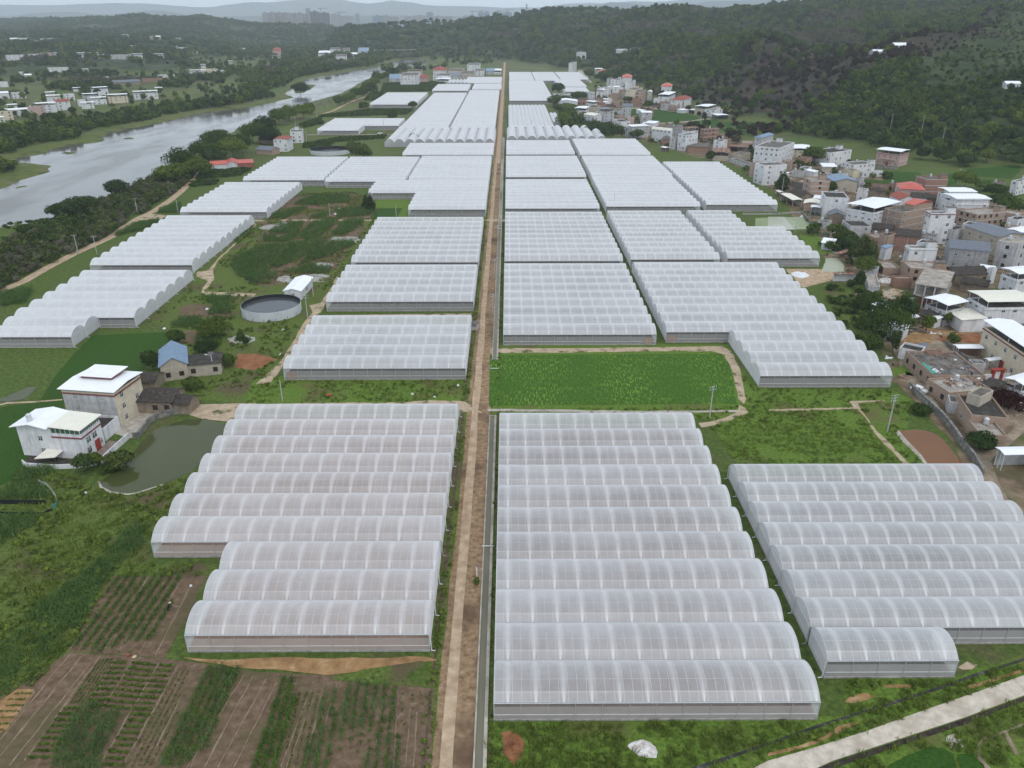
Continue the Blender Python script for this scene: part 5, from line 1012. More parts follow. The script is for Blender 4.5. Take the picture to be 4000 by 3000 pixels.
H('white barn with a low arched roof and a grey gate', 'h', (88, 795), (428, 790), (400, 735), 6.2, 'white', 'gabley', 'white', rise=1.6, win=None, depth=24, extra='door', cat='barn', **M_)
H('long low white house behind the white barn', 'h', (80, 672), (330, 668), (330, 652), 5, 'white', 'flat', 'dark', floors=1, **M_)
H('brick house beside the white barn', 'h', (430, 752), (562, 762), (600, 735), 6, 'brick', 'flat', 'dark', 'hole', floors=2, **M_)
H('white bungalow with a white canopy behind the brick house', 'h', (562, 775), (690, 790), (815, 785), 7, 'white', 'canopy', floors=1, **M_)
H('white terraced house with a canopy near the village bushes', 'h', (425, 868), (552, 892), (612, 862), 9.5, 'white', 'canopy', floors=2, **M_)
H('grey house wall right of the terraced canopy house', 'h', (614, 862), (722, 875), (790, 850), 8, 'beige', 'flat', 'dark', floors=2, **M_)
H('large grey round fronted house on the village road', 'h', (735, 885), (845, 905), (1055, 905), 15, 'dirty', 'canopy', 'slate', floors=4, extra='cornice', **M_)
H('white house with a dark arched roof window above the bushes', 'h', (525, 988), (690, 1015), (822, 990), 9, 'white', 'arch', 'cream', rise=1.0, floors=2, **M_)
H('white house with a covered front beside the sloping white roof', 'h', (970, 1068), (1105, 1105), (1205, 1085), 8, 'white', 'flat', 'dark', floors=2, **M_)
H('small pink roof room behind the sloping white roof', 'h', (1205, 1050), (1310, 1050), (1320, 1035), 8.5, 'pink', 'flat', 'pale', win=None, **M_)
H('low grey blue roofed house by the paddy bend', 'h', (1140, 868), (1288, 866), (1285, 845), 3.6, 'dirty', 'gable', 'slate', win=None, **M_)
H('white roofed sheds next to the cube house', 'h', (1530, 1110), (1640, 1135), (1705, 1110), 6, 'white', 'lean', 'white', win=None, **M_)
GU = 'village houses climbing the street'
U_ = dict(group=GU)
H('five storey pale block at the top of the street', 'h', (268, 190), (345, 185), (415, 165), 17, 'white', 'flat', floors=5, **U_)
H('square white block above the top of the street', 'h', (445, 38), (550, 38), (552, 22), 14, 'white', 'flat', floors=4, hill=True, **U_)
H('low white roofs left of the street top', 'h', (188, 145), (400, 140), (420, 118), 8, 'white', 'canopy', floors=2, **U_)
H('white house with a white gable right of the street top', 'h', (490, 208), (640, 216), (645, 190), 8, 'white', 'lean', 'white', floors=2, **U_)
H('small white house with grey canopy halfway up the street', 'h', (700, 278), (812, 278), (816, 262), 11, 'dirty', 'canopy', floors=3, **U_)
H('cream house with an orange hipped roof halfway up the street', 'h', (735, 345), (930, 338), (932, 312), 7.5, 'white', 'hip', 'red', floors=2, **U_)
H('grey white house at the lower street bend', 'h', (888, 438), (976, 442), (988, 415), 12, 'dirty', 'flat', floors=4, **U_)
H('taller white house with a white roof piece at the street bend', 'h', (980, 440), (1075, 450), (1165, 432), 15, 'white', 'flat', extra='tower', floors=4, **U_)
H('house with an orange hipped roof behind the street bend', 'h', (1132, 412), (1280, 415), (1282, 380), 13, 'white', 'hip', 'red', floors=3, **U_)
H('white house with a slanted white roof right of the street bend', 'h', (1170, 490), (1250, 492), (1342, 475), 13, 'white', 'flat', extra='towerr', floors=4, **U_)
H('white garage house with a white gable on the street', 'h', (975, 570), (1082, 570), (1096, 555), 9, 'white', 'gabley', 'white', rise=.8, floors=2, nwin=1, **U_)
H('cream house with a balcony left of the brick four storey block', 'h', (1232, 588), (1340, 605), (1450, 570), 12, 'cream', 'flat', extra='tower', floors=3, **U_)
H('narrow white house right of the brick four storey block', 'h', (1530, 640), (1590, 642), (1602, 620), 11, 'dirty', 'arch', 'cream', rise=.8, floors=3, **U_)
H('white house with a white canopy across the street from the barn', 'h', (728, 595), (830, 600), (876, 590), 10.5, 'white', 'canopy', floors=3, **U_)
H('white house with a dark roof beside the canopy house', 'h', (582, 632), (672, 642), (784, 650), 9, 'white', 'flat', 'dark', floors=2, **U_)
H('low brick cottage at the foot of the pointed red roof', 'h', (1608, 752), (1700, 760), (1752, 745), 5, 'brick', 'flat', 'slab', win=None, **U_)
GW = 'lone houses on the wooded hill'
W_ = dict(group=GW, hill=True)
H('white hillside villa with a white roof', 3, (928, 428), (1030, 432), (1032, 416), 6, 'white', 'lean', 'white', floors=1, **W_)
H('blue hipped roof hidden beside the hillside villa', 3, (1036, 424), (1094, 424), (1096, 410), 5, 'dirty', 'hip', 'blue', win=None, **W_)
H('long white farm building in the valley behind the burnt slope', 4, (925, 445), (1010, 447), (1032, 432), 3.2, 'white', 'gable', 'white', win=None, **W_)
H('small white hut left of the long farm building', 4, (862, 398), (905, 400), (916, 384), 3, 'white', 'lean', 'white', win=None, **W_)
H('white sheds far right of the farm building', 4, (1115, 396), (1230, 392), (1362, 380), 3, 'white', 'gable', 'white', win=None, **W_)
H('long low white house on the right hillside', 4, (2070, 722), (2150, 730), (2310, 700), 4, 'white', 'gable', 'white', floors=1, **W_)
H('white house with a balcony at the right edge above the paddies', 'b', (2040, 620), (2120, 640), (2300, 600), 8, 'white', 'flat', extra='tower', floors=3, group=GM)
H('old ruin with a grey wall beside the right edge house', 'b', (1690, 700), (1900, 690), (1930, 640), 4, 'mud', 'flat', 'slab', win=None, group=GM)
H('small white hut among the trees above the pointed red roof', 'h', (1905, 300), (2010, 320), (2020, 300), 5, 'white', 'flat', win=None, group=GW, hill=True)
H('white roofed house at the far right edge under the trees', 'b', (1990, 1200), (2120, 1240), (2300, 1200), 8, 'white', 'flat', 'dark', floors=2, extra='tank', group=GM)
H('white sheet roof at the right edge behind the long slate roof', 'b', (2075, 1350), (2180, 1420), (2400, 1380), 8, 'white', 'canopy', floors=2, group=GM)
# left near houses
def white_villa():
    bl = GV(9, 750, 652); d = Vector(GV(9, 912, 518)) - Vector(bl); L = d.length; rz = math.atan2(d.y, d.x)
    root = thing('house', 'white house with maroon trim and white and cream roofs by the olive pond', 'house', (*bl, 0), rz, 'houses around the olive pond')
    W2, D2 = L, 15.5; top = 5.6                                  # x along the right facade, y to the back left
    b = MB(); b.box(0, W2, 0, 7.2, -.3, top); b.box(0, W2, 7.2, D2, -.3, 7.6); b.build('wall', WALL['white'], root)
    t = MB(); t.box(-.18, W2 + .18, -.18, -.004, top - .3, top, 0, True); t.box(-.18, -.004, 0, 7.2, top - .3, top, 0, True); t.build('trim', M_trim, root)
    p = MB(); p.box(0, W2, 0, .15, top, top + .75); p.box(0, .15, .15, 7.2, top, top + .75); p.box(W2 - .15, W2, .15, 7.2, top, top + .75); p.build('parapet', WALL['white'], root)
    g = MB(); g.box(.2, W2 - .2, .2, .3, top + .75, top + 1.95); g.box(.2, .3, .3, 7.2, top + .75, top + 1.95); gl = g.build('glazing', M_greenglass, root)
    f = MB()
    for i in range(10): x = .15 + (W2 - .4) * i / 9; f.box(x, x + .12, .12, .19, top + .75, top + 1.95)
    for i in range(7): y = .2 + 6.9 * i / 6; f.box(.12, .19, y, y + .12, top + .75, top + 1.95)
    f.build('glazing_bars', M_wframe, gl)
    r = MB()
    for q in (0, .14): r.quad((-.5, -.5, top + 2.0 + q), (W2 + .5, -.5, top + 2.0 + q), (W2 + .5, 7.3, top + 2.5 + q), (-.5, 7.3, top + 2.5 + q))
    r.quad((-.5, -.5, top + 2.0), (W2 + .5, -.5, top + 2.0), (W2 + .5, -.5, top + 2.14), (-.5, -.5, top + 2.14)); r.quad((-.5, -.5, top + 2), (-.5, 7.3, top + 2.5), (-.5, 7.3, top + 2.64), (-.5, -.5, top + 2.14)); r.quad((W2 + .5, -.5, top + 2), (W2 + .5, 7.3, top + 2.5), (W2 + .5, 7.3, top + 2.64), (W2 + .5, -.5, top + 2.14))
    r.build('lean_roof', ROOFM['cream'], root)
    rg = MB(); y0, y1, ym, z0, z1 = 7.31, D2 + .9, 11.6, 7.75, 8.7; x0, x1 = -1.0, W2 + .8
    for q in (0, .14): rg.quad((x0, y0, z0 + q), (x1, y0, z0 + q), (x1, ym, z1 + q), (x0, ym, z1 + q)); rg.quad((x1, y1, z0 + q), (x0, y1, z0 + q), (x0, ym, z1 + q), (x1, ym, z1 + q))
    for X in (x0, x1): rg.quad((X, y0, z0), (X, ym, z1), (X, ym, z1 + .14), (X, y0, z0 + .14)); rg.quad((X, ym, z1), (X, y1, z0), (X, y1, z0 + .14), (X, ym, z1 + .14))
    rg.quad((x0, y0, z0), (x1, y0, z0), (x1, y0, z0 + .14), (x0, y0, z0 + .14)); rg.build('gable_roof', ROOFM['white'], root)
    gb = MB(); 
    for X in (0, W2): gb.poly([(X, y0 + .1, 7.6), (X, D2, 7.6), (X, D2, 7.76), (X, ym, 8.68), (X, y0 + .1, 7.76)])
    gb.build('gable_end', WALL['white'], root)
    put('water_tank', tank_mesh(), root, (1.2, 12.6, 8.45))
    for x, z, ww, hh, st in ((1.0, .9, 1.5, 1.5, 'glass'), (3.7, .9, .8, 1.3, 'glass'), (W2 - 3.6, 3.3, 1.6, 1.5, 'glass'), (1.4, 3.3, 1.6, 1.5, 'green'), (W2 - 1.4, .9, .8, 1.3, 'glass')): put('window', win_mesh(ww, hh, st), root, (x, 0, z))
    for y, z in ((9.6, 1.0), (9.6, 4.2)): put('window', win_mesh(1.1, 1.3, 'glass'), root, (0, y + 1.1, z), -math.pi / 2)
    db = MB(); db.box(W2 * .54, W2 * .54 + 1.8, -.07, -.004, 0, 2.7); db.build('door', M_doorred, root)
    return root
white_villa()
_p = [V(9, 520, 22), V(9, 972, 52), V(5, 1140, 1545)]
H('tall cream and grey house with a raised white roof behind the white house', 'n', _p[0], _p[1], _p[2], 10.2, 'cream', 'canopy', 'white', floors=3, canopy_h=1.0, nwin=2, extra='cornice red reddoor door', group='houses around the olive pond', skip=.1)
def upper_roof():
    o = [h for h in COL.objects if h.get('label', '').startswith('tall cream and grey')][0]; x, y, w, d, rz, h = HOUSES[-1]
    b = MB(); b.box(w * .15, w * .75, d * .45, d * .98, h + .25, h + .9); b.build('roof_step', M_trim, o)
    r = MB(); r.box(w * .12, w * .78, d * .4, d + .4, h + .9, h + 1.05, 0, True); r.build('upper_roof', ROOFM['white'], o)
upper_roof()
def grey_side():
    o = [h for h in COL.objects if h.get('label', '').startswith('tall cream and grey')][0]; x, y, w, d, rz, h = HOUSES[-1]
    b = MB(); b.box(.002, w - .002, -.03, -.002, 0, h - 1.76); b.build('side_wall', WALL['dirty'], o)
grey_side()
OP = dict(group='houses around the olive pond')
H('plain farmhouse with a blue sheet gable roof', 5, (1380, 1512), (1612, 1478), (1600, 1310), 4.6, 'beige', 'gabley', 'blue', depth=13, rise=2.2, floors=1, win='hole', nwin=2, **OP)
H('long low wing with a dark roof right of the blue gable', 5, (1612, 1500), (1900, 1475), (1880, 1380), 3.6, 'beige', 'lean', 'dark', depth=6, floors=1, win='hole', nwin=3, **OP)
H('long old black tiled house behind the pond court', 9, (1180, 150), (1480, 155), (1560, 50), 3.4, 'mud', 'gable', 'tile', depth=8, rise=1.6, floors=1, win='hole', nwin=3, **OP)
H('small black tiled hut beside the long tiled house', 9, (1490, 165), (1620, 175), (1640, 140), 3.0, 'mud', 'gable', 'tile', depth=5, rise=1.2, win=None, **OP)
H('old tiled shed behind the long tiled house', 5, (1160, 1640), (1330, 1640), (1340, 1580), 3.0, 'mud', 'gable', 'tile', depth=6, rise=1.2, win=None, cat='shed', name='shed', **OP)
H('flat roofed white garage between the two pond houses', 9, (890, 385), (1020, 275), (860, 262), 3.4, 'white', 'flat', 'dark', depth=6, win=None, cat='garage', **OP)
# centre left and far left
CL = dict(group='houses by the river bend')
H('white three storey house with red eaves by the riverside trees', 2, (168, 1195), (268, 1205), (312, 1180), 9, 'white', 'gabley', 'redtile', rise=.8, floors=3, **CL)
H('white house with a red balcony behind the red eaved house', 2, (298, 1125), (398, 1135), (406, 1112), 9, 'white', 'flat', extra='tower', floors=3, **CL)
H('grey roofed low brick barn left of the red eaved house', 2, (0, 1290), (135, 1300), (175, 1275), 3.4, 'tan', 'gable', 'slate', depth=9, win=None, cat='barn', **CL)
H('low dark farm shed under the big riverside trees', 2, (20, 1200), (165, 1215), (170, 1190), 3.2, 'mud', 'gable', 'tile', win=None, cat='shed', name='shed', **CL)
H('white cottage with a bright red tiled roof', 1, (1815, 1400), (1960, 1415), (1940, 1370), 3.6, 'white', 'gable', 'red', depth=8, rise=1.6, win=None, **CL)
H('second red roofed white cottage in the same row', 1, (1950, 1408), (2050, 1412), (2050, 1380), 3.2, 'white', 'gabley', 'red', rise=1.4, win=None, **CL)
H('red walled cottage at the right end of the red roofs', 1, (2050, 1405), (2185, 1405), (2180, 1375), 3.4, 'redtile', 'gable', 'red', rise=1.0, win=None, **CL)
FV = dict(group='far village at the river bend')
for lb, a, b, c, h, w_, rf, rm in (('blue roofed hall at the left end of the far village', (1155, 675), (1262, 680), (1265, 650), 6, 'dirty', 'gable', 'blue'), ('big white four storey block in the far village', (1260, 640), (1395, 652), (1420, 625), 14, 'white', 'flat', None),
        ('pink roofed cottage right of the big white block', (1405, 672), (1490, 672), (1490, 655), 7, 'pink', 'hip', 'redtile'), ('dark roofed house behind the big white block', (1310, 610), (1435, 612), (1438, 598), 8, 'beige', 'flat', 'dark'),
        ('white house with a red roof in the far village', (1530, 605), (1645, 608), (1648, 590), 8, 'white', 'hip', 'redtile'), ('low white canopy in front of the far village', (1560, 680), (1670, 682), (1680, 668), 5, 'white', 'canopy', 'white'),
        ('white double house in the middle of the far village', (1540, 650), (1660, 655), (1720, 632), 8, 'white', 'flat', None), ('cream house right of the white double house', (1665, 612), (1790, 616), (1800, 590), 9, 'cream', 'flat', 'slab'),
        ('tall white house at the back of the far village', (1825, 558), (1930, 560), (1940, 542), 11, 'white', 'flat', None), ('grey stair house near the far road end', (1765, 630), (1880, 636), (1890, 610), 9, 'beige', 'flat', 'slab'),
        ('white narrow house near the far road end', (1890, 608), (1970, 612), (1975, 592), 9, 'white', 'flat', None), ('blue grey roofed shed near the far road end', (1990, 612), (2060, 614), (2062, 598), 6, 'dirty', 'gable', 'blue'),
        ('white canopy house nearest the far road end', (2045, 605), (2118, 608), (2120, 592), 7, 'white', 'canopy', 'white'), ('grey sheds behind the far village row', (1680, 650), (1770, 655), (1775, 636), 6, 'dirty', 'gable', 'slate')):
    H(lb, 2, a, b, c, h, w_, rf, rm, **FV)
BK = 'houses across the river'
bank = [('white canopy house at the lower left', (100, 900), (150, 915), (280, 880), 10, 'white', 'canopy'), ('yellow house at the left edge', (30, 970), (100, 975), (122, 955), 9, 'cream', 'flat'), ('long white roof beside the yellow house', (115, 965), (265, 955), (268, 935), 7, 'white', 'lean'),
        ('pink fronted house', (285, 920), (370, 935), (440, 915), 9, 'pink', 'flat'), ('white canopy house right of the pink front', (362, 895), (470, 905), (515, 885), 11, 'white', 'canopy'), ('white house with a half red roof', (525, 880), (600, 890), (740, 865), 10, 'white', 'gable'),
        ('white square canopy house on the upper row', (438, 825), (510, 835), (582, 815), 10, 'white', 'canopy'), ('grey white house on the upper row', (585, 815), (640, 822), (715, 812), 9, 'white', 'flat'), ('low white canopy next to the half red roof', (730, 885), (800, 890), (862, 875), 8, 'white', 'canopy'),
        ('grey roofed house in the middle row', (750, 810), (830, 818), (858, 795), 9, 'dirty', 'canopy'), ('white house at the top of the middle row', (840, 762), (925, 768), (985, 760), 12, 'white', 'canopy'), ('white house below the middle row top', (820, 840), (905, 850), (970, 830), 9, 'white', 'canopy'),
        ('cream house at the right end of the cluster', (975, 820), (1085, 830), (1170, 815), 11, 'cream', 'canopy'), ('white house with a broad white canopy over the trees', (1200, 790), (1340, 800), (1385, 770), 11, 'white', 'canopy'), ('cream roofed house right of the broad canopy', (1360, 760), (1400, 765), (1442, 745), 9, 'beige', 'canopy'),
        ('small white house at the upper left', (140, 800), (210, 808), (280, 795), 8, 'white', 'flat'), ('white roofs at the left edge', (-30, 1010), (30, 1020), (60, 1000), 8, 'white', 'canopy'), ('brick ruin with a white house', (1410, 640), (1500, 655), (1530, 640), 9, 'white', 'flat'), ('long brick barn', (1285, 672), (1500, 680), (1505, 660), 6, 'brick', 'flat'),
        ('grey long roofed barn', (1025, 712), (1182, 712), (1180, 692), 6, 'mud', 'gable'), ('white house among the terraces', (440, 585), (560, 592), (562, 570), 8, 'white', 'flat'), ('white row house with dark canopy', (1668, 605), (1765, 612), (1770, 588), 9, 'white', 'canopy'), ('cream row house', (1765, 600), (1865, 604), (1866, 582), 9, 'cream', 'flat'),
        ('white stair house at the end of the row', (1866, 612), (1940, 616), (1942, 596), 8, 'white', 'flat'), ('pale terrace house at the far left', (110, 478), (240, 482), (242, 462), 10, 'white', 'flat'), ('second pale terrace house at the far left', (242, 472), (330, 476), (332, 458), 9, 'white', 'flat'), ('pinkish house beyond the terraces', (385, 462), (440, 465), (442, 448), 9, 'pink', 'flat'),
        ('white canopy beyond the terraces', (490, 462), (558, 464), (560, 448), 8, 'white', 'canopy'), ('white pair house beyond the terraces', (710, 460), (825, 464), (826, 438), 10, 'white', 'canopy'), ('long grey white house', (990, 468), (1110, 480), (1112, 458), 10, 'dirty', 'flat'), ('white gable house on the terrace edge', (1148, 468), (1218, 472), (1220, 452), 10, 'white', 'canopy'),
        ('white house cluster before the dark wood', (1330, 465), (1400, 470), (1402, 450), 9, 'white', 'canopy'), ('pale house on the hill crest', (1030, 300), (1095, 302), (1096, 288), 9, 'white', 'flat'), ('white building at the far left town', (180, 330), (245, 334), (246, 318), 10, 'white', 'flat'), ('grey building at the far left town', (385, 330), (470, 335), (472, 318), 9, 'dirty', 'flat'),
        ('white roof in the right woods', (2065, 418), (2130, 420), (2170, 408), 9, 'white', 'flat'), ('white hut near the right woods', (1560, 412), (1618, 414), (1620, 400), 8, 'white', 'flat'), ('small white roof by the terraces', (1680, 450), (1728, 452), (1730, 442), 6, 'white', 'lean')]
for lb, a, b, c, h, w_, rf in bank:
    H(lb + ' across the river', 1, a, b, c, h, w_, rf, {'canopy': 'white', 'lean': 'white', 'gable': 'redtile' if 'red' in lb else 'slate'}.get(rf), group=BK, hill=True, skip=.3)
for lb, a, b, c, h, w_, rf in (('white house with red roof on the spit', (145, 435), (212, 438), (214, 418), 11, 'pink', 'hip'), ('lone white house in the trees on the spit', (140, 492), (208, 495), (210, 478), 10, 'white', 'flat'), ('long white shed on the spit', (540, 450), (640, 455), (645, 436), 10, 'white', 'canopy'), ('tall white house on the spit', (640, 425), (725, 428), (728, 410), 14, 'white', 'flat'),
                               ('grey white house in the spit hamlet', (745, 432), (810, 435), (812, 412), 14, 'dirty', 'flat'), ('blue roofed house in the spit hamlet', (885, 440), (975, 445), (978, 420), 13, 'white', 'gable'), ('white house by the water in the spit hamlet', (690, 485), (780, 488), (784, 468), 10, 'white', 'flat'), ('low white house right of the spit hamlet', (815, 465), (880, 468), (882, 452), 9, 'white', 'canopy')):
    H(lb + ' across the river', 2, a, b, c, h, w_, rf, 'blue' if 'blue' in lb else ('redtile' if rf == 'hip' else None), group=BK)

# small outbuildings that fill the gaps of the village
def infill():
    r = random.Random(77); poly = [G(*p) for p in [(3500, 1500), (3420, 1240), (3300, 1060), (3160, 880), (3090, 760), (2900, 640), (2740, 610), (2600, 560), (2460, 530), (2350, 480), (2330, 400), (2360, 330), (2420, 330), (2520, 400), (2680, 440), (2560, 520), (2700, 560), (2960, 600), (3200, 640), (3420, 700), (3700, 800), (3980, 860), (4060, 1100), (4060, 1500), (3980, 1640), (3760, 1540)]]
    a = np.array(poly); n = 0; kinds = [('small grey slab roofed outbuilding squeezed between the village houses', 'dirty', 'flat', 'slab'), ('small brick outbuilding squeezed between the village houses', 'tan', 'flat', 'pale'), ('small tiled hut squeezed between the village houses', 'mud', 'gable', 'tile'), ('small white house squeezed between the village houses', 'white', 'flat', 'dark'), ('small white roofed shed squeezed between the village houses', 'white', 'lean', 'white'), ('small brick house squeezed between the village houses', 'brick', 'flat', 'slab')]
    for _ in range(9000):
        if n >= 110: break
        x, y = r.uniform(a[:, 0].min(), a[:, 0].max()), r.uniform(a[:, 1].min(), a[:, 1].max())
        w, d = r.uniform(4.5, 9.5), r.uniform(4.5, 8); far = y > 600
        if far: w *= 1.25; d *= 1.25
        c = np.array([[x, y]])
        if not inside(c, poly)[0] or any(inside(c, e)[0] for e in EXCL if len(e) < 60): continue
        rad = max(w, d) * .5; bad = False
        for hx, hy, hw, hd, hrz, hh in HOUSES:
            cx_, cy_ = hx + math.cos(hrz) * hw / 2 - math.sin(hrz) * hd / 2, hy + math.sin(hrz) * hw / 2 + math.cos(hrz) * hd / 2
            q = (x - hx, y - hy); u_, v_ = q[0] * math.cos(hrz) + q[1] * math.sin(hrz), -q[0] * math.sin(hrz) + q[1] * math.cos(hrz)
            if -rad < u_ < hw + rad and -rad < v_ < hd + rad: bad = True; break
        if bad: continue
        lb, wl_, rf, rm = kinds[n % 6]; hgt = {'flat': r.choice([3.2, 3.6, 6.2, 6.6, 9.0] if far else [3.2, 3.5, 6.2, 6.4]), 'gable': 3, 'lean': 3.2}[rf]; rz = r.choice([-.75, -.6, .75, .9, -.5]); rr = rz
        ox, oy = x - math.cos(rz) * w / 2 + math.sin(rz) * d / 2, y - math.sin(rz) * w / 2 - math.cos(rz) * d / 2
        house_at(lb, (ox, oy, 0), rz, w, d, hgt, wl_, rf, rm, 'glass' if hgt > 5 else None, 'outbuildings between the village houses', cat='outbuilding', floors=max(1, int(hgt / 3)), name='outbuilding'); n += 1
infill()

for x, y, w in ((330, 350, 26), (60, 345, 30), (105, 338, 22), (430, 342, 20), (1310, 318, 30), (1350, 322, 22), (1520, 330, 24), (1500, 400, 20), (1100, 395, 26), (1180, 392, 20), (190, 625, 26), (235, 652, 22), (720, 597, 24), (900, 668, 26), (20, 712, 26), (1745, 560, 18), (1960, 530, 30), (650, 452, 16), (860, 478, 22), (1290, 462, 18), (1430, 498, 26), (420, 800, 30), (650, 758, 24), (15, 810, 34), (870, 800, 26), (700, 870, 26)):
    H('small pale house scattered across the land beyond the river', 1, (x, y), (x + w * 1.6, y + 2), (x + w * 2, y), 6 + w % 4, ('white', 'white', 'dirty', 'beige')[w // 2 % 4], ('canopy', 'flat', 'gable')[w // 2 % 3], 'white' if w // 2 % 3 != 1 else None, group='scattered houses beyond the river', hill=True, win=None)
# ------------------------------------------------------------------ plants
M_leaf = leaf_mat('broad_leaves', (0.036, 0.066, 0.017), (0.15, 0.215, 0.047)); M_leafd = leaf_mat('dark_leaves', (0.027, 0.052, 0.018), (0.092, 0.14, 0.042))
M_leafy = leaf_mat('yellowgreen_leaves', (0.055, 0.09, 0.018), (0.18, 0.235, 0.045)); M_leafb = leaf_mat('bamboo_leaves', (0.045, 0.07, 0.02), (0.13, 0.165, 0.05))
M_brush = leaf_mat('dry_brush', (0.085, 0.086, 0.055), (0.215, 0.21, 0.135)); M_purple = leaf_mat('dark_red_leaves', (0.025, 0.008, 0.008), (0.06, 0.02, 0.018)); M_burnt = leaf_mat('burnt_leaves', (0.026, 0.022, 0.018), (0.08, 0.055, 0.038))
M_corn = leaf_mat('corn_leaves', (0.045, 0.10, 0.03), (0.16, 0.26, 0.075)); M_corny = leaf_mat('young_corn_leaves', (0.045, 0.10, 0.018), (0.14, 0.24, 0.045)); M_grass = leaf_mat('grass_blades', (0.10, 0.15, 0.028), (0.28, 0.36, 0.075)); M_grassd = leaf_mat('weed_leaves', (0.085, 0.13, 0.028), (0.22, 0.285, 0.065))
M_bark = surf('tree_bark', [(0.3, (0.07, 0.055, 0.042)), (0.7, (0.16, 0.13, 0.105))], 3, .95, 'obj'); M_twig = plain('grey_twigs', (0.21, 0.19, 0.17), .9)
def leaf_quad(mb, c, s, nrm, r, m=0):
    n = nrm.normalized(); a = n.cross(Vector((r.random() - .5, r.random() - .5, r.random() - .5))); a.normalize(); b = n.cross(a); s2 = s * (.55 + .3 * r.random())
    mb.quad(c - a * s - b * s2 * .3, c - b * s2 + a * s * .15, c + a * s + b * s2 * .2, c + b * s2 - a * s * .1, m)
def crown_mesh(seed, w, h, n, leaf, mat, lobes=7, base=.25, shape='round'):
    r = random.Random(seed); mb = MB(); L = []
    for i in range(lobes):
        a = r.random() * 6.283; q = math.sqrt(r.random()) * .55
        if shape == 'cone': t = i / max(1, lobes - 1); L.append((Vector((math.cos(a) * w * .08, math.sin(a) * w * .08, h * (base + (1 - base) * (.12 + t * .8)))), w * .5 * (1.05 - t * .85), h * .16))
        elif shape == 'plume': L.append((Vector((math.cos(a) * w * .38 * q * 1.6, math.sin(a) * w * .38 * q * 1.6, h * (.35 + .45 * r.random()))), w * (.16 + .1 * r.random()), h * (.22 + .14 * r.random())))
        else: L.append((Vector((math.cos(a) * w * .5 * q, math.sin(a) * w * .5 * q, h * (base + (1 - base) * (.32 + .42 * r.random() * (1.15 - q))))), w * (.2 + .12 * r.random()), h * (1 - base) * (.2 + .14 * r.random())))
    if shape == 'round': L.append((Vector((0, 0, h * (base + (1 - base) * .5))), w * .36, h * (1 - base) * .42))
    wt = [l[1] ** 2 for l in L]
    for _ in range(n):
        c, rw, rh = r.choices(L, wt)[0]; z = r.uniform(-.65, 1); a = r.random() * 6.283; k = math.sqrt(max(0, 1 - z * z)); d = Vector((math.cos(a) * k, math.sin(a) * k, z)); q = r.uniform(.72, 1.1)
        p = c + Vector((d.x * rw * q, d.y * rw * q, d.z * rh * q)); leaf_quad(mb, p, leaf * r.uniform(.6, 1.25), d + Vector((r.uniform(-.6, .6), r.uniform(-.6, .6), r.uniform(-.2, .8))), r)
    return mb.mesh('crown', mat)
def trunk_mesh(seed, w, h, base, bare=False):
    r = random.Random(seed + 99); mb = MB(); t0 = max(.12, h * .022); top = Vector((r.uniform(-.3, .3), r.uniform(-.3, .3), h * (base + .12)))
    mb.tube((0, 0, -.4), top, t0, t0 * .72, 7)
    for i in range(9 if bare else 5):
        a = i * 2.4 + r.random(); L = h * r.uniform(.35, .55); d = Vector((math.cos(a) * .7, math.sin(a) * .7, r.uniform(.6, 1.2))).normalized(); s = top * r.uniform(.75, 1); e = s + d * L; mb.tube(s, e, t0 * .5, t0 * .18, 5)
        if bare:
            for j in range(5):
                f = s + (e - s) * (.35 + .15 * j); dd = (d + Vector((r.uniform(-.9, .9), r.uniform(-.9, .9), r.uniform(0, .8)))).normalized(); g = f + dd * L * .5; mb.tube(f, g, t0 * .16, t0 * .05, 4, cap=False)
                for q in range(3): dq = (dd + Vector((r.uniform(-.9, .9), r.uniform(-.9, .9), r.uniform(-.2, .7)))).normalized(); gg = f + dd * L * (.2 + .12 * q); mb.tube(gg, gg + dq * L * .28, t0 * .07, t0 * .03, 3, cap=False)
    return mb.mesh('trunk', M_twig if bare else M_bark)
KIND = {'round': (M_leaf, 'round', 9, .22), 'dark': (M_leafd, 'round', 8, .2), 'yellow': (M_leafy, 'round', 8, .22), 'bamboo': (M_leafb, 'plume', 11, .08), 'cone': (M_leafd, 'cone', 7, .1), 'bush': (M_leaf, 'round', 5, .02), 'purple': (M_purple, 'round', 6, .05), 'sparse': (M_leaf, 'round', 5, .4), 'bare': (None, '', 0, .2)}
trnd = random.Random(11)
def tree(label, x, y, z, w, h, kind='round', group=None, n=None, cat='tree', name='tree'):
    mat, shape, lobes, base = KIND[kind]; v = trnd.randrange(4)
    o = thing(name, label, cat, (x, y, z), trnd.random() * 6.28, group)
    dist = math.hypot(x, y); leaf = max(.32, min(.95, dist * .0015)); nn = n or int(min(1500, max(160, 1.5 * w * h * 3.2 / (leaf * leaf))))
    key = ('t', kind, round(w / 3), round(h / 3), round(leaf, 1), v)
    W_, H_ = max(2.0, round(w / 3) * 3), max(2.0, round(h / 3) * 3)
    if kind != 'bare':
        c = put('crown', cached(key, lambda: crown_mesh(hash(key[1:4]) % 1000 + v, W_, H_, nn, leaf, mat, lobes, base, shape)), o); c.scale = (w / W_, w / W_, h / H_)
    if kind not in ('bush', 'purple'):
        t = put('trunk', cached(('tk', kind == 'bare', round(h / 3), v), lambda: trunk_mesh(v, w, H_, max(base, .2), kind == 'bare')), o); t.scale = (1, 1, h / H_)
    return o
def treepx(label, k, x, y, w, h, kind='round', group=None, **kw):
    p = GV(k, x, y, h * (.6 if kind != 'bare' else .5)); z = hz(*p)
    if z > 2: p = GV(k, x, y, h * .6 + z)
    return tree(label, p[0], p[1], min(z, hz(*p)) if z < 0 else hz(*p), w, h, kind, group, **kw)
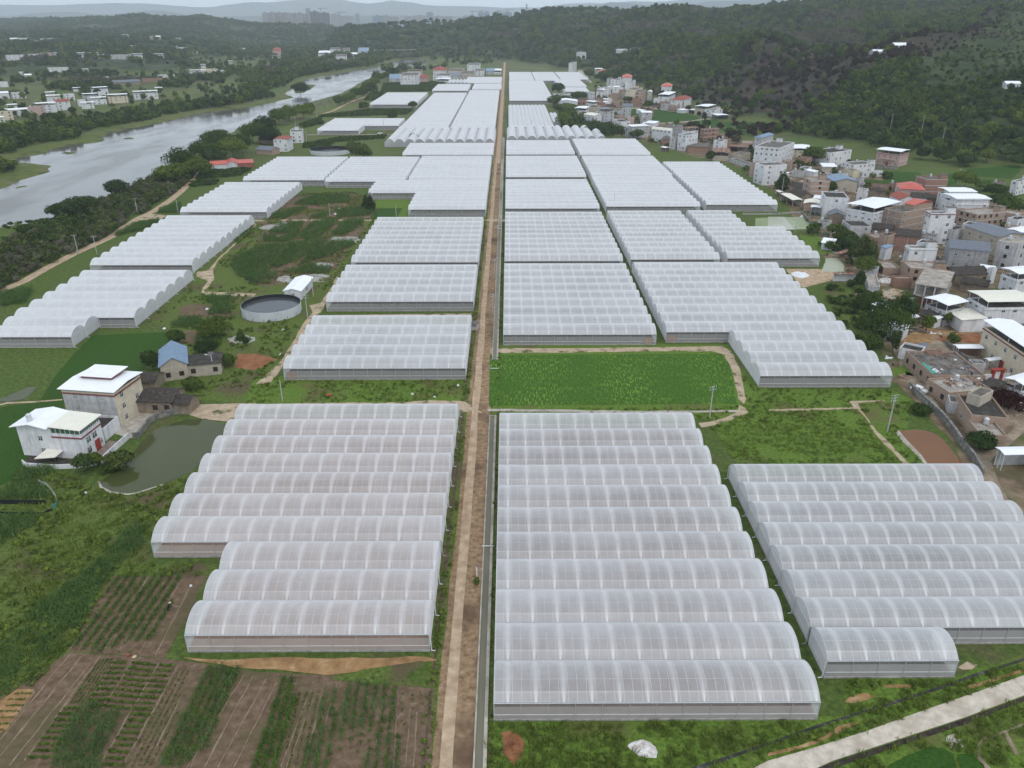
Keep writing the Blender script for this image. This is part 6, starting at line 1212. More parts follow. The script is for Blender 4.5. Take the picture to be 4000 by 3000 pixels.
GR = 'big trees along the near river bank'
for x, y, w, h, kd in ((1470, 1480, 19, 14, 'yellow'), (1560, 1345, 23, 17, 'round'), (1680, 1420, 20, 14, 'yellow'), (1740, 1275, 22, 16, 'round'), (1830, 1330, 18, 13, 'dark'), (1880, 1185, 24, 17, 'round'), (2000, 1250, 22, 16, 'yellow'), (2080, 1210, 22, 16, 'dark'), (2170, 1120, 24, 18, 'round')):
    treepx({'yellow': 'broad yellow green tree in the dense riverside row', 'round': 'broad mid green tree in the dense riverside row', 'dark': 'broad dark green tree in the dense riverside row'}[kd], 1, x, y, w, h, kd, GR)
for x, y, w, h, kd in ((60, 1065, 24, 18, 'dark'), (100, 1150, 20, 15, 'dark'), (190, 985, 24, 17, 'round'), (280, 965, 20, 15, 'round'), (400, 945, 22, 15, 'yellow'), (455, 925, 14, 13, 'yellow')):
    treepx('tall riverside tree behind the white houses at the river bend, ' + {'dark': 'dark green', 'round': 'mid green', 'yellow': 'yellow green'}[kd], 2, x, y, w, h, kd, GR)
for x, y, w, h, kd in ((540, 890, 14, 14, 'bare'), (585, 900, 16, 14, 'bare'), (640, 865, 14, 13, 'bare'), (515, 930, 12, 12, 'bare')): treepx('leafless grey tree between riverside track and water', 2, x, y, w, h, kd, 'leafless trees on the river bank')
for x, y, w, h, kd in ((700, 862, 14, 11, 'bamboo'), (760, 850, 14, 11, 'round'), (810, 830, 16, 12, 'yellow'), (860, 795, 20, 15, 'round'), (930, 775, 18, 14, 'bamboo'), (1000, 750, 18, 14, 'bamboo'), (1015, 700, 20, 15, 'round'), (1070, 660, 20, 15, 'yellow'), (1130, 645, 16, 13, 'round'), (1190, 615, 24, 17, 'dark'), (1040, 640, 18, 12, 'bamboo'), (960, 715, 16, 12, 'round')):
    treepx('tree in the far riverside row before the distant village', 2, x, y, w, h, kd, 'far riverside row of trees')
for k, x, y, w, h, kd, lb in ((2, 930, 908, 12, 10, 'dark', 'lone dark tree beside the separate white greenhouse'), (2, 1355, 905, 11, 11, 'sparse', 'thin tree at the corner of the separate white greenhouse'), (2, 1160, 980, 16, 8, 'bamboo', 'feathery shrub clump in the bean fields'), (2, 890, 1285, 17, 12, 'bamboo', 'feathery bamboo clump beside the round black tank'),
        (2, 550, 1025, 7, 8, 'cone', 'small pointed tree by the riverside track'), (2, 375, 725, 26, 20, 'dark', 'dark tree on the small river island'), (2, 1360, 1180, 9, 7, 'bush', 'bush left of the left barrel roofs'), (1, 1000, 1600, 14, 11, 'dark', 'lone dark tree leaning over the near river bank'),
        (5, 500, 150, 11, 9, 'dark', 'left one of three open crowned trees on the river bank'), (5, 632, 110, 13, 12, 'dark', 'middle and tallest of three open crowned trees on the river bank'), (5, 745, 78, 11, 8, 'dark', 'right one of three open crowned trees on the river bank'), (5, 200, 330, 7, 7, 'sparse', 'small tree above the river scrub at the left edge'),
        (6, 950, 62, 4.5, 8, 'cone', 'left of two dark cypress trees in the corn plots'), (6, 988, 72, 4.8, 9, 'cone', 'right of two dark cypress trees in the corn plots'), (5, 1840, 1165, 11, 6.5, 'yellow', 'bright green spreading tree near the round tank'), (5, 2075, 1225, 3, 4, 'cone', 'small conical tree by the curved grave terrace'), (5, 2125, 1285, 2.5, 3, 'dark', 'tiny tree on the curved grave terrace'),
        (9, 712, 662, 5, 5, 'dark', 'dark round tree at the yard wall of the white house'), (9, 800, 640, 4, 3.5, 'yellow', 'pale shrub beside the dark round yard tree'), (9, 1010, 640, 7, 4, 'bamboo', 'bushy willow shrub on the bank of the olive pond'), (9, 940, 690, 5, 3, 'bush', 'low bush at the steps of the olive pond'),
        ('a', 955, 195, 15.5, 13, 'yellow', 'big round tree between the white houses'), ('a', 440, 590, 9, 11, 'cone', 'dark layered conifer beside the tall plain white house'), ('a', 1210, 705, 6.5, 7, 'dark', 'dark tree in front of the pale blue roofed hall'), ('a', 1455, 345, 5.5, 7, 'purple', 'dark reddish tree below the pink house'), ('a', 700, 350, 12, 5, 'bush', 'low bush under the big round tree'),
        ('a', 2090, 530, 7, 4, 'bamboo', 'banana clump at the cottage yard'), ('c', 250, 330, 11, 7, 'round', 'bush beside the stained annex'), ('c', 90, 210, 9, 6, 'round', 'bush below the green pond wall'), ('c', 330, 470, 10, 7, 'dark', 'dark bush on the village slope'), ('c', 640, 590, 11, 12, 'bamboo', 'tall bamboo clump on the village slope'), ('c', 470, 640, 9, 7, 'bush', 'bush left of the tall bamboo clump'),
        ('c', 650, 870, 9, 8, 'yellow', 'bright green tree below the bamboo clump'), ('c', 780, 900, 7, 5, 'bush', 'bush right of the bright green slope tree'), ('c', 560, 1150, 4, 8, 'dark', 'narrow dark tree by the leaning wall'), (5, 1300, 1440, 7, 6, 'round', 'tree left of the blue gable roof'), (5, 1650, 1640, 6, 4, 'bush', 'bush in front of the blue gable farmhouse'), (5, 1780, 1330, 8, 5, 'dark', 'bush behind the farmhouse wing'), (5, 1960, 1440, 5, 4, 'bush', 'bush right of the farmhouse wing'), (5, 1520, 1240, 7, 5, 'round', 'tree behind the blue gable roof'),
        ('e', 560, 465, 5.2, 6.5, 'yellow', 'neat bright garden tree by the orange yard'), ('e', 880, 395, 4, 5, 'sparse', 'thin garden tree in front of the low garage'),
        (8, 1000, 1000, 12, 11, 'dark', 'big dark tree clump at the end of the widest greenhouse, upper crown'), (8, 930, 1130, 11, 10, 'round', 'green tree nearest the end of the widest greenhouse'), (8, 1090, 1090, 13, 12, 'round', 'large tree beside the utility pole above the widest greenhouse'), (8, 1180, 1000, 10, 10, 'dark', 'dark tree touching the utility pole'), (8, 870, 920, 9, 7, 'bush', 'bush on the slope above the widest greenhouse'),
        (8, 1100, 1280, 3, 7, 'bamboo', 'banana plant below the large tree'), (8, 870, 1270, 10, 6, 'bush', 'low bush at the greenhouse corner'), (8, 560, 450, 9, 5, 'bush', 'bush on the weedy slope by the stepped greenhouse'), (8, 640, 400, 9, 5, 'dark', 'dark bush under the stained annex'), ('f', 1480, 1170, 7, 5, 'dark', 'dark bush at the small brick store'), ('f', 1620, 1200, 4, 3, 'bush', 'small bush right of the small brick store'),
        ('f', 1980, 440, 13, 5, 'purple', 'dark red shrub behind the dark flat roof'), ('f', 450, 640, 6, 3, 'bush', 'garden bush by the lane wall'), ('g', 170, 670, 14, 9, 'dark', 'dark tree in front of the grey white canopy house'), ('g', 1305, 1030, 7, 8, 'dark', 'slim dark tree beside the beige house'), ('g', 1810, 580, 11, 7, 'round', 'round bush in the dark paddies'), ('g', 340, 220, 13, 9, 'dark', 'dark tree beside the brick four storey block'),
        ('h', 130, 565, 20, 16, 'dark', 'lone bushy tree behind the lined greenhouse'), ('h', 460, 690, 22, 13, 'round', 'broad tree between white barn and bungalow'), ('h', 45, 760, 20, 13, 'round', 'tree left of the white barn'), ('h', 290, 870, 26, 9, 'round', 'hedge like tree below the white barn'), ('h', 230, 1040, 20, 13, 'round', 'tree right of the lined greenhouse'), ('h', 330, 960, 16, 8, 'yellow', 'light green bush below the white barn'), ('h', 420, 1060, 18, 9, 'round', 'bush left of the arched roof house'),
        ('h', 760, 1195, 24, 11, 'dark', 'dark tree behind the right barrel roofs'), ('h', 960, 1230, 26, 15, 'dark', 'large dark tree right of the right barrel roofs'), ('h', 880, 1190, 16, 9, 'round', 'bush under the covered front house'), ('h', 620, 340, 24, 18, 'dark', 'dark tree beside the upper village street'), ('h', 820, 375, 26, 14, 'dark', 'dark tree below the orange hipped house'), ('h', 1230, 750, 16, 8, 'dark', 'dark bush by the low street terrace'),
        ('b', 1310, 575, 14, 10, 'yellow', 'round yellow green tree in the dark paddies'), ('b', 690, 750, 6, 7, 'dark', 'dark tree right of the red hipped roof'), ('b', 850, 960, 6, 4, 'dark', 'dark tree under the windowless tower'), ('b', 1800, 760, 14, 8, 'dark', 'dark tree at the ruin'), ('b', 1900, 900, 16, 10, 'dark', 'broad dark tree behind the long white house'), ('b', 2050, 1000, 15, 10, 'round', 'green tree right of the bare slab house'), ('b', 1620, 690, 12, 6, 'round', 'bush below the paddy edge')):
    treepx(lb, k, x, y, w, h, kd, 'village trees')
# wood edge: trees that can still be told apart
def edge_trees():
    pts = []
    for u, v in [(2580, 395), (2640, 385), (2700, 392), (2750, 400), (2800, 400), (2850, 430), (2900, 440), (2960, 455), (3020, 470), (3080, 480), (3130, 500), (3170, 520), (3220, 540), (3270, 545), (3330, 560), (3380, 570), (3440, 560), (3500, 590), (3560, 605), (3600, 620), (3650, 630), (3700, 635), (3750, 640), (3800, 645), (3850, 640), (3900, 640), (3950, 640), (4000, 650)]:
        for j in range(3):
            x, y = G(u + trnd.uniform(-30, 30), v - j * 22 + trnd.uniform(-6, 6)); x += 0; pts.append((x, y))
    for x, y in pts:
        kd = trnd.choice(['dark', 'dark', 'round', 'yellow', 'bamboo']); w = trnd.uniform(8, 14)
        tree({'dark': 'dark green tree along the lower edge of the hill wood', 'round': 'mid green tree along the lower edge of the hill wood', 'yellow': 'light green tree along the lower edge of the hill wood', 'bamboo': 'feathery tree along the lower edge of the hill wood'}[kd], x, y, hz(x, y) - .3, w, w * trnd.uniform(.75, 1.05), kd, 'trees on the lower wood edge')
edge_trees()
# ---- scattered masses
def scatter(name, label, pts, protos, ids=None, sc=None, rz=None):
    P = np.asarray(pts, dtype=np.float32)
    if len(P) == 0: return
    n = len(P); me = bpy.data.meshes.new(name); me.vertices.add(n); me.vertices.foreach_set('co', P.ravel())
    for an, tp, arr in (('pick', 'INT', np.random.randint(0, len(protos), n) if ids is None else ids), ('size', 'FLOAT', np.random.uniform(.75, 1.3, n) if sc is None else sc), ('turn', 'FLOAT', np.random.uniform(0, 6.28, n) if rz is None else rz)):
        a = me.attributes.new(an, tp, 'POINT'); a.data.foreach_set('value', np.asarray(arr, dtype=np.int32 if tp == 'INT' else np.float32))
    me.update(); o = put(name, me); tag(o, label, None, None, 'stuff')
    c = bpy.data.collections.new(name + '_kinds')
    for i, m in enumerate(protos):
        q = bpy.data.objects.new('%s_kind_%02d' % (name, i), m); c.objects.link(q)
    ng = bpy.data.node_groups.new(name + '_scatter', 'GeometryNodeTree')
    ng.interface.new_socket('Geometry', in_out='INPUT', socket_type='NodeSocketGeometry'); ng.interface.new_socket('Geometry', in_out='OUTPUT', socket_type='NodeSocketGeometry')
    N, L = ng.nodes, ng.links; gi = N.new('NodeGroupInput'); go = N.new('NodeGroupOutput'); ip = N.new('GeometryNodeInstanceOnPoints'); ci = N.new('GeometryNodeCollectionInfo')
    ci.inputs['Collection'].default_value = c; ci.inputs['Separate Children'].default_value = True; ci.inputs['Reset Children'].default_value = True
    def attr(nm, tp):
        a = N.new('GeometryNodeInputNamedAttribute'); a.data_type = tp; a.inputs['Name'].default_value = nm; return a.outputs['Attribute']
    cx = N.new('ShaderNodeCombineXYZ'); L.new(attr('turn', 'FLOAT'), cx.inputs['Z']); er = N.new('FunctionNodeEulerToRotation'); L.new(cx.outputs[0], er.inputs[0])
    ip.inputs['Pick Instance'].default_value = True
    L.new(gi.outputs[0], ip.inputs['Points']); L.new(ci.outputs[0], ip.inputs['Instance']); L.new(attr('pick', 'INT'), ip.inputs['Instance Index']); L.new(er.outputs[0], ip.inputs['Rotation']); L.new(attr('size', 'FLOAT'), ip.inputs['Scale']); L.new(ip.outputs[0], go.inputs[0])
    md = o.modifiers.new('scatter', 'NODES'); md.node_group = ng
    return o
GHR = []
for o in COL.objects:
    if o.name.split('.')[0] == 'greenhouse':
        for ch in o.children:
            if ch.name.startswith('soil_floor'):
                vs = [o.matrix_basis @ v.co for v in ch.data.vertices]; GHR.append((min(v.x for v in vs) - 1.2, max(v.x for v in vs) + 1.2, min(v.y for v in vs) - .6, max(v.y for v in vs) + .6))
def free(P, ex=True, hm=1.5):
    k = np.ones(len(P), bool)
    for a, b, c, d in GHR: k &= ~((P[:, 0] > a) & (P[:, 0] < b) & (P[:, 1] > c) & (P[:, 1] < d))
    for x, y, w, d, rz, h in HOUSES:
        q = P - np.array([x, y]); c, s = math.cos(rz), math.sin(rz); u = q[:, 0] * c + q[:, 1] * s; v = -q[:, 0] * s + q[:, 1] * c
        k &= ~((u > -hm) & (u < w + hm) & (v > -hm) & (v < d + hm))
    if ex:
        for e in EXCL: k &= ~inside(P, e)
    k &= ~((P[:, 0] > -11.0) & (P[:, 0] < -2.9) & (P[:, 1] < 2000))
    return k
def rnd_in(poly, dens, ex=True, mask=None):
    a = np.array(poly); lo, hi = a.min(0), a.max(0); n = int((hi[0] - lo[0]) * (hi[1] - lo[1]) * dens)
    P = np.random.rand(n, 2) * (hi - lo) + lo; P = P[inside(P, poly)]
    if mask: P = P[vnoise(P, mask[0], mask[2] if len(mask) > 2 else 0) > mask[1]]
    return P[free(P, ex)]
def z0(P, z=0.0): return np.column_stack([P, np.full(len(P), z)])
def zt(P, dz=0.0): return np.column_stack([P, height(P) + dz])
# forest on the hills and belts across the river
FOREST = [crown_mesh(i, 7.5 + i % 3, 6.5 + (i * 7) % 4, 95, 1.25, m, 6, .02) for i, m in enumerate([M_leafd, M_leafd, M_leaf, M_leafd, M_leaf, M_leafy, M_brush, M_burnt])]
FAR = [crown_mesh(40 + i, 17, 9 + i, 80, 2.6, m, 7, .0) for i, m in enumerate([M_leafd, M_leafd, M_leafd, M_leaf])]
nb = sorted([G(u, v, RIVER_Z) for u, v in bank_near], key=lambda p: p[1]); nby = [p[1] for p in nb]; nbx = [p[0] for p in nb]
def polar(y0, y1, sp, s0=-.80, s1=.80):
    out = []; y = y0
    while y < y1:
        ds = sp / y; s = np.arange(s0, s1, ds); s = s + np.random.uniform(-.5, .5, len(s)) * ds; yy = y + np.random.uniform(-.5, .5, len(s)) * sp; out.append(np.column_stack([s * yy, yy])); y += sp
    return np.concatenate(out)
def forest():
    near = np.concatenate([polar(480, 900, 5.6), polar(900, 1500, 7.2), polar(1500, 2300, 10)]); far = polar(2300, 5400, 17)
    for P, nm, lb, pr in ((near, 'forest', 'woods covering the hills and the river banks', FOREST), (far, 'forest', 'dark far woods on the hills under the town', FAR)):
        h = height(P); rivx = np.interp(P[:, 1], nby, nbx); left = (P[:, 0] < rivx - 20) & (P[:, 1] < 2260)
        d = np.full(len(P), 999.0); m = left | (np.abs(P[:, 0] - rivx) < 80); d[m] = sdf(P[m], river_poly)
        hill = h > 2.5; n1 = vnoise(P, 1 / 120, 21); n2 = vnoise(P, 1 / 45, 22); n3 = vnoise(P, 1 / 300, 23)
        pr_ = np.zeros(len(P))
        pr_ = np.where(hill & ~left, .93 - .5 * (n1 > .74) - .35 * ((n2 > .7) & (n3 > .5)), pr_)
        belt = left & (d > 16 + 14 * n2) & (d < 50 + 55 * n1); pr_ = np.where(belt, .95, pr_)
        lp = left & ~belt & (d > 14); pr_ = np.where(lp & (n2 * .6 + n1 * .4 > .64), .8, np.where(lp & (P[:, 1] > 700), .05, pr_))
        pr_ = np.where(left & (P[:, 1] > 1750) & (n3 * .5 + n1 * .5 > .46), .95, pr_)
        pr_ = np.where(~left & ~hill & (P[:, 1] > 1500) & (P[:, 0] < rivx + 200) & (n2 > .72), .5, pr_)
        fl = (P[:, 1] > 2260) & ~hill; pr_ = np.where(fl, np.where(n1 * .5 + n3 * .5 > .38, .9, .2), pr_)
        bn = sdf(P, BURN); pr_ = np.where((bn < 0) & (P[:, 1] < 1500), .20 + .25 * (n2 > .6), pr_); pr_ = np.where(inside(P, CLEAR), .4, pr_)
        pr_ = np.where(d < 6, 0, pr_)
        k = (np.random.rand(len(P)) < pr_) & free(P, True, 3.0); P = P[k]; h = h[k]; bn = bn[k]; n1 = n1[k]; n2 = n2[k]
        ids = np.random.randint(0, 6 if pr is FOREST else 4, len(P)); s = np.random.uniform(.6, 1.25, len(P)) * (.8 + .4 * n2)
        if pr is FOREST:
            ids = np.where((vnoise(P, 1 / 70, 31) > .80), 5, ids); ids = np.where((vnoise(P, 1 / 90, 32) > .74) & (P[:, 1] > 600), 6, ids); ids = np.where((bn < 10) & (P[:, 1] < 1500) & (np.random.rand(len(P)) < .75), 7, ids); s = s * np.where(P[:, 1] < 900, .9, np.where(P[:, 1] > 1500, 1.35, 1.1)) * np.where(inside(P, CLEAR), .5, 1)
        scatter(nm, lb, np.column_stack([P, h - .5]), pr, ids, s)
forest()
# riverside scrub
SCRUB = [crown_mesh(60 + i, 4.2, 3.0 + i % 2, 70, .55, m, 5, .0) for i, m in enumerate([M_brush, M_brush, M_leaf, M_leafb, M_brush, M_leafd])]
sc_poly = [GV(5, *p) for p in ((-300, 560), (0, 480), (330, 330), (500, 270), (760, 170), (900, 100), (1000, 30), (1130, -60), (1300, -120), (1500, -150), (1640, -210), (1740, -230), (1660, -110), (1560, -20), (1430, 65), (1300, 150), (1180, 210), (1060, 290), (930, 380), (800, 445), (600, 540), (400, 640), (180, 770), (0, 850), (-300, 980))]
P = rnd_in(sc_poly, .13); scatter('scrub', 'brownish scrub on the bank between river and track', zt(P), SCRUB, np.where(vnoise(P, 1 / 30, 4) > .62, np.random.choice([2, 3, 5], len(P)), np.random.choice([0, 1, 4, 3, 2, 3], len(P))), np.random.uniform(.6, 1.4, len(P)))
bk_poly = [G(u, v) for u, v in ((-200, 930), (0, 880), (163, 850), (393, 775), (520, 745), (460, 800), (330, 850), (150, 905), (0, 960), (-200, 1010))]
WEED = [crown_mesh(80 + i, 1.0, .5 + .15 * (i % 2), 26, .2, m, 3, .0) for i, m in enumerate([M_grassd, M_grass, M_grass, M_grassd])]
BUSH = [crown_mesh(90 + i, 2.6, 1.7, 60, .36, m, 4, .0) for i, m in enumerate([M_leaf, M_leafd, M_grassd, M_leafb])]
P = rnd_in(bk_poly, .06); scatter('bank_weeds', 'green weeds along the water edge', zt(P), BUSH)
# weeds and grass in the nearer meadows
def weeds(name, label, k, pts, dens, protos, mask=None, sc=(.6, 1.3)):
    P = rnd_in([GV(k, *p) for p in pts], dens, True, mask); scatter(name, label, z0(P), protos, None, np.random.uniform(*sc, len(P)))
GRASS = []
for i in range(5):
    r = random.Random(300 + i); mb = MB()
    for _ in range(11):
        a = r.random() * 6.28; x, y = r.uniform(-.3, .3), r.uniform(-.3, .3); L = r.uniform(.25, .6); wv = .05; dx, dy = math.cos(a) * wv, math.sin(a) * wv; ex, ey = x + r.uniform(-.3, .3), y + r.uniform(-.3, .3)
        mb.quad((x - dx, y - dy, 0), (x + dx, y + dy, 0), (ex + dx * .5, ey + dy * .5, L), (ex - dx * .5, ey - dy * .5, L))
    GRASS.append(mb.mesh('tuft', [M_grass, M_grass, M_grassd][i % 3]))
weeds('grass', 'rough tall grass in the near right corner', 'n', [(1910, 2815), (3300, 2815), (3310, 2660), (3760, 2660), (4100, 2550), (4100, 3060), (1900, 3060)], 3.0, GRASS, (.35, .28, 3), (.6, 1.5))
weeds('weeds', 'leafy weeds in the near right corner', 'n', [(1910, 2815), (3300, 2815), (3310, 2660), (3760, 2660), (4100, 2550), (4100, 3060), (1900, 3060)], .3, WEED, (.2, .5, 5))
weeds('grass', 'grass on the weedy slope below the olive pond', 9, [(-250, 960), (100, 840), (480, 760), (860, 900), (1100, 980), (1400, 890), (1700, 720), (1290, 1390), (1260, 1560), (1800, 1560), (1640, 1900), (-400, 2700), (-600, 2200)], 1.1, GRASS, (.25, .35, 7), (.7, 1.7))
weeds('weeds', 'leafy weeds on the slope below the olive pond', 9, [(-250, 960), (100, 840), (480, 760), (860, 900), (1100, 980), (1400, 890), (1700, 720), (1290, 1390), (1260, 1560), (1800, 1560), (1640, 1900), (-400, 2700), (-600, 2200)], .42, WEED, (.15, .45, 8), (.7, 1.8))
weeds('weeds', 'weeds around the water tank', 'n', [(960, 800), (1440, 770), (1470, 850), (1350, 1030), (1270, 1180), (1100, 1440), (1000, 1580), (700, 1560), (660, 1400), (700, 1300), (540, 1240), (760, 1040)], .18, WEED, (.08, .42, 9), (.8, 1.8))
weeds('weeds', 'grassy weeds in the square meadow', 12, [(-500, 330), (0, 230), (760, 225), (860, 340), (1010, 540), (1160, 690), (-260, 705)], 1.6, GRASS, (.2, .3, 10), (.6, 1.3))
weeds('weeds', 'grass around the paddy and the curling path', 'n', [(2870, 1345), (2960, 1480), (3000, 1520), (3480, 1520), (3560, 1560), (3545, 1690), (3640, 1815), (3560, 1815), (3350, 1600), (2800, 1690), (2720, 1640), (1930, 1640), (1910, 1600), (2890, 1590)], 1.0, GRASS + WEED[:1], (.2, .3, 11))
weeds('weeds', 'weeds in the strip behind the nearest left greenhouse', 'n', [(1000, 1470), (1830, 1470), (1860, 1580), (940, 1600)], .9, GRASS + WEED[:1], (.12, .4, 12))
weeds('weeds', 'weeds on the bank below the orange earth', 14, [(640, 900), (930, 810), (1200, 770), (1440, 735), (1450, 780), (1300, 850), (1310, 910), (1540, 950), (1540, 975), (1000, 935)], 0.0, WEED)
weeds('bushes', 'bushy slope beside the widest greenhouse', 8, [(520, 420), (680, 360), (900, 480), (960, 640), (840, 820), (900, 900), (1200, 950), (1240, 1180), (1000, 1340), (880, 1360), (620, 1120), (480, 900), (560, 820), (760, 800), (700, 600), (600, 540), (440, 460)], .22, BUSH + WEED, (.1, .35, 13), (.7, 1.8))
weeds('bushes', 'bushes between the lined greenhouse and the village', 'h', [(60, 700), (200, 700), (430, 850), (420, 960), (540, 1000), (620, 1160), (820, 1170), (1000, 1210), (1200, 1340), (900, 1360), (860, 1300), (640, 1200), (170, 1210), (160, 1000), (60, 900)], .10, SCRUB[2:4] + BUSH, (.05, .3, 14), (.9, 2.0))
def verge(x0, x1, y0, y1, dens, pr, lb, nm='weeds'):
    n = int((x1 - x0) * (y1 - y0) * dens); P = np.column_stack([np.random.uniform(x0, x1, n), np.random.uniform(y0, y1, n)]); P = P[vnoise(P, .16, 17) > .36]; scatter(nm, lb, z0(P), pr, None, np.random.uniform(.4, 1.1, len(P)))
verge(-12.5, -10.7, 45, 400, 1.1, WEED, 'weeds along the ditch left of the road'); verge(-3.1, -2.3, 60, 400, .9, WEED, 'weeds between the canal and the right greenhouses')
vg = [(3500, 1500), (3400, 1240), (3260, 1060), (3120, 880), (3050, 760), (2860, 640), (2700, 610), (2560, 560), (2420, 530), (2330, 480), (2300, 400), (2330, 320), (2420, 330), (2520, 400), (2760, 500), (2960, 570), (3200, 620), (3500, 690), (3900, 770), (4300, 900), (4400, 2200), (3990, 2150), (3700, 1700)]
weeds('bushes', 'bushes and weeds between the village houses', 'n', vg, .035, BUSH + WEED[2:] + SCRUB[2:3], (.05, .5, 18), (.8, 1.9))
def clutter():
    pr = []
    for i, m in enumerate([M_bark, WALL['brick'], WALL['dirty'], ROOFM['white'], ROOFM['slate'], WALL['tan'], ROOFM['rust']]):
        r = random.Random(500 + i); mb = MB()
        for _ in range(5):
            x, y, a, L, w = r.uniform(-1, 1), r.uniform(-1, 1), r.random() * 3.14, r.uniform(.3, 1.1), r.uniform(.12, .45); c, s = math.cos(a), math.sin(a); h = r.uniform(.1, .6)
            mb.prism([(x + c * u * L - s * v * w, y + s * u * L + c * v * w) for u, v in ((-.5, -.5), (.5, -.5), (.5, .5), (-.5, .5))], 0, h)
        pr.append(mb.mesh('junk', m))
    P = rnd_in([G(*p) for p in [(3500, 1480), (3400, 1240), (3300, 1060), (3160, 880), (3060, 770), (2860, 640), (2960, 590), (3300, 680), (3700, 800), (4050, 860), (4100, 1650), (3960, 1640), (3700, 1560)]], .09, False, (.05, .36, 19)); scatter('rubble', 'planks, bricks and junk strewn between the village houses', z0(P), pr, None, np.random.uniform(.5, 1.4, len(P)))
    A_ = [GV('e', *p, 3.5) for p in ((300, 1010), (860, 980), (1450, 1360), (720, 1370))]; B_ = [GV('f', *p, 3.5) for p in ((800, 130), (1500, 130), (1560, 280), (1000, 320))]
    P = []
    for q in (A_, B_):
        a = np.array(q); r_ = np.random.rand(160, 2) * (a.max(0) - a.min(0)) + a.min(0); P.append(r_[inside(r_, q)][:26])
    P = np.concatenate(P); scatter('rubble', 'junk and planks lying on the flat brick roofs', z0(P, 3.46), pr, None, np.random.uniform(.4, .9, len(P)))
clutter()
# crops
def corn_mesh(seed, h, L, mat, nl=8):
    r = random.Random(seed); mb = MB(); mb.tube((0, 0, 0), (0, 0, h), .03, .015, 4)
    for i in range(nl):
        a = i * 2.6 + r.random(); z = h * (.15 + .8 * i / nl); l = L * r.uniform(.75, 1.15); d = Vector((math.cos(a), math.sin(a), 0)); s = Vector((-d.y, d.x, 0)) * .065; p0 = Vector((0, 0, z)); p1 = p0 + d * l * .45 + Vector((0, 0, l * .33)); p2 = p0 + d * l * .95 + Vector((0, 0, l * .02)); p3 = p0 + d * l * 1.15 - Vector((0, 0, l * .25))
        mb.quad(p0 - s * .6, p0 + s * .6, p1 + s, p1 - s); mb.quad(p1 - s, p1 + s, p2 + s * .7, p2 - s * .7); mb.quad(p2 - s * .7, p2 + s * .7, p3 + s * .1, p3 - s * .1)
    return mb.mesh('corn', mat)
CORN = [corn_mesh(i, 1.5, .95, M_corn) for i in range(4)]; CORNY = [corn_mesh(20 + i, .75, .6, M_corny, 7) for i in range(4)]
LOW = [crown_mesh(120 + i, .55, .35, 16, .15, m, 2, .0) for i, m in enumerate([M_grassd, M_corny, M_grassd])]
def rows(k, pts, a, b, rs, ps, jit=.12, gap=0.0):
    poly = [GV(k, *p) for p in pts]; A, B = Vector(GV(k, *a)), Vector(GV(k, *b)); u = (B - A).normalized(); v = Vector((-u.y, u.x)); Q = np.array(poly); us = Q @ np.array(u); vs = Q @ np.array(v)
    vv = np.arange(vs.min() + rs / 2, vs.max(), rs); uu = np.arange(us.min(), us.max(), ps); U, W_ = np.meshgrid(uu, vv); U = U + np.random.uniform(-jit, jit, U.shape) * 1.5; W_ = W_ + np.random.uniform(-jit, jit, U.shape)
    P = U.ravel()[:, None] * np.array(u) + W_.ravel()[:, None] * np.array(v); P = P[inside(P, poly)]
    if gap: P = P[(vnoise(P, .18, 41) > gap) | (np.random.rand(len(P)) < .12)]
    return P
def crop(label, P, protos, sc=(.75, 1.2), z=.05, name='crop_rows'): scatter(name, label, z0(P, z), protos, None, np.random.uniform(*sc, len(P)))
cat_ = np.concatenate
crop('dense dark corn strip on the left slope', rows('n', [(400, 2180), (505, 2060), (575, 2055), (560, 2130), (470, 2200), (380, 2330), (320, 2455), (240, 2465), (90, 2430), (200, 2330), (280, 2280)], (240, 2465), (400, 2180), .85, .5, .2), CORN, (.6, .95), name='corn')
crop('tall dark weeds left of the ploughed strips', rows(13, [(-200, 640), (0, 560), (200, 470), (480, 440), (600, 520), (170, 960), (0, 1060), (-200, 1150)], (0, 560), (480, 440), .9, .6, .35), CORN + WEED, (.6, 1.0), name='weeds')
crop('sparse young corn rows by the left greenhouse', rows(13, [(960, 0), (1560, 0), (1460, 330), (1200, 690), (640, 640), (830, 250)], (600, 640), (1080, 10), 1.55, .42, .16, .36), CORNY, (.6, 1.2), name='corn')
for pts, lb in (([(960, 740), (1110, 740), (890, 1150), (750, 1110)], 'first'), ([(1155, 740), (1355, 760), (1150, 1180), (895, 1150)], 'second'), ([(1380, 765), (1520, 775), (1060, 1659), (870, 1659)], 'third'), ([(560, 1130), (700, 1130), (450, 1600), (225, 1600)], 'fourth')):
    crop({'first': 'narrow ladder of short green crop rows beside the thin long rows', 'second': 'widest ladder of short green crop rows', 'third': 'longest ladder of short green crop rows', 'fourth': 'ladder of short green crop rows left of the lush corn'}[lb], rows(13, pts, pts[0], pts[1], 1.05, .28, .07), LOW, (.75, 1.2))
crop('short green rows on the orange strip', rows(13, [(150, 980), (300, 980), (60, 1330), (-200, 1420)], (150, 980), (300, 980), 1.1, .3, .08), LOW, (.5, .9))
crop('thin long seedling rows', np.concatenate([rows(13, [(860, 710), (985, 720), (740, 1110), (590, 1110)], (860, 710), (590, 1110), .55, .3, .07), rows(13, [(1540, 785), (1660, 790), (1380, 1659), (1060, 1659)], (1540, 785), (1060, 1659), .8, .45, .08)]), LOW, (.4, .75))
crop('three green bean rows up the left edge', rows(13, [(180, 950), (560, 560), (620, 600), (280, 960)], (180, 950), (590, 570), .7, .35, .1), LOW, (.8, 1.3))
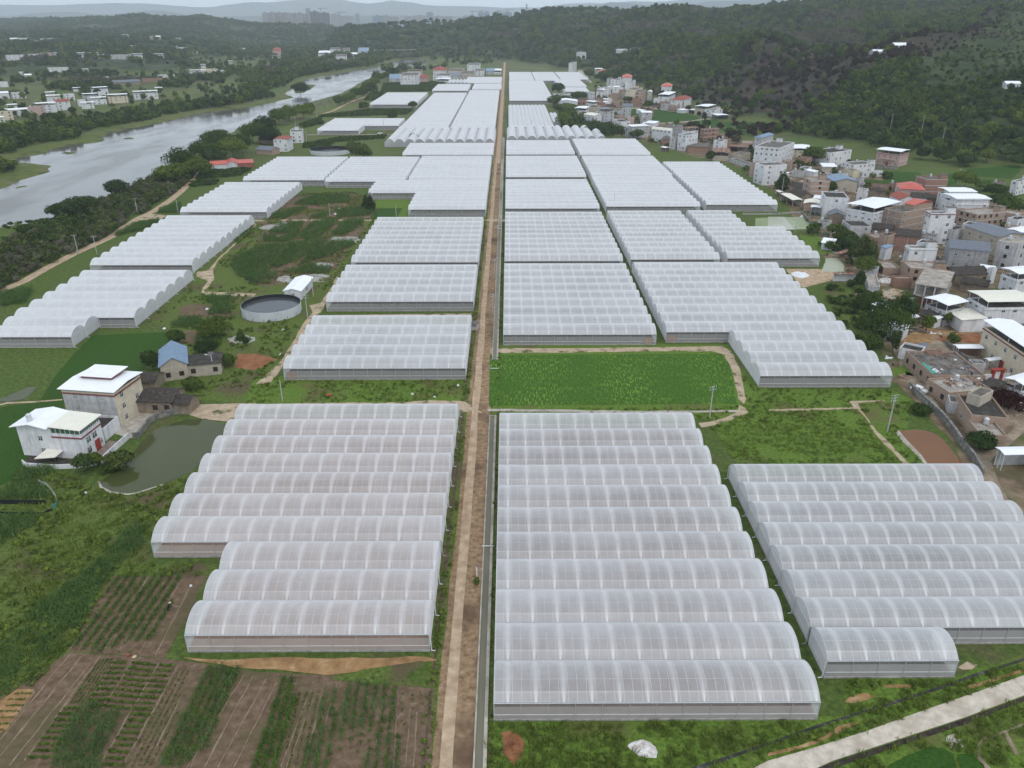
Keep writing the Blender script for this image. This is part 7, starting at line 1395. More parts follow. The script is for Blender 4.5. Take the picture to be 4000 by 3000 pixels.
crop('lush young corn bed in the ploughed strips', rows(13, [(1810, 780), (2080, 800), (1960, 1100), (1780, 1480), (1580, 1659), (1380, 1659), (1640, 1100)], (1810, 780), (1380, 1659), 1.1, .45, .16, .15), CORNY + CORN[:1], (.7, 1.15), name='corn')
crop('two lush corn beds in the ladder strips', cat_([rows(13, [(720, 1130), (870, 1130), (880, 1200), (640, 1700), (430, 1659), (620, 1250)], (720, 1130), (430, 1640), .95, .5, .2), rows(13, [(900, 1190), (1080, 1170), (960, 1420), (850, 1700), (650, 1700)], (900, 1190), (650, 1659), .95, .5, .2)]), CORN, (.55, .95), name='corn')
crop('narrow double corn row', rows(14, [(230, 870), (330, 890), (340, 1080), (200, 1700), (0, 1700), (-20, 1600)], (230, 870), (0, 1560), 1.2, .42, .14), CORNY, (.75, 1.25), name='corn')
crop('small seedling rows left of the big corn bed', rows(14, [(360, 1000), (560, 1000), (520, 1300), (400, 1659), (230, 1659)], (420, 1000), (260, 1659), .9, .4, .08), LOW, (.4, .8))
crop('big corn bed near the canal', cat_([rows(14, [(760, 920), (1210, 950), (1190, 1180), (1200, 1370), (1270, 1390), (1240, 1700), (380, 1700), (500, 1380), (640, 1250), (740, 1100)], (1000, 930), (900, 1659), 1.35, .55, .2, .2), rows(14, [(590, 920), (740, 920), (660, 1200), (500, 1380)], (600, 920), (500, 1380), 1.3, .6, .15, .3)]), CORN[:2] + CORNY, (.6, .95), name='corn')
crop('scattered seedlings on the bare bed by the canal', rows(14, [(1230, 990), (1540, 985), (1500, 1659), (1270, 1659)], (1230, 990), (1250, 1659), 1.3, .9, .3, .45), LOW, (.4, .8))
# corn plots in the middle
crop('low green vegetable beds between the corn plots', rows(6, [(130, 120), (430, 10), (830, 0), (1000, 60), (1060, 230), (940, 250), (900, 370), (860, 440), (780, 500), (700, 660), (540, 730), (200, 800), (0, 810), (-100, 760), (-60, 560), (40, 380), (60, 250)], (0, 480), (470, 428), 1.7, .8, .2, .5), LOW + WEED[1:3], (.7, 1.5), .06)
for i, pts in enumerate([[(1840, 1075), (2040, 1080), (2010, 1110), (1830, 1100)], [(1990, 420), (2110, 330), (2180, 300), (2212, 330), (2060, 450)], [(1480, 1230), (1600, 1190), (1560, 1240), (1500, 1290)]]):
    crop('small leafy bed on the weedy land near the round tank', rows(5, pts, pts[0], pts[1], 1.1, .6, .25, .1), CORNY + LOW, (.8, 1.4), .06)
for i, pts in enumerate([[(320, 110), (480, 30), (810, 30), (800, 90), (500, 120)], [(130, 190), (270, 175), (400, 130), (450, 140), (250, 232), (130, 228)], [(690, 160), (1030, 125), (1005, 195), (700, 236)], [(440, 212), (640, 175), (600, 222), (450, 236)], [(60, 380), (200, 290), (420, 260), (340, 400), (280, 438), (60, 428)],
        [(370, 375), (510, 245), (725, 242), (560, 392), (430, 425)], [(655, 372), (760, 250), (945, 240), (850, 330), (770, 372)], [(0, 480), (240, 452), (470, 428), (625, 415), (560, 505), (360, 585), (150, 685), (0, 720)], [(430, 562), (660, 430), (840, 425), (835, 472), (640, 545), (380, 642)], [(200, 695), (440, 640), (650, 648), (655, 692), (540, 722), (380, 704)], [(-60, 690), (190, 690), (140, 795), (-60, 800)]]):
    crop(['long corn plot under the stepped greenhouse', 'corn plot at the gable end of the nine span greenhouse', 'corn plot beside the small dark paddy', 'small corn plot above the cross path', 'corn plot below the pale grave mound', 'tall corn plot below the cross path', 'corn plot in the right corner below the cross path', 'largest corn plot in the middle field', 'corn plot beside the brown square bed', 'corn plot behind the white pump shed', 'corn plot left of the white pump shed'][i], rows(6, pts, (0, 480), (470, 428), 1.3, .6, .25, .14), CORN + CORNY[:2], (.75, 1.25), .06, 'corn')
for k, pts, lb in ((5, [(1480, 1150), (1560, 1100), (1740, 1085), (1750, 1140), (1600, 1175), (1490, 1175)], 'corn patch near the bright green spreading tree'), (5, [(1740, 915), (2000, 905), (1995, 1060), (1780, 1065), (1860, 985)], 'corn patch beside the round tank'), (5, [(1690, 1260), (1880, 1240), (1910, 1330), (1850, 1380), (1680, 1330)], 'corn patch behind the farmhouse wing'), (5, [(2030, 560), (2212, 500), (2212, 790), (2080, 740), (1990, 640)], 'corn at the foot of the field track'),
        (5, [(0, 880), (280, 830), (230, 960), (0, 990)], 'leafy crop plot at the left edge'), (5, [(990, 370), (1150, 280), (1380, 235), (1370, 265), (1240, 330), (1000, 385)], 'leafy crop beside the long open gable greenhouse'), (5, [(1380, 150), (1560, 95), (1570, 180), (1370, 185)], 'leafy crop behind the turning place'), (9, [(90, 820), (200, 730), (480, 730), (480, 760), (330, 840), (120, 860)], 'corn patch below the yard wall of the white house'), (9, [(-60, 960), (120, 880), (350, 870), (440, 940), (460, 990), (300, 1010), (-60, 1010)], 'corn patch inside the net fence'), (9, [(-100, 1130), (370, 1130), (330, 1200), (0, 1400), (-200, 1480)], 'pale corn patch below the net fence'),
        (2, [(1100, 720), (1640, 700), (1600, 740), (1520, 790), (1080, 795)], 'wide bean field before the far village'), (2, [(990, 800), (1120, 795), (1040, 870), (930, 870)], 'bean plot left of the separate white greenhouse'), (2, [(560, 1000), (980, 945), (1360, 945), (1300, 990), (560, 1015)], 'bean field in front of the separate white greenhouse'), (2, [(360, 1080), (520, 1020), (590, 1060), (420, 1110)], 'bean plot beside the riverside track'), (2, [(420, 1240), (720, 1190), (1130, 1170), (1100, 1200), (680, 1230), (600, 1290), (400, 1280)], 'bean rows behind the red eaved house'), (1, [(1740, 1450), (2200, 1440), (2100, 1520), (1690, 1560)], 'crop plot in front of the red roofs'), (1, [(1650, 1570), (1900, 1560), (1860, 1600), (1640, 1620)], 'lower crop plot in front of the red roofs')):
    far = k in (1, 2); P = rows(k, pts, pts[0], pts[1], 2.4 if far else 1.0, 1.6 if far else .65, .3); P = P[free(P, False)]; crop(lb, P, CORN if not far else BUSH[:2], (.7, 1.2) if not far else (.6, 1.1), .04, 'corn' if 'corn' in lb else 'crop_rows')
# ------------------------------------------------------------------ poles, tanks, walls, people and the far town
M_pole = plain('concrete_pole', (0.42, 0.41, 0.40), .85); M_dark = plain('dark_steel', (0.12, 0.12, 0.12), .6, .3); M_white = plain('white_panel', (0.70, 0.72, 0.74), .5, 0, .05); M_liner = plain('black_liner', (0.018, 0.02, 0.022), .5)
def pole_parts(h, arms):
    def mk():
        a = MB(); a.tube((0, 0, -.3), (0, 0, h), .17, .11, 8); P_ = a.mesh('pole', M_pole); b = MB()
        for i in range(arms): b.box(-.95, .95, -.06, .06, h - .35 - i * .75, h - .23 - i * .75, 0, True)
        c = MB()
        for i in range(arms):
            for x in (-.85, -.3, .3, .85): c.tube((x, 0, h - .23 - i * .75), (x, 0, h + .08 - i * .75), .06, .05, 6)
        return P_, b.mesh('crossarm', M_dark), c.mesh('insulators', M_white)
    return cached(('pole', h, arms), mk)
def pole(label, k, x, y, h=9.0, arms=2, group='utility poles', rz=.3, box=False):
    p = GV(k, x, y); o = thing('utility_pole', label, 'pole', (p[0], p[1], hz(*p) if p[1] > 500 else 0), rz, group); a, b, c = pole_parts(h, arms); put('pole', a, o)
    if arms: put('crossarm', b, o); put('insulators', c, o)
    if box: m = MB(); m.box(-.3, .3, -.55, -.13, h * .62, h * .62 + .8, 0, True); m.build('switch_box', M_white, o)
    return o
pole('leaning utility pole with three arms at the red pond', 12, 1030, 412, 10, 3); pole('utility pole with two arms on the path bend behind the paddy', 11, 1706, 300, 9, 2); pole('utility pole with two arms by the dark village trees', 'e', 175, 532, 9.5, 2, box=True)
pole('utility pole in front of the round water tank', 6, 447, 1090, 8, 2); pole('bare pole at the white pump shed', 6, 497, 905, 7, 0)
for q in ((6, 2048, 1062, 7.5, 2), (6, 2065, 740, 7.5, 2), (6, 2090, 430, 7.5, 2), (2, 2130, 1560, 7.5, 1), (2, 2150, 1290, 7.5, 1), (2, 2160, 1160, 7.5, 1)): pole('slim pole on the rubble strip between road and canal', *q[:3], q[3], q[4], 'poles along the canal')
for q in ((5, 1190, 190), (5, 675, 530), (5, 840, 540), (5, 1540, 180)): pole('utility pole beside the riverside track', *q, 8, 1, 'poles along the riverside track')
for q in ((6, 640, 215, 7), (6, 1213, 215, 6), (10, 230, 150, 6)): pole('thin dark pole standing in the crop plots', *q, 0, 'thin field poles')
for q in ((7, 880, 160, 9), (7, 1416, 155, 6), (8, 120, 0, 9), (8, 235, 350, 8), (3, 172, 1105, 8), (2, 618, 1130, 8), (2, 1107, 1140, 12), (2, 1738, 1112, 8), (2, 1965, 1112, 8)): pole('thin dark pole rising beside a greenhouse wall', *q, 0, 'poles beside the greenhouses')
for q in ((2, 440, 1240), (2, 525, 1010), (2, 343, 1100), (3, 880, 920), (3, 918, 1000), (3, 1630, 1080), (3, 708, 705), (3, 757, 735), (4, 1635, 1590), ('a', 620, 620), ('a', 680, 600), ('a', 1785, 590), ('a', 1160, 700), ('a', 1430, 790)): pole('pale utility pole among the village houses', *q, 9, 1, 'poles in the villages')
def hill_pole(x, y, h):
    u, v = V(4, x, y); P_ = G3(u, v, 450); o = thing('utility_pole', 'pale utility pole on the wooded slope', 'pole', P_, .6, 'poles on the wooded slope'); a, b, c = pole_parts(h + 6, 1); put('pole', a, o); put('crossarm', b, o); put('insulators', c, o)
for q in ((1045, 1170, 10), (1310, 1210, 12), (1490, 1290, 9)): hill_pole(*q)
def street_lamp():
    p = GV(5, 1850, 1570); o = thing('street_lamp', 'tall street lamp with a tilted solar panel behind the farmhouse', 'lamp', (*p, 0)); m = MB(); m.tube((0, 0, 0), (0, 0, 6.2), .13, .09, 8); m.build('pole', M_white, o)
    m = MB(); m.quad((-.8, -.5, 6.1), (.8, -.5, 6.1), (.8, .5, 6.6), (-.8, .5, 6.6)); m.build('solar_panel', M_dark, o); m = MB(); m.tube((0, 0, 5.6), (-1.2, 0, 5.9), .06); m.box(-1.7, -1.1, -.15, .15, 5.85, 5.98, 0, True); m.build('lamp_arm', M_white, o)
street_lamp()
def post():
    p = G(1863, 2272); o = thing('standpipe', 'white standpipe on the rubble strip by the canal', 'pipe', (*p, 0)); m = MB(); m.tube((0, 0, 0), (0, 0, 3.4), .12, .12, 8); m.build('pipe', M_white, o); m = MB(); m.tube((0, 0, 3.4), (.35, 0, 3.6), .14, .14, 8); m.build('elbow', M_dark, o)
    p = G(1861, 2283); tree('small shrub at the foot of the white standpipe', p[0], p[1], 0, 1.6, 1.6, 'bush', None, cat='shrub', name='shrub')
post()
def round_tank(label, x, y, r, h, wz):
    o = thing('water_tank', label, 'tank', (x, y, 0), 0, 'round field water tanks'); n = 40; m = MB(); l = MB()
    for i in range(n):
        a, b = 2 * math.pi * i / n, 2 * math.pi * (i + 1) / n; A, B_ = (math.cos(a), math.sin(a)), (math.cos(b), math.sin(b)); q = r - .08
        m.quad((A[0] * r, A[1] * r, 0), (B_[0] * r, B_[1] * r, 0), (B_[0] * r, B_[1] * r, h), (A[0] * r, A[1] * r, h)); m.quad((A[0] * r, A[1] * r, h), (B_[0] * r, B_[1] * r, h), (B_[0] * q, B_[1] * q, h), (A[0] * q, A[1] * q, h))
        l.quad((A[0] * q, A[1] * q, h), (B_[0] * q, B_[1] * q, h), (B_[0] * q, B_[1] * q, 0), (A[0] * q, A[1] * q, 0))
    m.build('tank_wall', plain('tank_panels', (0.55, 0.58, 0.61), .45, .1, .1, 'obj', .35), o, smooth=True); l.build('liner', M_liner, o)
    w = MB(); w.poly([(math.cos(2 * math.pi * i / n) * (r - .09), math.sin(2 * math.pi * i / n) * (r - .09), wz) for i in range(n)]); w.build('tank_water', TANKW, o)
    for i in range(16):
        a = 2 * math.pi * i / 16; s = MB(); s.tube((math.cos(a) * (r + .05), math.sin(a) * (r + .05), 0), (math.cos(a) * (r + .05), math.sin(a) * (r + .05), 1.0), .07, n=5); s.build('stay', M_dark, o)
TANKW = water('tank_water', (0.05, 0.055, 0.06), .12, .08, .4)
round_tank('round white water tank with dark water beside the pump shed', -81.5, 254.2, 10.0, 3.2, 2.0)
p = GV(2, 585, 1345); round_tank('round black lined tank behind the row of three greenhouses', p[0] + 2, p[1] + 14, 15, 3.0, .8)
H('white metal pump shed with a gabled roof behind the round tank', 6, (245, 850), (385, 855), (485, 740), 3.4, 'white', 'gabley', 'white', rise=.8, floors=1, nwin=1, cat='shed', name='shed', group=None)
# walls and edges around the olive pond
def wall(name, label, k, pts, h, mat, t=.3, cat='wall', z=0.0, group=None):
    q = [GV(k, *p) for p in pts]; m = MB()
    for i in range(len(q) - 1):
        a, b = Vector(q[i]), Vector(q[i + 1]); d = (b - a).normalized(); n = Vector((-d.y, d.x)) * t / 2
        c = [(a - n), (b - n), (b + n), (a + n)]; m.prism([(p.x, p.y) for p in c], z, z + h + i * .003)
    o = m.build(name, mat); tag(o, label, cat, group); return o
M_stone = surf('stone_wall', [(0.3, (0.10, 0.095, 0.085)), (0.55, (0.22, 0.21, 0.195)), (0.75, (0.36, 0.35, 0.33))], .9, .95, bmp=(.7, .15), detail=7)
wall('retaining_wall', 'stone retaining wall between pond and court', 9, [(1150, 470), (1195, 470), (1290, 345), (1340, 305), (1470, 270), (1590, 245)], 1.6, M_stone, .5)
wall('yard_wall', 'white yard wall along the pond side of the white house', 9, [(880, 690), (960, 610), (1120, 465)], 1.5, WALL['white'], .25)
wall('yard_wall', 'low white wall in front of the tiled yard', 9, [(200, 690), (230, 718), (480, 735), (700, 725), (835, 700)], 1.1, WALL['white'], .25)
vsheet('courtyard', 9, [(225, 600), (320, 575), (560, 650), (760, 660), (820, 690), (700, 715), (480, 725), (240, 705)], .06, ROOFM['tile'], label='dark littered yard behind the low white wall')
def lean(): 
    o = thing('awning', 'pale lean-to awning tilted over the dark yard', 'awning', (*GV(9, 440, 690), 0), .15); m = MB()
    for z in (0, .1): m.quad((-3.2, 0, 1.5 + z), (1.2, 0, 1.5 + z), (4.2, 6.5, 2.5 + z), (-.2, 6.5, 2.5 + z))
    m.build('canopy_roof', ROOFM['cream'], o)
    for x, y in ((-3, .2), (1, .2), (4, 6.2), (0, 6.2)): q = MB(); q.tube((x, y, 0), (x, y, 1.6 + y * .14), .06); q.build('post', M_dark, o)
lean()
wall('net_fence', 'white net fence curving round the corn patch', 9, [(340, 868), (400, 890), (450, 940), (490, 1000), (500, 1030)], 1.3, M_wall, .05, 'fence'); wall('net_fence', 'green net fence at the corner of the corn patch', 9, [(500, 1030), (490, 1070), (455, 1090)], 1.2, plain('green_net', (0.07, 0.22, 0.15), .8), .06, 'fence'); wall('net_fence', 'black net fence across the corn patch', 9, [(-60, 1035), (400, 1042), (410, 1055)], 1.1, M_liner, .06, 'fence')
wall('net_fence', 'black net along the bed edge under the corn patch', 9, [(0, 1118), (370, 1128), (455, 1090)], .5, M_liner, .06, 'fence')
wall('retaining_wall', 'long dark retaining wall below the village lane', 'f', [(230, 280), (420, 480), (600, 640), (760, 790), (880, 930), (1000, 1090), (1160, 1330), (1350, 1560), (1480, 1800)], 1.8, M_stone, .6)
wall('brick_wall', 'low brick wall along the upper lane', 'f', [(320, 270), (400, 400), (500, 500), (590, 560)], 1.0, WALL['brick'], .25); wall('garden_wall', 'pale low wall around the green pond', 'a', [(760, 1180), (900, 1350), (1000, 1370)], 1.6, M_stone, .4)
wall('garden_wall', 'pale bank wall behind the green pond', 'a', [(-200, 1165), (360, 1160), (750, 1135)], .9, M_kerb, .4); wall('garden_wall', 'brick wall round the red earth plot behind the hall', 'a', [(1640, 715), (2140, 745), (2150, 800)], 2.2, WALL['brick'], .3); wall('garden_wall', 'stone wall under the pink house', 'a', [(1900, 440), (2230, 450)], 2.4, M_stone, .5)
wall('yard_wall', 'stained brick yard wall between workshop roof and terrace house', 'e', [(1010, 1000), (1060, 1060), (1290, 1190), (1450, 1340)], 1.6, M_stone, .3)
wall('yard_wall', 'broken grey wall by the orange yard', 'e', [(860, 840), (890, 900), (990, 990)], 1.4, M_stone, .3)
def gate():
    a = GV('e', 1640, 1500); b = GV('e', 1830, 1490); d = math.atan2(b[1] - a[1], b[0] - a[0]); o = thing('gate', 'red tiled gatehouse with white wings in the village yard', 'gate', (*a, 0), d); w = math.dist(a, b)
    for x in (0, w - .7): m = MB(); m.box(x, x + .7, 0, .9, 0, 3.1); m.build('pillar', M_doorred, o)
    m = MB(); m.box(-.3, w + .3, -.2, 1.1, 3.1, 3.5, 0, True); m.build('lintel', M_doorred, o)
    for x in (-2.2, w): m = MB(); m.box(x, x + 2.2, .2, .6, 0, 2.0); m.build('side_wall', WALL['white'], o)
    m = MB(); m.box(.71, w - .71, .4, .46, 0, 2.6); m.build('door', M_white, o)
gate()
def car(label, k, x, y, rz):
    o = thing('car', label, 'car', (*GV(k, x, y), .08), rz); M_paint = plain('white_car_paint', (0.72, 0.73, 0.74), .3, 0, .02, 'obj', 1, .5); m = MB(); L, W2 = 4.4, 1.75
    prof = [(0, .35), (0, .75), (.25, .9), (1.15, 1.0), (1.75, 1.48), (3.35, 1.5), (4.1, 1.02), (4.38, .95), (4.4, .35)]
    for i in range(len(prof) - 1): (a, z0_), (b, z1_) = prof[i], prof[i + 1]; ia = .1 if z0_ > 1.2 else 0; ib = .1 if z1_ > 1.2 else 0; m.quad((a, ia, z0_), (a, W2 - ia, z0_), (b, W2 - ib, z1_), (b, ib, z1_))
    m.poly([(a, .1 if z > 1.2 else 0, z) for a, z in prof]); m.poly([(a, W2 - (.1 if z > 1.2 else 0), z) for a, z in reversed(prof)]); m.build('body', M_paint, o)
    for q in ([(1.25, .08, 1.06), (1.72, .12, 1.42), (1.72, W2 - .12, 1.42), (1.25, W2 - .08, 1.06)], [(3.42, .12, 1.45), (4.02, .08, 1.07), (4.02, W2 - .08, 1.07), (3.42, W2 - .12, 1.45)], [(1.4, -.012, 1.02), (1.85, .07, 1.42), (3.3, .07, 1.42), (3.95, -.012, 1.02)], [(1.4, W2 + .012, 1.02), (1.85, W2 - .07, 1.42), (3.3, W2 - .07, 1.42), (3.95, W2 + .012, 1.02)]):
        g = MB(); c = sum((Vector(p) for p in q), Vector()) / 4; off = Vector((c.x - 2.4, (c.y - W2 / 2), .6)); off.normalize(); g.poly([tuple(Vector(p) + off * .02) for p in q]); g.build('window', M_glass, o)
    for X in (.8, 3.55):
        for Y in (-.02, W2 - .2): w = MB(); w.tube((X, Y, .25), (X, Y + .22, .25), .32, .32, 12); w.build('wheel', M_liner, o)
    for Y in (.15, W2 - .45): l = MB(); l.box(-.02, .0, Y, Y + .3, .6, .75); l.build('headlight', M_white, o)
car('white car parked on the village lane by the low brick house', 'f', 560, 390, 2.2); car('white car parked on the pale lane in front of the small far greenhouse', 2, 1050, 1160, .1)
def person(label, k, x, y, rz, bend=.5, shirt=(0.02, 0.022, 0.03), hoe=True):
    o = thing('person', label, 'person', (*GV(k, x, y), .06), rz)
    J = [((0, 0, .92), .13), ((.12 * bend * 2, 0, 1.15), .14), ((.26 * bend * 2, 0, 1.36), .15), ((.33 * bend * 2, 0, 1.48), .06), ((.40 * bend * 2, 0, 1.62), .095), ((0, .1, .86), .1), ((.04, .12, .48), .07), ((-.02, .13, .05), .05), ((.1, .13, .02), .04), ((0, -.1, .86), .1), ((-.12, -.12, .48), .07), ((-.2, -.13, .05), .05), ((-.08, -.13, .02), .04),
         ((.24 * bend * 2, .2, 1.34), .06), ((.42 * bend * 2, .24, 1.1), .045), ((.62, .12, .95), .035), ((.24 * bend * 2, -.2, 1.34), .06), ((.5 * bend * 2, -.22, 1.12), .045), ((.75, .0, .9), .035)]
    E = [(0, 1), (1, 2), (2, 3), (3, 4), (0, 5), (5, 6), (6, 7), (7, 8), (0, 9), (9, 10), (10, 11), (11, 12), (2, 13), (13, 14), (14, 15), (2, 16), (16, 17), (17, 18)]
    me = bpy.data.meshes.new('body'); me.from_pydata([j[0] for j in J], E, []); me.update(); me.materials.append(plain('dark_clothes', shirt, .9)); b = put('body', me, o)
    md = b.modifiers.new('skin', 'SKIN')
    for i, v in enumerate(me.skin_vertices[0].data): v.radius = (J[i][1], J[i][1]); v.use_root = i == 0
    b.modifiers.new('sub', 'SUBSURF').levels = 1
    h = MB(); hx = J[4][0]; h.tube((hx[0], 0, hx[2] + .03), (hx[0] + .02, 0, hx[2] + .17), .24, .06, 12); h.build('hat', plain('straw', (0.5, 0.42, 0.27), .9), o)
    if hoe: t = thing('hoe', 'long wooden hoe held by the person in the soil plot', 'tool', (*GV(k, x, y), .06), rz); m = MB(); m.tube((.45, .16, 1.02), (1.75, -.25, .62), .025); m.build('handle', plain('wood_handle', (0.45, 0.36, 0.25), .8), t); m = MB(); m.box(1.7, 1.78, -.36, -.16, .4, .62); m.build('blade', M_dark, t)
person('person in dark clothes bending over a hoe in the sparse corn plot', 13, 1462, 300, .2)
p = GV(13, 1110, 697); m = MB(); m.tube((0, 0, 0), (0, 0, .38), .16, .2, 12); o = m.build('bucket', plain('red_plastic', (0.45, 0.06, 0.05), .5), None, (*p, .08)); tag(o, 'red bucket on the field path beside the straw hat', 'bucket')
p = GV(13, 1162, 700); m = MB(); m.tube((0, 0, .02), (0, 0, .05), .34, .3, 14); m.tube((0, 0, .05), (0, 0, .18), .16, .1, 14); o = m.build('straw_hat', plain('straw', (0.5, 0.42, 0.27), .9), None, (*p, .08)); tag(o, 'straw hat lying on the field path', 'hat')
p = GV(10, 635, 105); o = thing('pump', 'small orange pump standing in the grass strip', 'pump', (*p, .06)); m = MB(); m.box(-.5, .5, -.3, .3, .15, .6); m.build('body', plain('orange_paint', (0.55, 0.10, 0.04), .5), o); m = MB(); m.tube((0, 0, .6), (0, 0, .95), .12); m.tube((.5, 0, .4), (.95, 0, .4), .1); m.build('pipe', M_dark, o)
def person2(label, k, x, y, shirt): person(label, k, x, y, 1.0, .1, shirt, False)
def heap(name, label, cat, k, pts, h, mat, seed=0, n=26):
    q = [Vector(GV(k, *p)) for p in pts]; c = sum(q, Vector((0, 0))) / len(q); r = random.Random(seed); mb = MB(); rings = 7; poly = [(p.x, p.y) for p in q]; ln = []
    ang = sorted((math.atan2(p.y - c.y, p.x - c.x), (p - c).length) for p in q); aa = [a for a, _ in ang]; rr = [b for _, b in ang]
    for j in range(rings + 1):
        t = 1 - j / rings; row = []
        for i in range(n):
            a = -math.pi + 2 * math.pi * i / n; rad = np.interp(a, aa + [aa[0] + 2 * math.pi], rr + [rr[0]], period=2 * math.pi) * t * (1 + r.uniform(-.08, .08) * (0 < t)); z = h * (1 - t * t) * (1 + r.uniform(-.35, .35)) if t < 1 else .0; row.append((math.cos(a) * rad, math.sin(a) * rad, max(0, z)))
        ln.append(row)
    mb.v = [p for rw in ln for p in rw]
    for j in range(rings):
        for i in range(n): mb.f.append((j * n + i, j * n + (i + 1) % n, (j + 1) * n + (i + 1) % n, (j + 1) * n + i)); mb.m.append(0)
    o = mb.build(name, mat, None, (c.x, c.y, .06)); tag(o, label, cat); return o
M_lime = surf('lime_heap', [(0.3, (0.33, 0.28, 0.23)), (0.5, (0.55, 0.52, 0.49)), (0.7, (0.78, 0.77, 0.76))], 1.4, .95, bmp=(.8, .2), detail=7)
heap('rubble_heap', 'white heap of lime rubble in the near right grass', 'heap', 15, [(985, 1470), (1060, 1435), (1180, 1435), (1250, 1500), (1240, 1570), (1160, 1570), (1060, 1520)], .22, M_lime, 3)
heap('clay_heap', 'orange clay mound by the canal in the near right grass', 'heap', 15, [(10 + 88 * math.cos(i * .63), 1480 + 125 * math.sin(i * .63) + 12 * math.sin(i * 2.1)) for i in range(10)], .5, M_red, 4)
heap('plastic_sheet', 'crumpled white plastic sheet on the ditch bank in the corner', 'sheet', 16, [(1590, 1370), (1620, 1370), (1670, 1440), (1675, 1490), (1620, 1510), (1640, 1450)], .15, M_conc, 5, 14)
heap('plastic_sheet', 'white plastic heap on the bare earth at the widest greenhouse', 'sheet', 8, [(235, 730), (270, 690), (310, 700), (330, 735), (290, 750)], 1.0, M_white, 6, 14); heap('gravel_heap', 'pale sand heap under the unfinished frame house', 'heap', 'c', [(1130, 1560), (1210, 1380), (1300, 1390), (1380, 1430), (1280, 1520)], 1.2, M_path, 7); heap('stone_heap', 'grey heap of stones and bags beside the low strip roof', 'heap', 'c', [(880, 1200), (990, 1165), (1170, 1200), (1160, 1240), (980, 1260)], 1.0, M_lime, 8); heap('timber_heap', 'heap of old grey timber below the unfinished frame house', 'heap', 'c', [(1050, 1500), (1120, 1400), (1190, 1390), (1200, 1480), (1130, 1560)], .8, M_pole, 9)
for i, (k, x, y) in enumerate(((5, 2010, 610), (5, 1790, 1012), (6, 720, 145), (6, 690, 190), (10, 1540, 115), (10, 1350, 90), (10, 1745, 15), (13, 1650, 88), (6, 235, 1195), (6, 215, 1405), (5, 1420, 1182), (9, 740, 945), (6, 600, 620))): heap('plastic_bag', 'small white plastic scrap lying on the fields', 'plastic scrap', k, [(x - 14, y), (x, y - 7), (x + 14, y), (x, y + 7)], .35, M_white, 20 + i, 8)['group'] = 'plastic scraps on the fields'
def grave(label, k, pts): heap('grave', label, 'grave', k, pts, .7, M_kerb, 31)
grave('pale curved grave terrace near the round tank', 5, [(1960, 1260), (2060, 1250), (2200, 1260), (2200, 1290), (2080, 1310), (1980, 1290)]); grave('pale stone grave mound beside the corn plots', 6, [(20, 310), (160, 290), (260, 260), (260, 290), (130, 330)]); grave('curved stone grave in the middle of the corn plots', 6, [(665, 390), (760, 400), (850, 385), (855, 440), (760, 420), (670, 425)]); grave('stone grave beside the lower brown bed', 6, [(515, 615), (600, 620), (670, 630), (640, 650), (520, 645)]); grave('white grave behind the pump shed', 6, [(380, 705), (440, 720), (540, 745), (635, 735), (600, 775), (500, 775), (470, 740)]); grave('tumbled grey stones beside the pump shed', 6, [(200, 740), (240, 725), (300, 750), (290, 785), (220, 775)])
def tarp():
    m = MB(); a = [GV('e', *p, 4.1) for p in ((445, 1190), (480, 1170), (530, 1230), (570, 1230), (600, 1290), (720, 1365), (630, 1365), (560, 1300))]; m.poly([(x, y, 4.12) for x, y in a]); m.poly([(x, y, 4.06) for x, y in reversed(a)]); o = m.build('tarpaulin', plain('green_tarp', (0.05, 0.30, 0.22), .7)); tag(o, 'green tarpaulin lying over the edge of the brick workshop roof', 'tarpaulin')
tarp()
# footbridges and slabs over the canal
for i, (y, lb) in enumerate(((121.5, 'thin pale pipe crossing the canal near the greenhouse'), (205, 'thin pale pipe over the canal at the paddy end'), (370, 'thin pale pipe over the far canal'))):
    m = MB(); m.tube((-5.2, y, .45), (-2.9, y, .45), .09); o = m.build('pipe', M_white); tag(o, lb, 'pipe')
def pump_box():
    o = thing('pump_house', 'open steel pump stand beside the road between two left greenhouses', 'pump stand', (-11.0, 236.5, 0)); m = MB(); m.box(-.9, .9, -1, 1, .2, 1.5); m.build('cabinet', M_pole, o)
    for x in (-1.1, 1.1):
        for y in (-1.3, 1.3): q = MB(); q.tube((x, y, 0), (x, y, 2.6), .06); q.build('post', M_rib, o)
    m = MB(); m.box(-1.3, 1.3, -1.5, 1.5, 2.6, 2.68, 0, True); m.build('canopy_roof', M_dark, o)
pump_box()
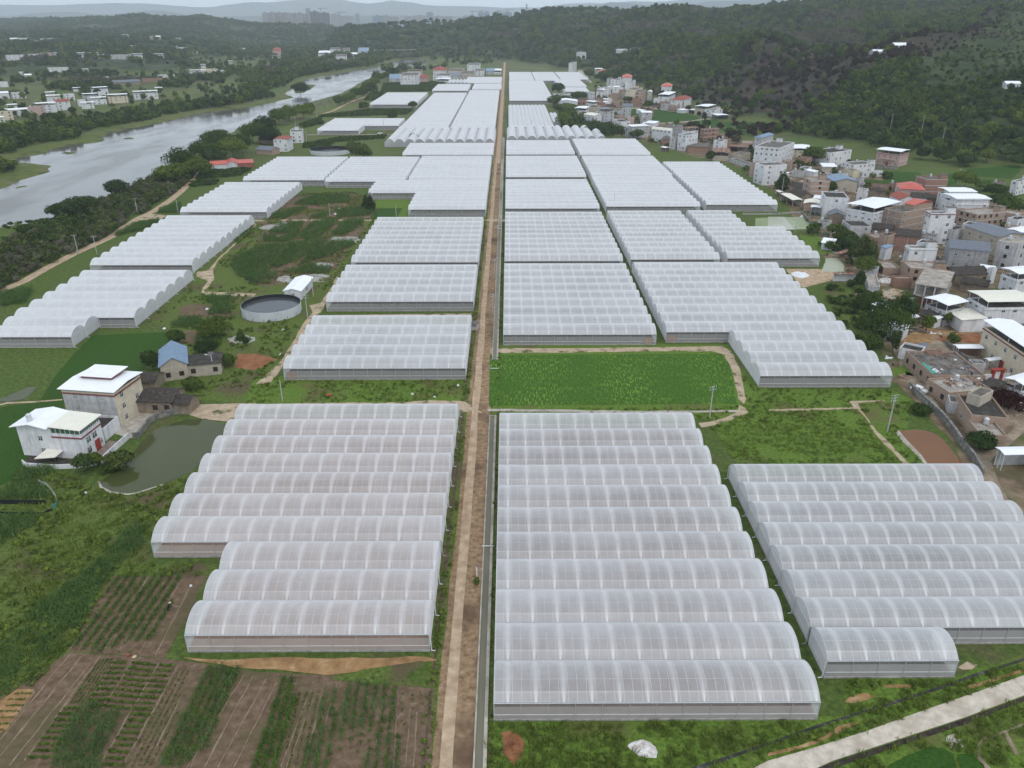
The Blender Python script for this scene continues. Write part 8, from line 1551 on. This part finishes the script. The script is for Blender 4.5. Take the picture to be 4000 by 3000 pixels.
# ---- bridge, mast, town
def bridge():
    A, B_ = G(1460, 215), G(1745, 212); o = thing('bridge', 'long arched concrete bridge over the river before the hills', 'bridge', (A[0], A[1], 0), math.atan2(B_[1] - A[1], B_[0] - A[0])); L = math.dist(A, B_); M_b = surf('bridge_concrete', [(0.3, (0.2, 0.18, 0.15)), (0.7, (0.36, 0.33, 0.29))], .1); m = MB(); m.box(0, L, -3.5, 3.5, 12, 13.2, 0, True); m.box(0, L, -3.6, -3.3, 13.2, 14); m.box(0, L, 3.3, 3.6, 13.2, 14); m.build('deck', M_b, o); n = 6; s = L / n
    for i in range(n):
        a = MB(); K = 10
        for j in range(K):
            x0, x1 = i * s + s * j / K, i * s + s * (j + 1) / K; z0_, z1_ = 1 + 9.5 * math.sin(math.pi * j / K), 1 + 9.5 * math.sin(math.pi * (j + 1) / K)
            for y in (-3, 3): a.quad((x0, y, z0_), (x1, y, z1_), (x1, y, z1_ + 1.2), (x0, y, z0_ + 1.2))
            a.quad((x0, -3, z0_), (x0, 3, z0_), (x1, 3, z1_), (x1, -3, z1_)); a.quad((x0, -3, z0_ + 1.2), (x1, -3, z1_ + 1.2), (x1, 3, z1_ + 1.2), (x0, 3, z0_ + 1.2))
            if j % 2 == 0 and 2 != j and abs(j - 5) > 1: a.box(x0 - .4, x0 + .4, -3, 3, z0_ + 1, 12)
        a.build('arch', M_b, o)
    for i in range(n + 1): p_ = MB(); p_.box(i * s - 1.6, i * s + 1.6, -3.2, 3.2, -4, 12); p_.build('pier', M_b, o)
bridge()
def mast():
    x, y, z = AT(2057, 62, 2620); z = hz(x, y); top = AT(2057, 14, 2620)[2]; o = thing('radio_mast', 'tall lattice radio mast on the hill crest', 'mast', (x, y, z)); h = top - z; w = 3.2; m = MB()
    lev = 9; f = lambda t: w * (1 - .75 * t)
    for i in range(lev):
        a, b = i / lev, (i + 1) / lev; c = [(sx * f(a), sy * f(a), a * h) for sx, sy in ((-1, -1), (1, -1), (1, 1), (-1, 1))]; d = [(sx * f(b), sy * f(b), b * h) for sx, sy in ((-1, -1), (1, -1), (1, 1), (-1, 1))]
        for k in range(4): m.tube(c[k], d[k], .35, n=4); m.tube(c[k], d[(k + 1) % 4], .2, n=3); m.tube(d[k], d[(k + 1) % 4], .2, n=3)
    m.build('lattice', M_dark, o)
    for t in (.72, .86): q = MB(); q.tube((0, 0, t * h), (0, 0, t * h + 1), 2.8, 2.8, 8); q.build('platform', M_dark, o)
mast()
def towermat(name, c, dk, fl=3.2):
    m, n, l, p = nodes_of(name); xyz = n.new('ShaderNodeSeparateXYZ'); l.new(n.new('ShaderNodeTexCoord').outputs['Object'], xyz.inputs[0])
    z = mathn(n, l, 'FRACT', mathn(n, l, 'DIVIDE', xyz.outputs['Z'], fl)); x = mathn(n, l, 'FRACT', mathn(n, l, 'DIVIDE', mathn(n, l, 'ADD', xyz.outputs['X'], xyz.outputs['Y']), 4.5))
    k = mathn(n, l, 'MULTIPLY', mathn(n, l, 'GREATER_THAN', z, .45), mathn(n, l, 'GREATER_THAN', x, .42)); l.new(mixc(n, l, k, c, dk), p.inputs['Base Color']); p.inputs['Roughness'].default_value = .8; return m
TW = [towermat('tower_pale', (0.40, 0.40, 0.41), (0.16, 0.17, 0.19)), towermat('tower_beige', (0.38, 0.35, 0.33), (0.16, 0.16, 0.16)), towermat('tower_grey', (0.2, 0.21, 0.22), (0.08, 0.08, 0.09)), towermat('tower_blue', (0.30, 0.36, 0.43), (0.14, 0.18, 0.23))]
def tower(label, u0, u1, vt, dist, mi, d=20, group='residential towers of the far town', notch=True, base=12):
    a = AT(u0, vt, dist); b = AT(u1, vt, dist); w = b[0] - a[0]; h = a[2] - base; o = thing('tower_block', label, 'tower block', (a[0], dist, base), 0, group); m = MB(); m.box(0, w, 0, d, -10, h); m.build('wall', TW[mi], o)
    if notch:
        for x in (w * .12, w * .62): q = MB(); q.box(x, x + w * .26, -2.5, -.01, -10, h - 4); q.build('bay', TW[mi], o)
    q = MB(); q.box(w * .35, w * .65, d * .3, d * .7, h, h + 6); q.build('roof_room', TW[mi], o)
    q = MB(); q.box(-.6, w + .6, -.6, d + .6, h - .2, h + 1.2, 0, True); q.build('parapet', TW[0 if mi != 2 else 2], o)
for i, (x0, x1, vt, di, mi) in enumerate([(50, 98, 112, 4300, 0), (104, 158, 110, 4340, 0), (164, 222, 110, 4380, 1), (228, 276, 112, 4420, 0), (283, 312, 118, 4500, 0), (314, 345, 116, 4540, 1), (348, 392, 112, 4460, 0), (396, 426, 122, 4400, 1), (428, 462, 124, 4420, 0)]): tower('pale apartment tower in the dense left cluster of the far town', *(1000 + x / 2.212 for x in (x0, x1)), vt / 2.212, di, mi)
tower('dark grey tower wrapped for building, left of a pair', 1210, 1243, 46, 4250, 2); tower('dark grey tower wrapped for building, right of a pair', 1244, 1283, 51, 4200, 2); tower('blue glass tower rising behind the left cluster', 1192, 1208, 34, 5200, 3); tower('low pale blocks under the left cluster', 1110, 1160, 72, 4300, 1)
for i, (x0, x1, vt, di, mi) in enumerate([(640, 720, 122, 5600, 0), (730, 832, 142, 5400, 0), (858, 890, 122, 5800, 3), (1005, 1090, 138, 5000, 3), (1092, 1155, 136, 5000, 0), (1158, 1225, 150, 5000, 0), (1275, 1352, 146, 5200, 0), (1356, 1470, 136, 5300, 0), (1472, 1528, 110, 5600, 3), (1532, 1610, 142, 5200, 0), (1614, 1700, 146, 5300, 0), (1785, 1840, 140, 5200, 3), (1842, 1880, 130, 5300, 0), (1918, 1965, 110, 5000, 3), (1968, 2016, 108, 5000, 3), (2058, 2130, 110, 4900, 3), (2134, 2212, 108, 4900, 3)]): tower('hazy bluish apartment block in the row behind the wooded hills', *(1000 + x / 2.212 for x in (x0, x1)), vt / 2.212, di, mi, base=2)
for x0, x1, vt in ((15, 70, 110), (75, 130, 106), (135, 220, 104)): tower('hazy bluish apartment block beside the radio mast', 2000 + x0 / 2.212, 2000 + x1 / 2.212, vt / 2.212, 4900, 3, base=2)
def crane(u, vt, dist):
    x, y, zt_ = AT(u, vt, dist); o = thing('tower_crane', 'thin tower crane above the far town', 'crane', (x, dist, 20), .3, 'tower cranes of the far town'); h = zt_ - 20; m = MB(); m.tube((0, 0, 0), (0, 0, h), 1.0, 1.0, 4); m.build('mast', M_dark, o); m = MB(); m.tube((-14, 0, h - 4), (42, 0, h - 4), .9, .6, 4); m.tube((0, 0, h + 3), (30, 0, h - 3), .3, n=3); m.tube((0, 0, h + 3), (-12, 0, h - 3), .3, n=3); m.build('jib', M_dark, o)
for u, v in ((1251, 30), (1846, 42), (1883, 40), (1944, 40), (1981, 36), (1325, 46)): crane(u, v, 4600)
# ---- people on the lane
person2('person in a dark red top standing on the pale laundry roof', 'f', 1240, 300, (0.10, 0.015, 0.03))
COL.objects[-2].parent.location.z = 3.5 if COL.objects[-2].parent else 0
# ------------------------------------------------------------------ the air
hm, hn, hl, hp = nodes_of('haze_air'); hn.remove(hp); pv = hn.new('ShaderNodeVolumePrincipled'); pv.inputs['Color'].default_value = (0.84, 0.92, 1.0, 1); pv.inputs['Density'].default_value = 0.000075; pv.inputs['Anisotropy'].default_value = 0.0
hl.new(pv.outputs[0], hn['Material Output'].inputs['Volume'])
m = MB(); m.box(-18000, 18000, -400, 22500, -6, 1100, 0, True); o = m.build('haze', hm); tag(o, 'thin bluish haze over the valley', None, None, 'stuff'); o.visible_shadow = True
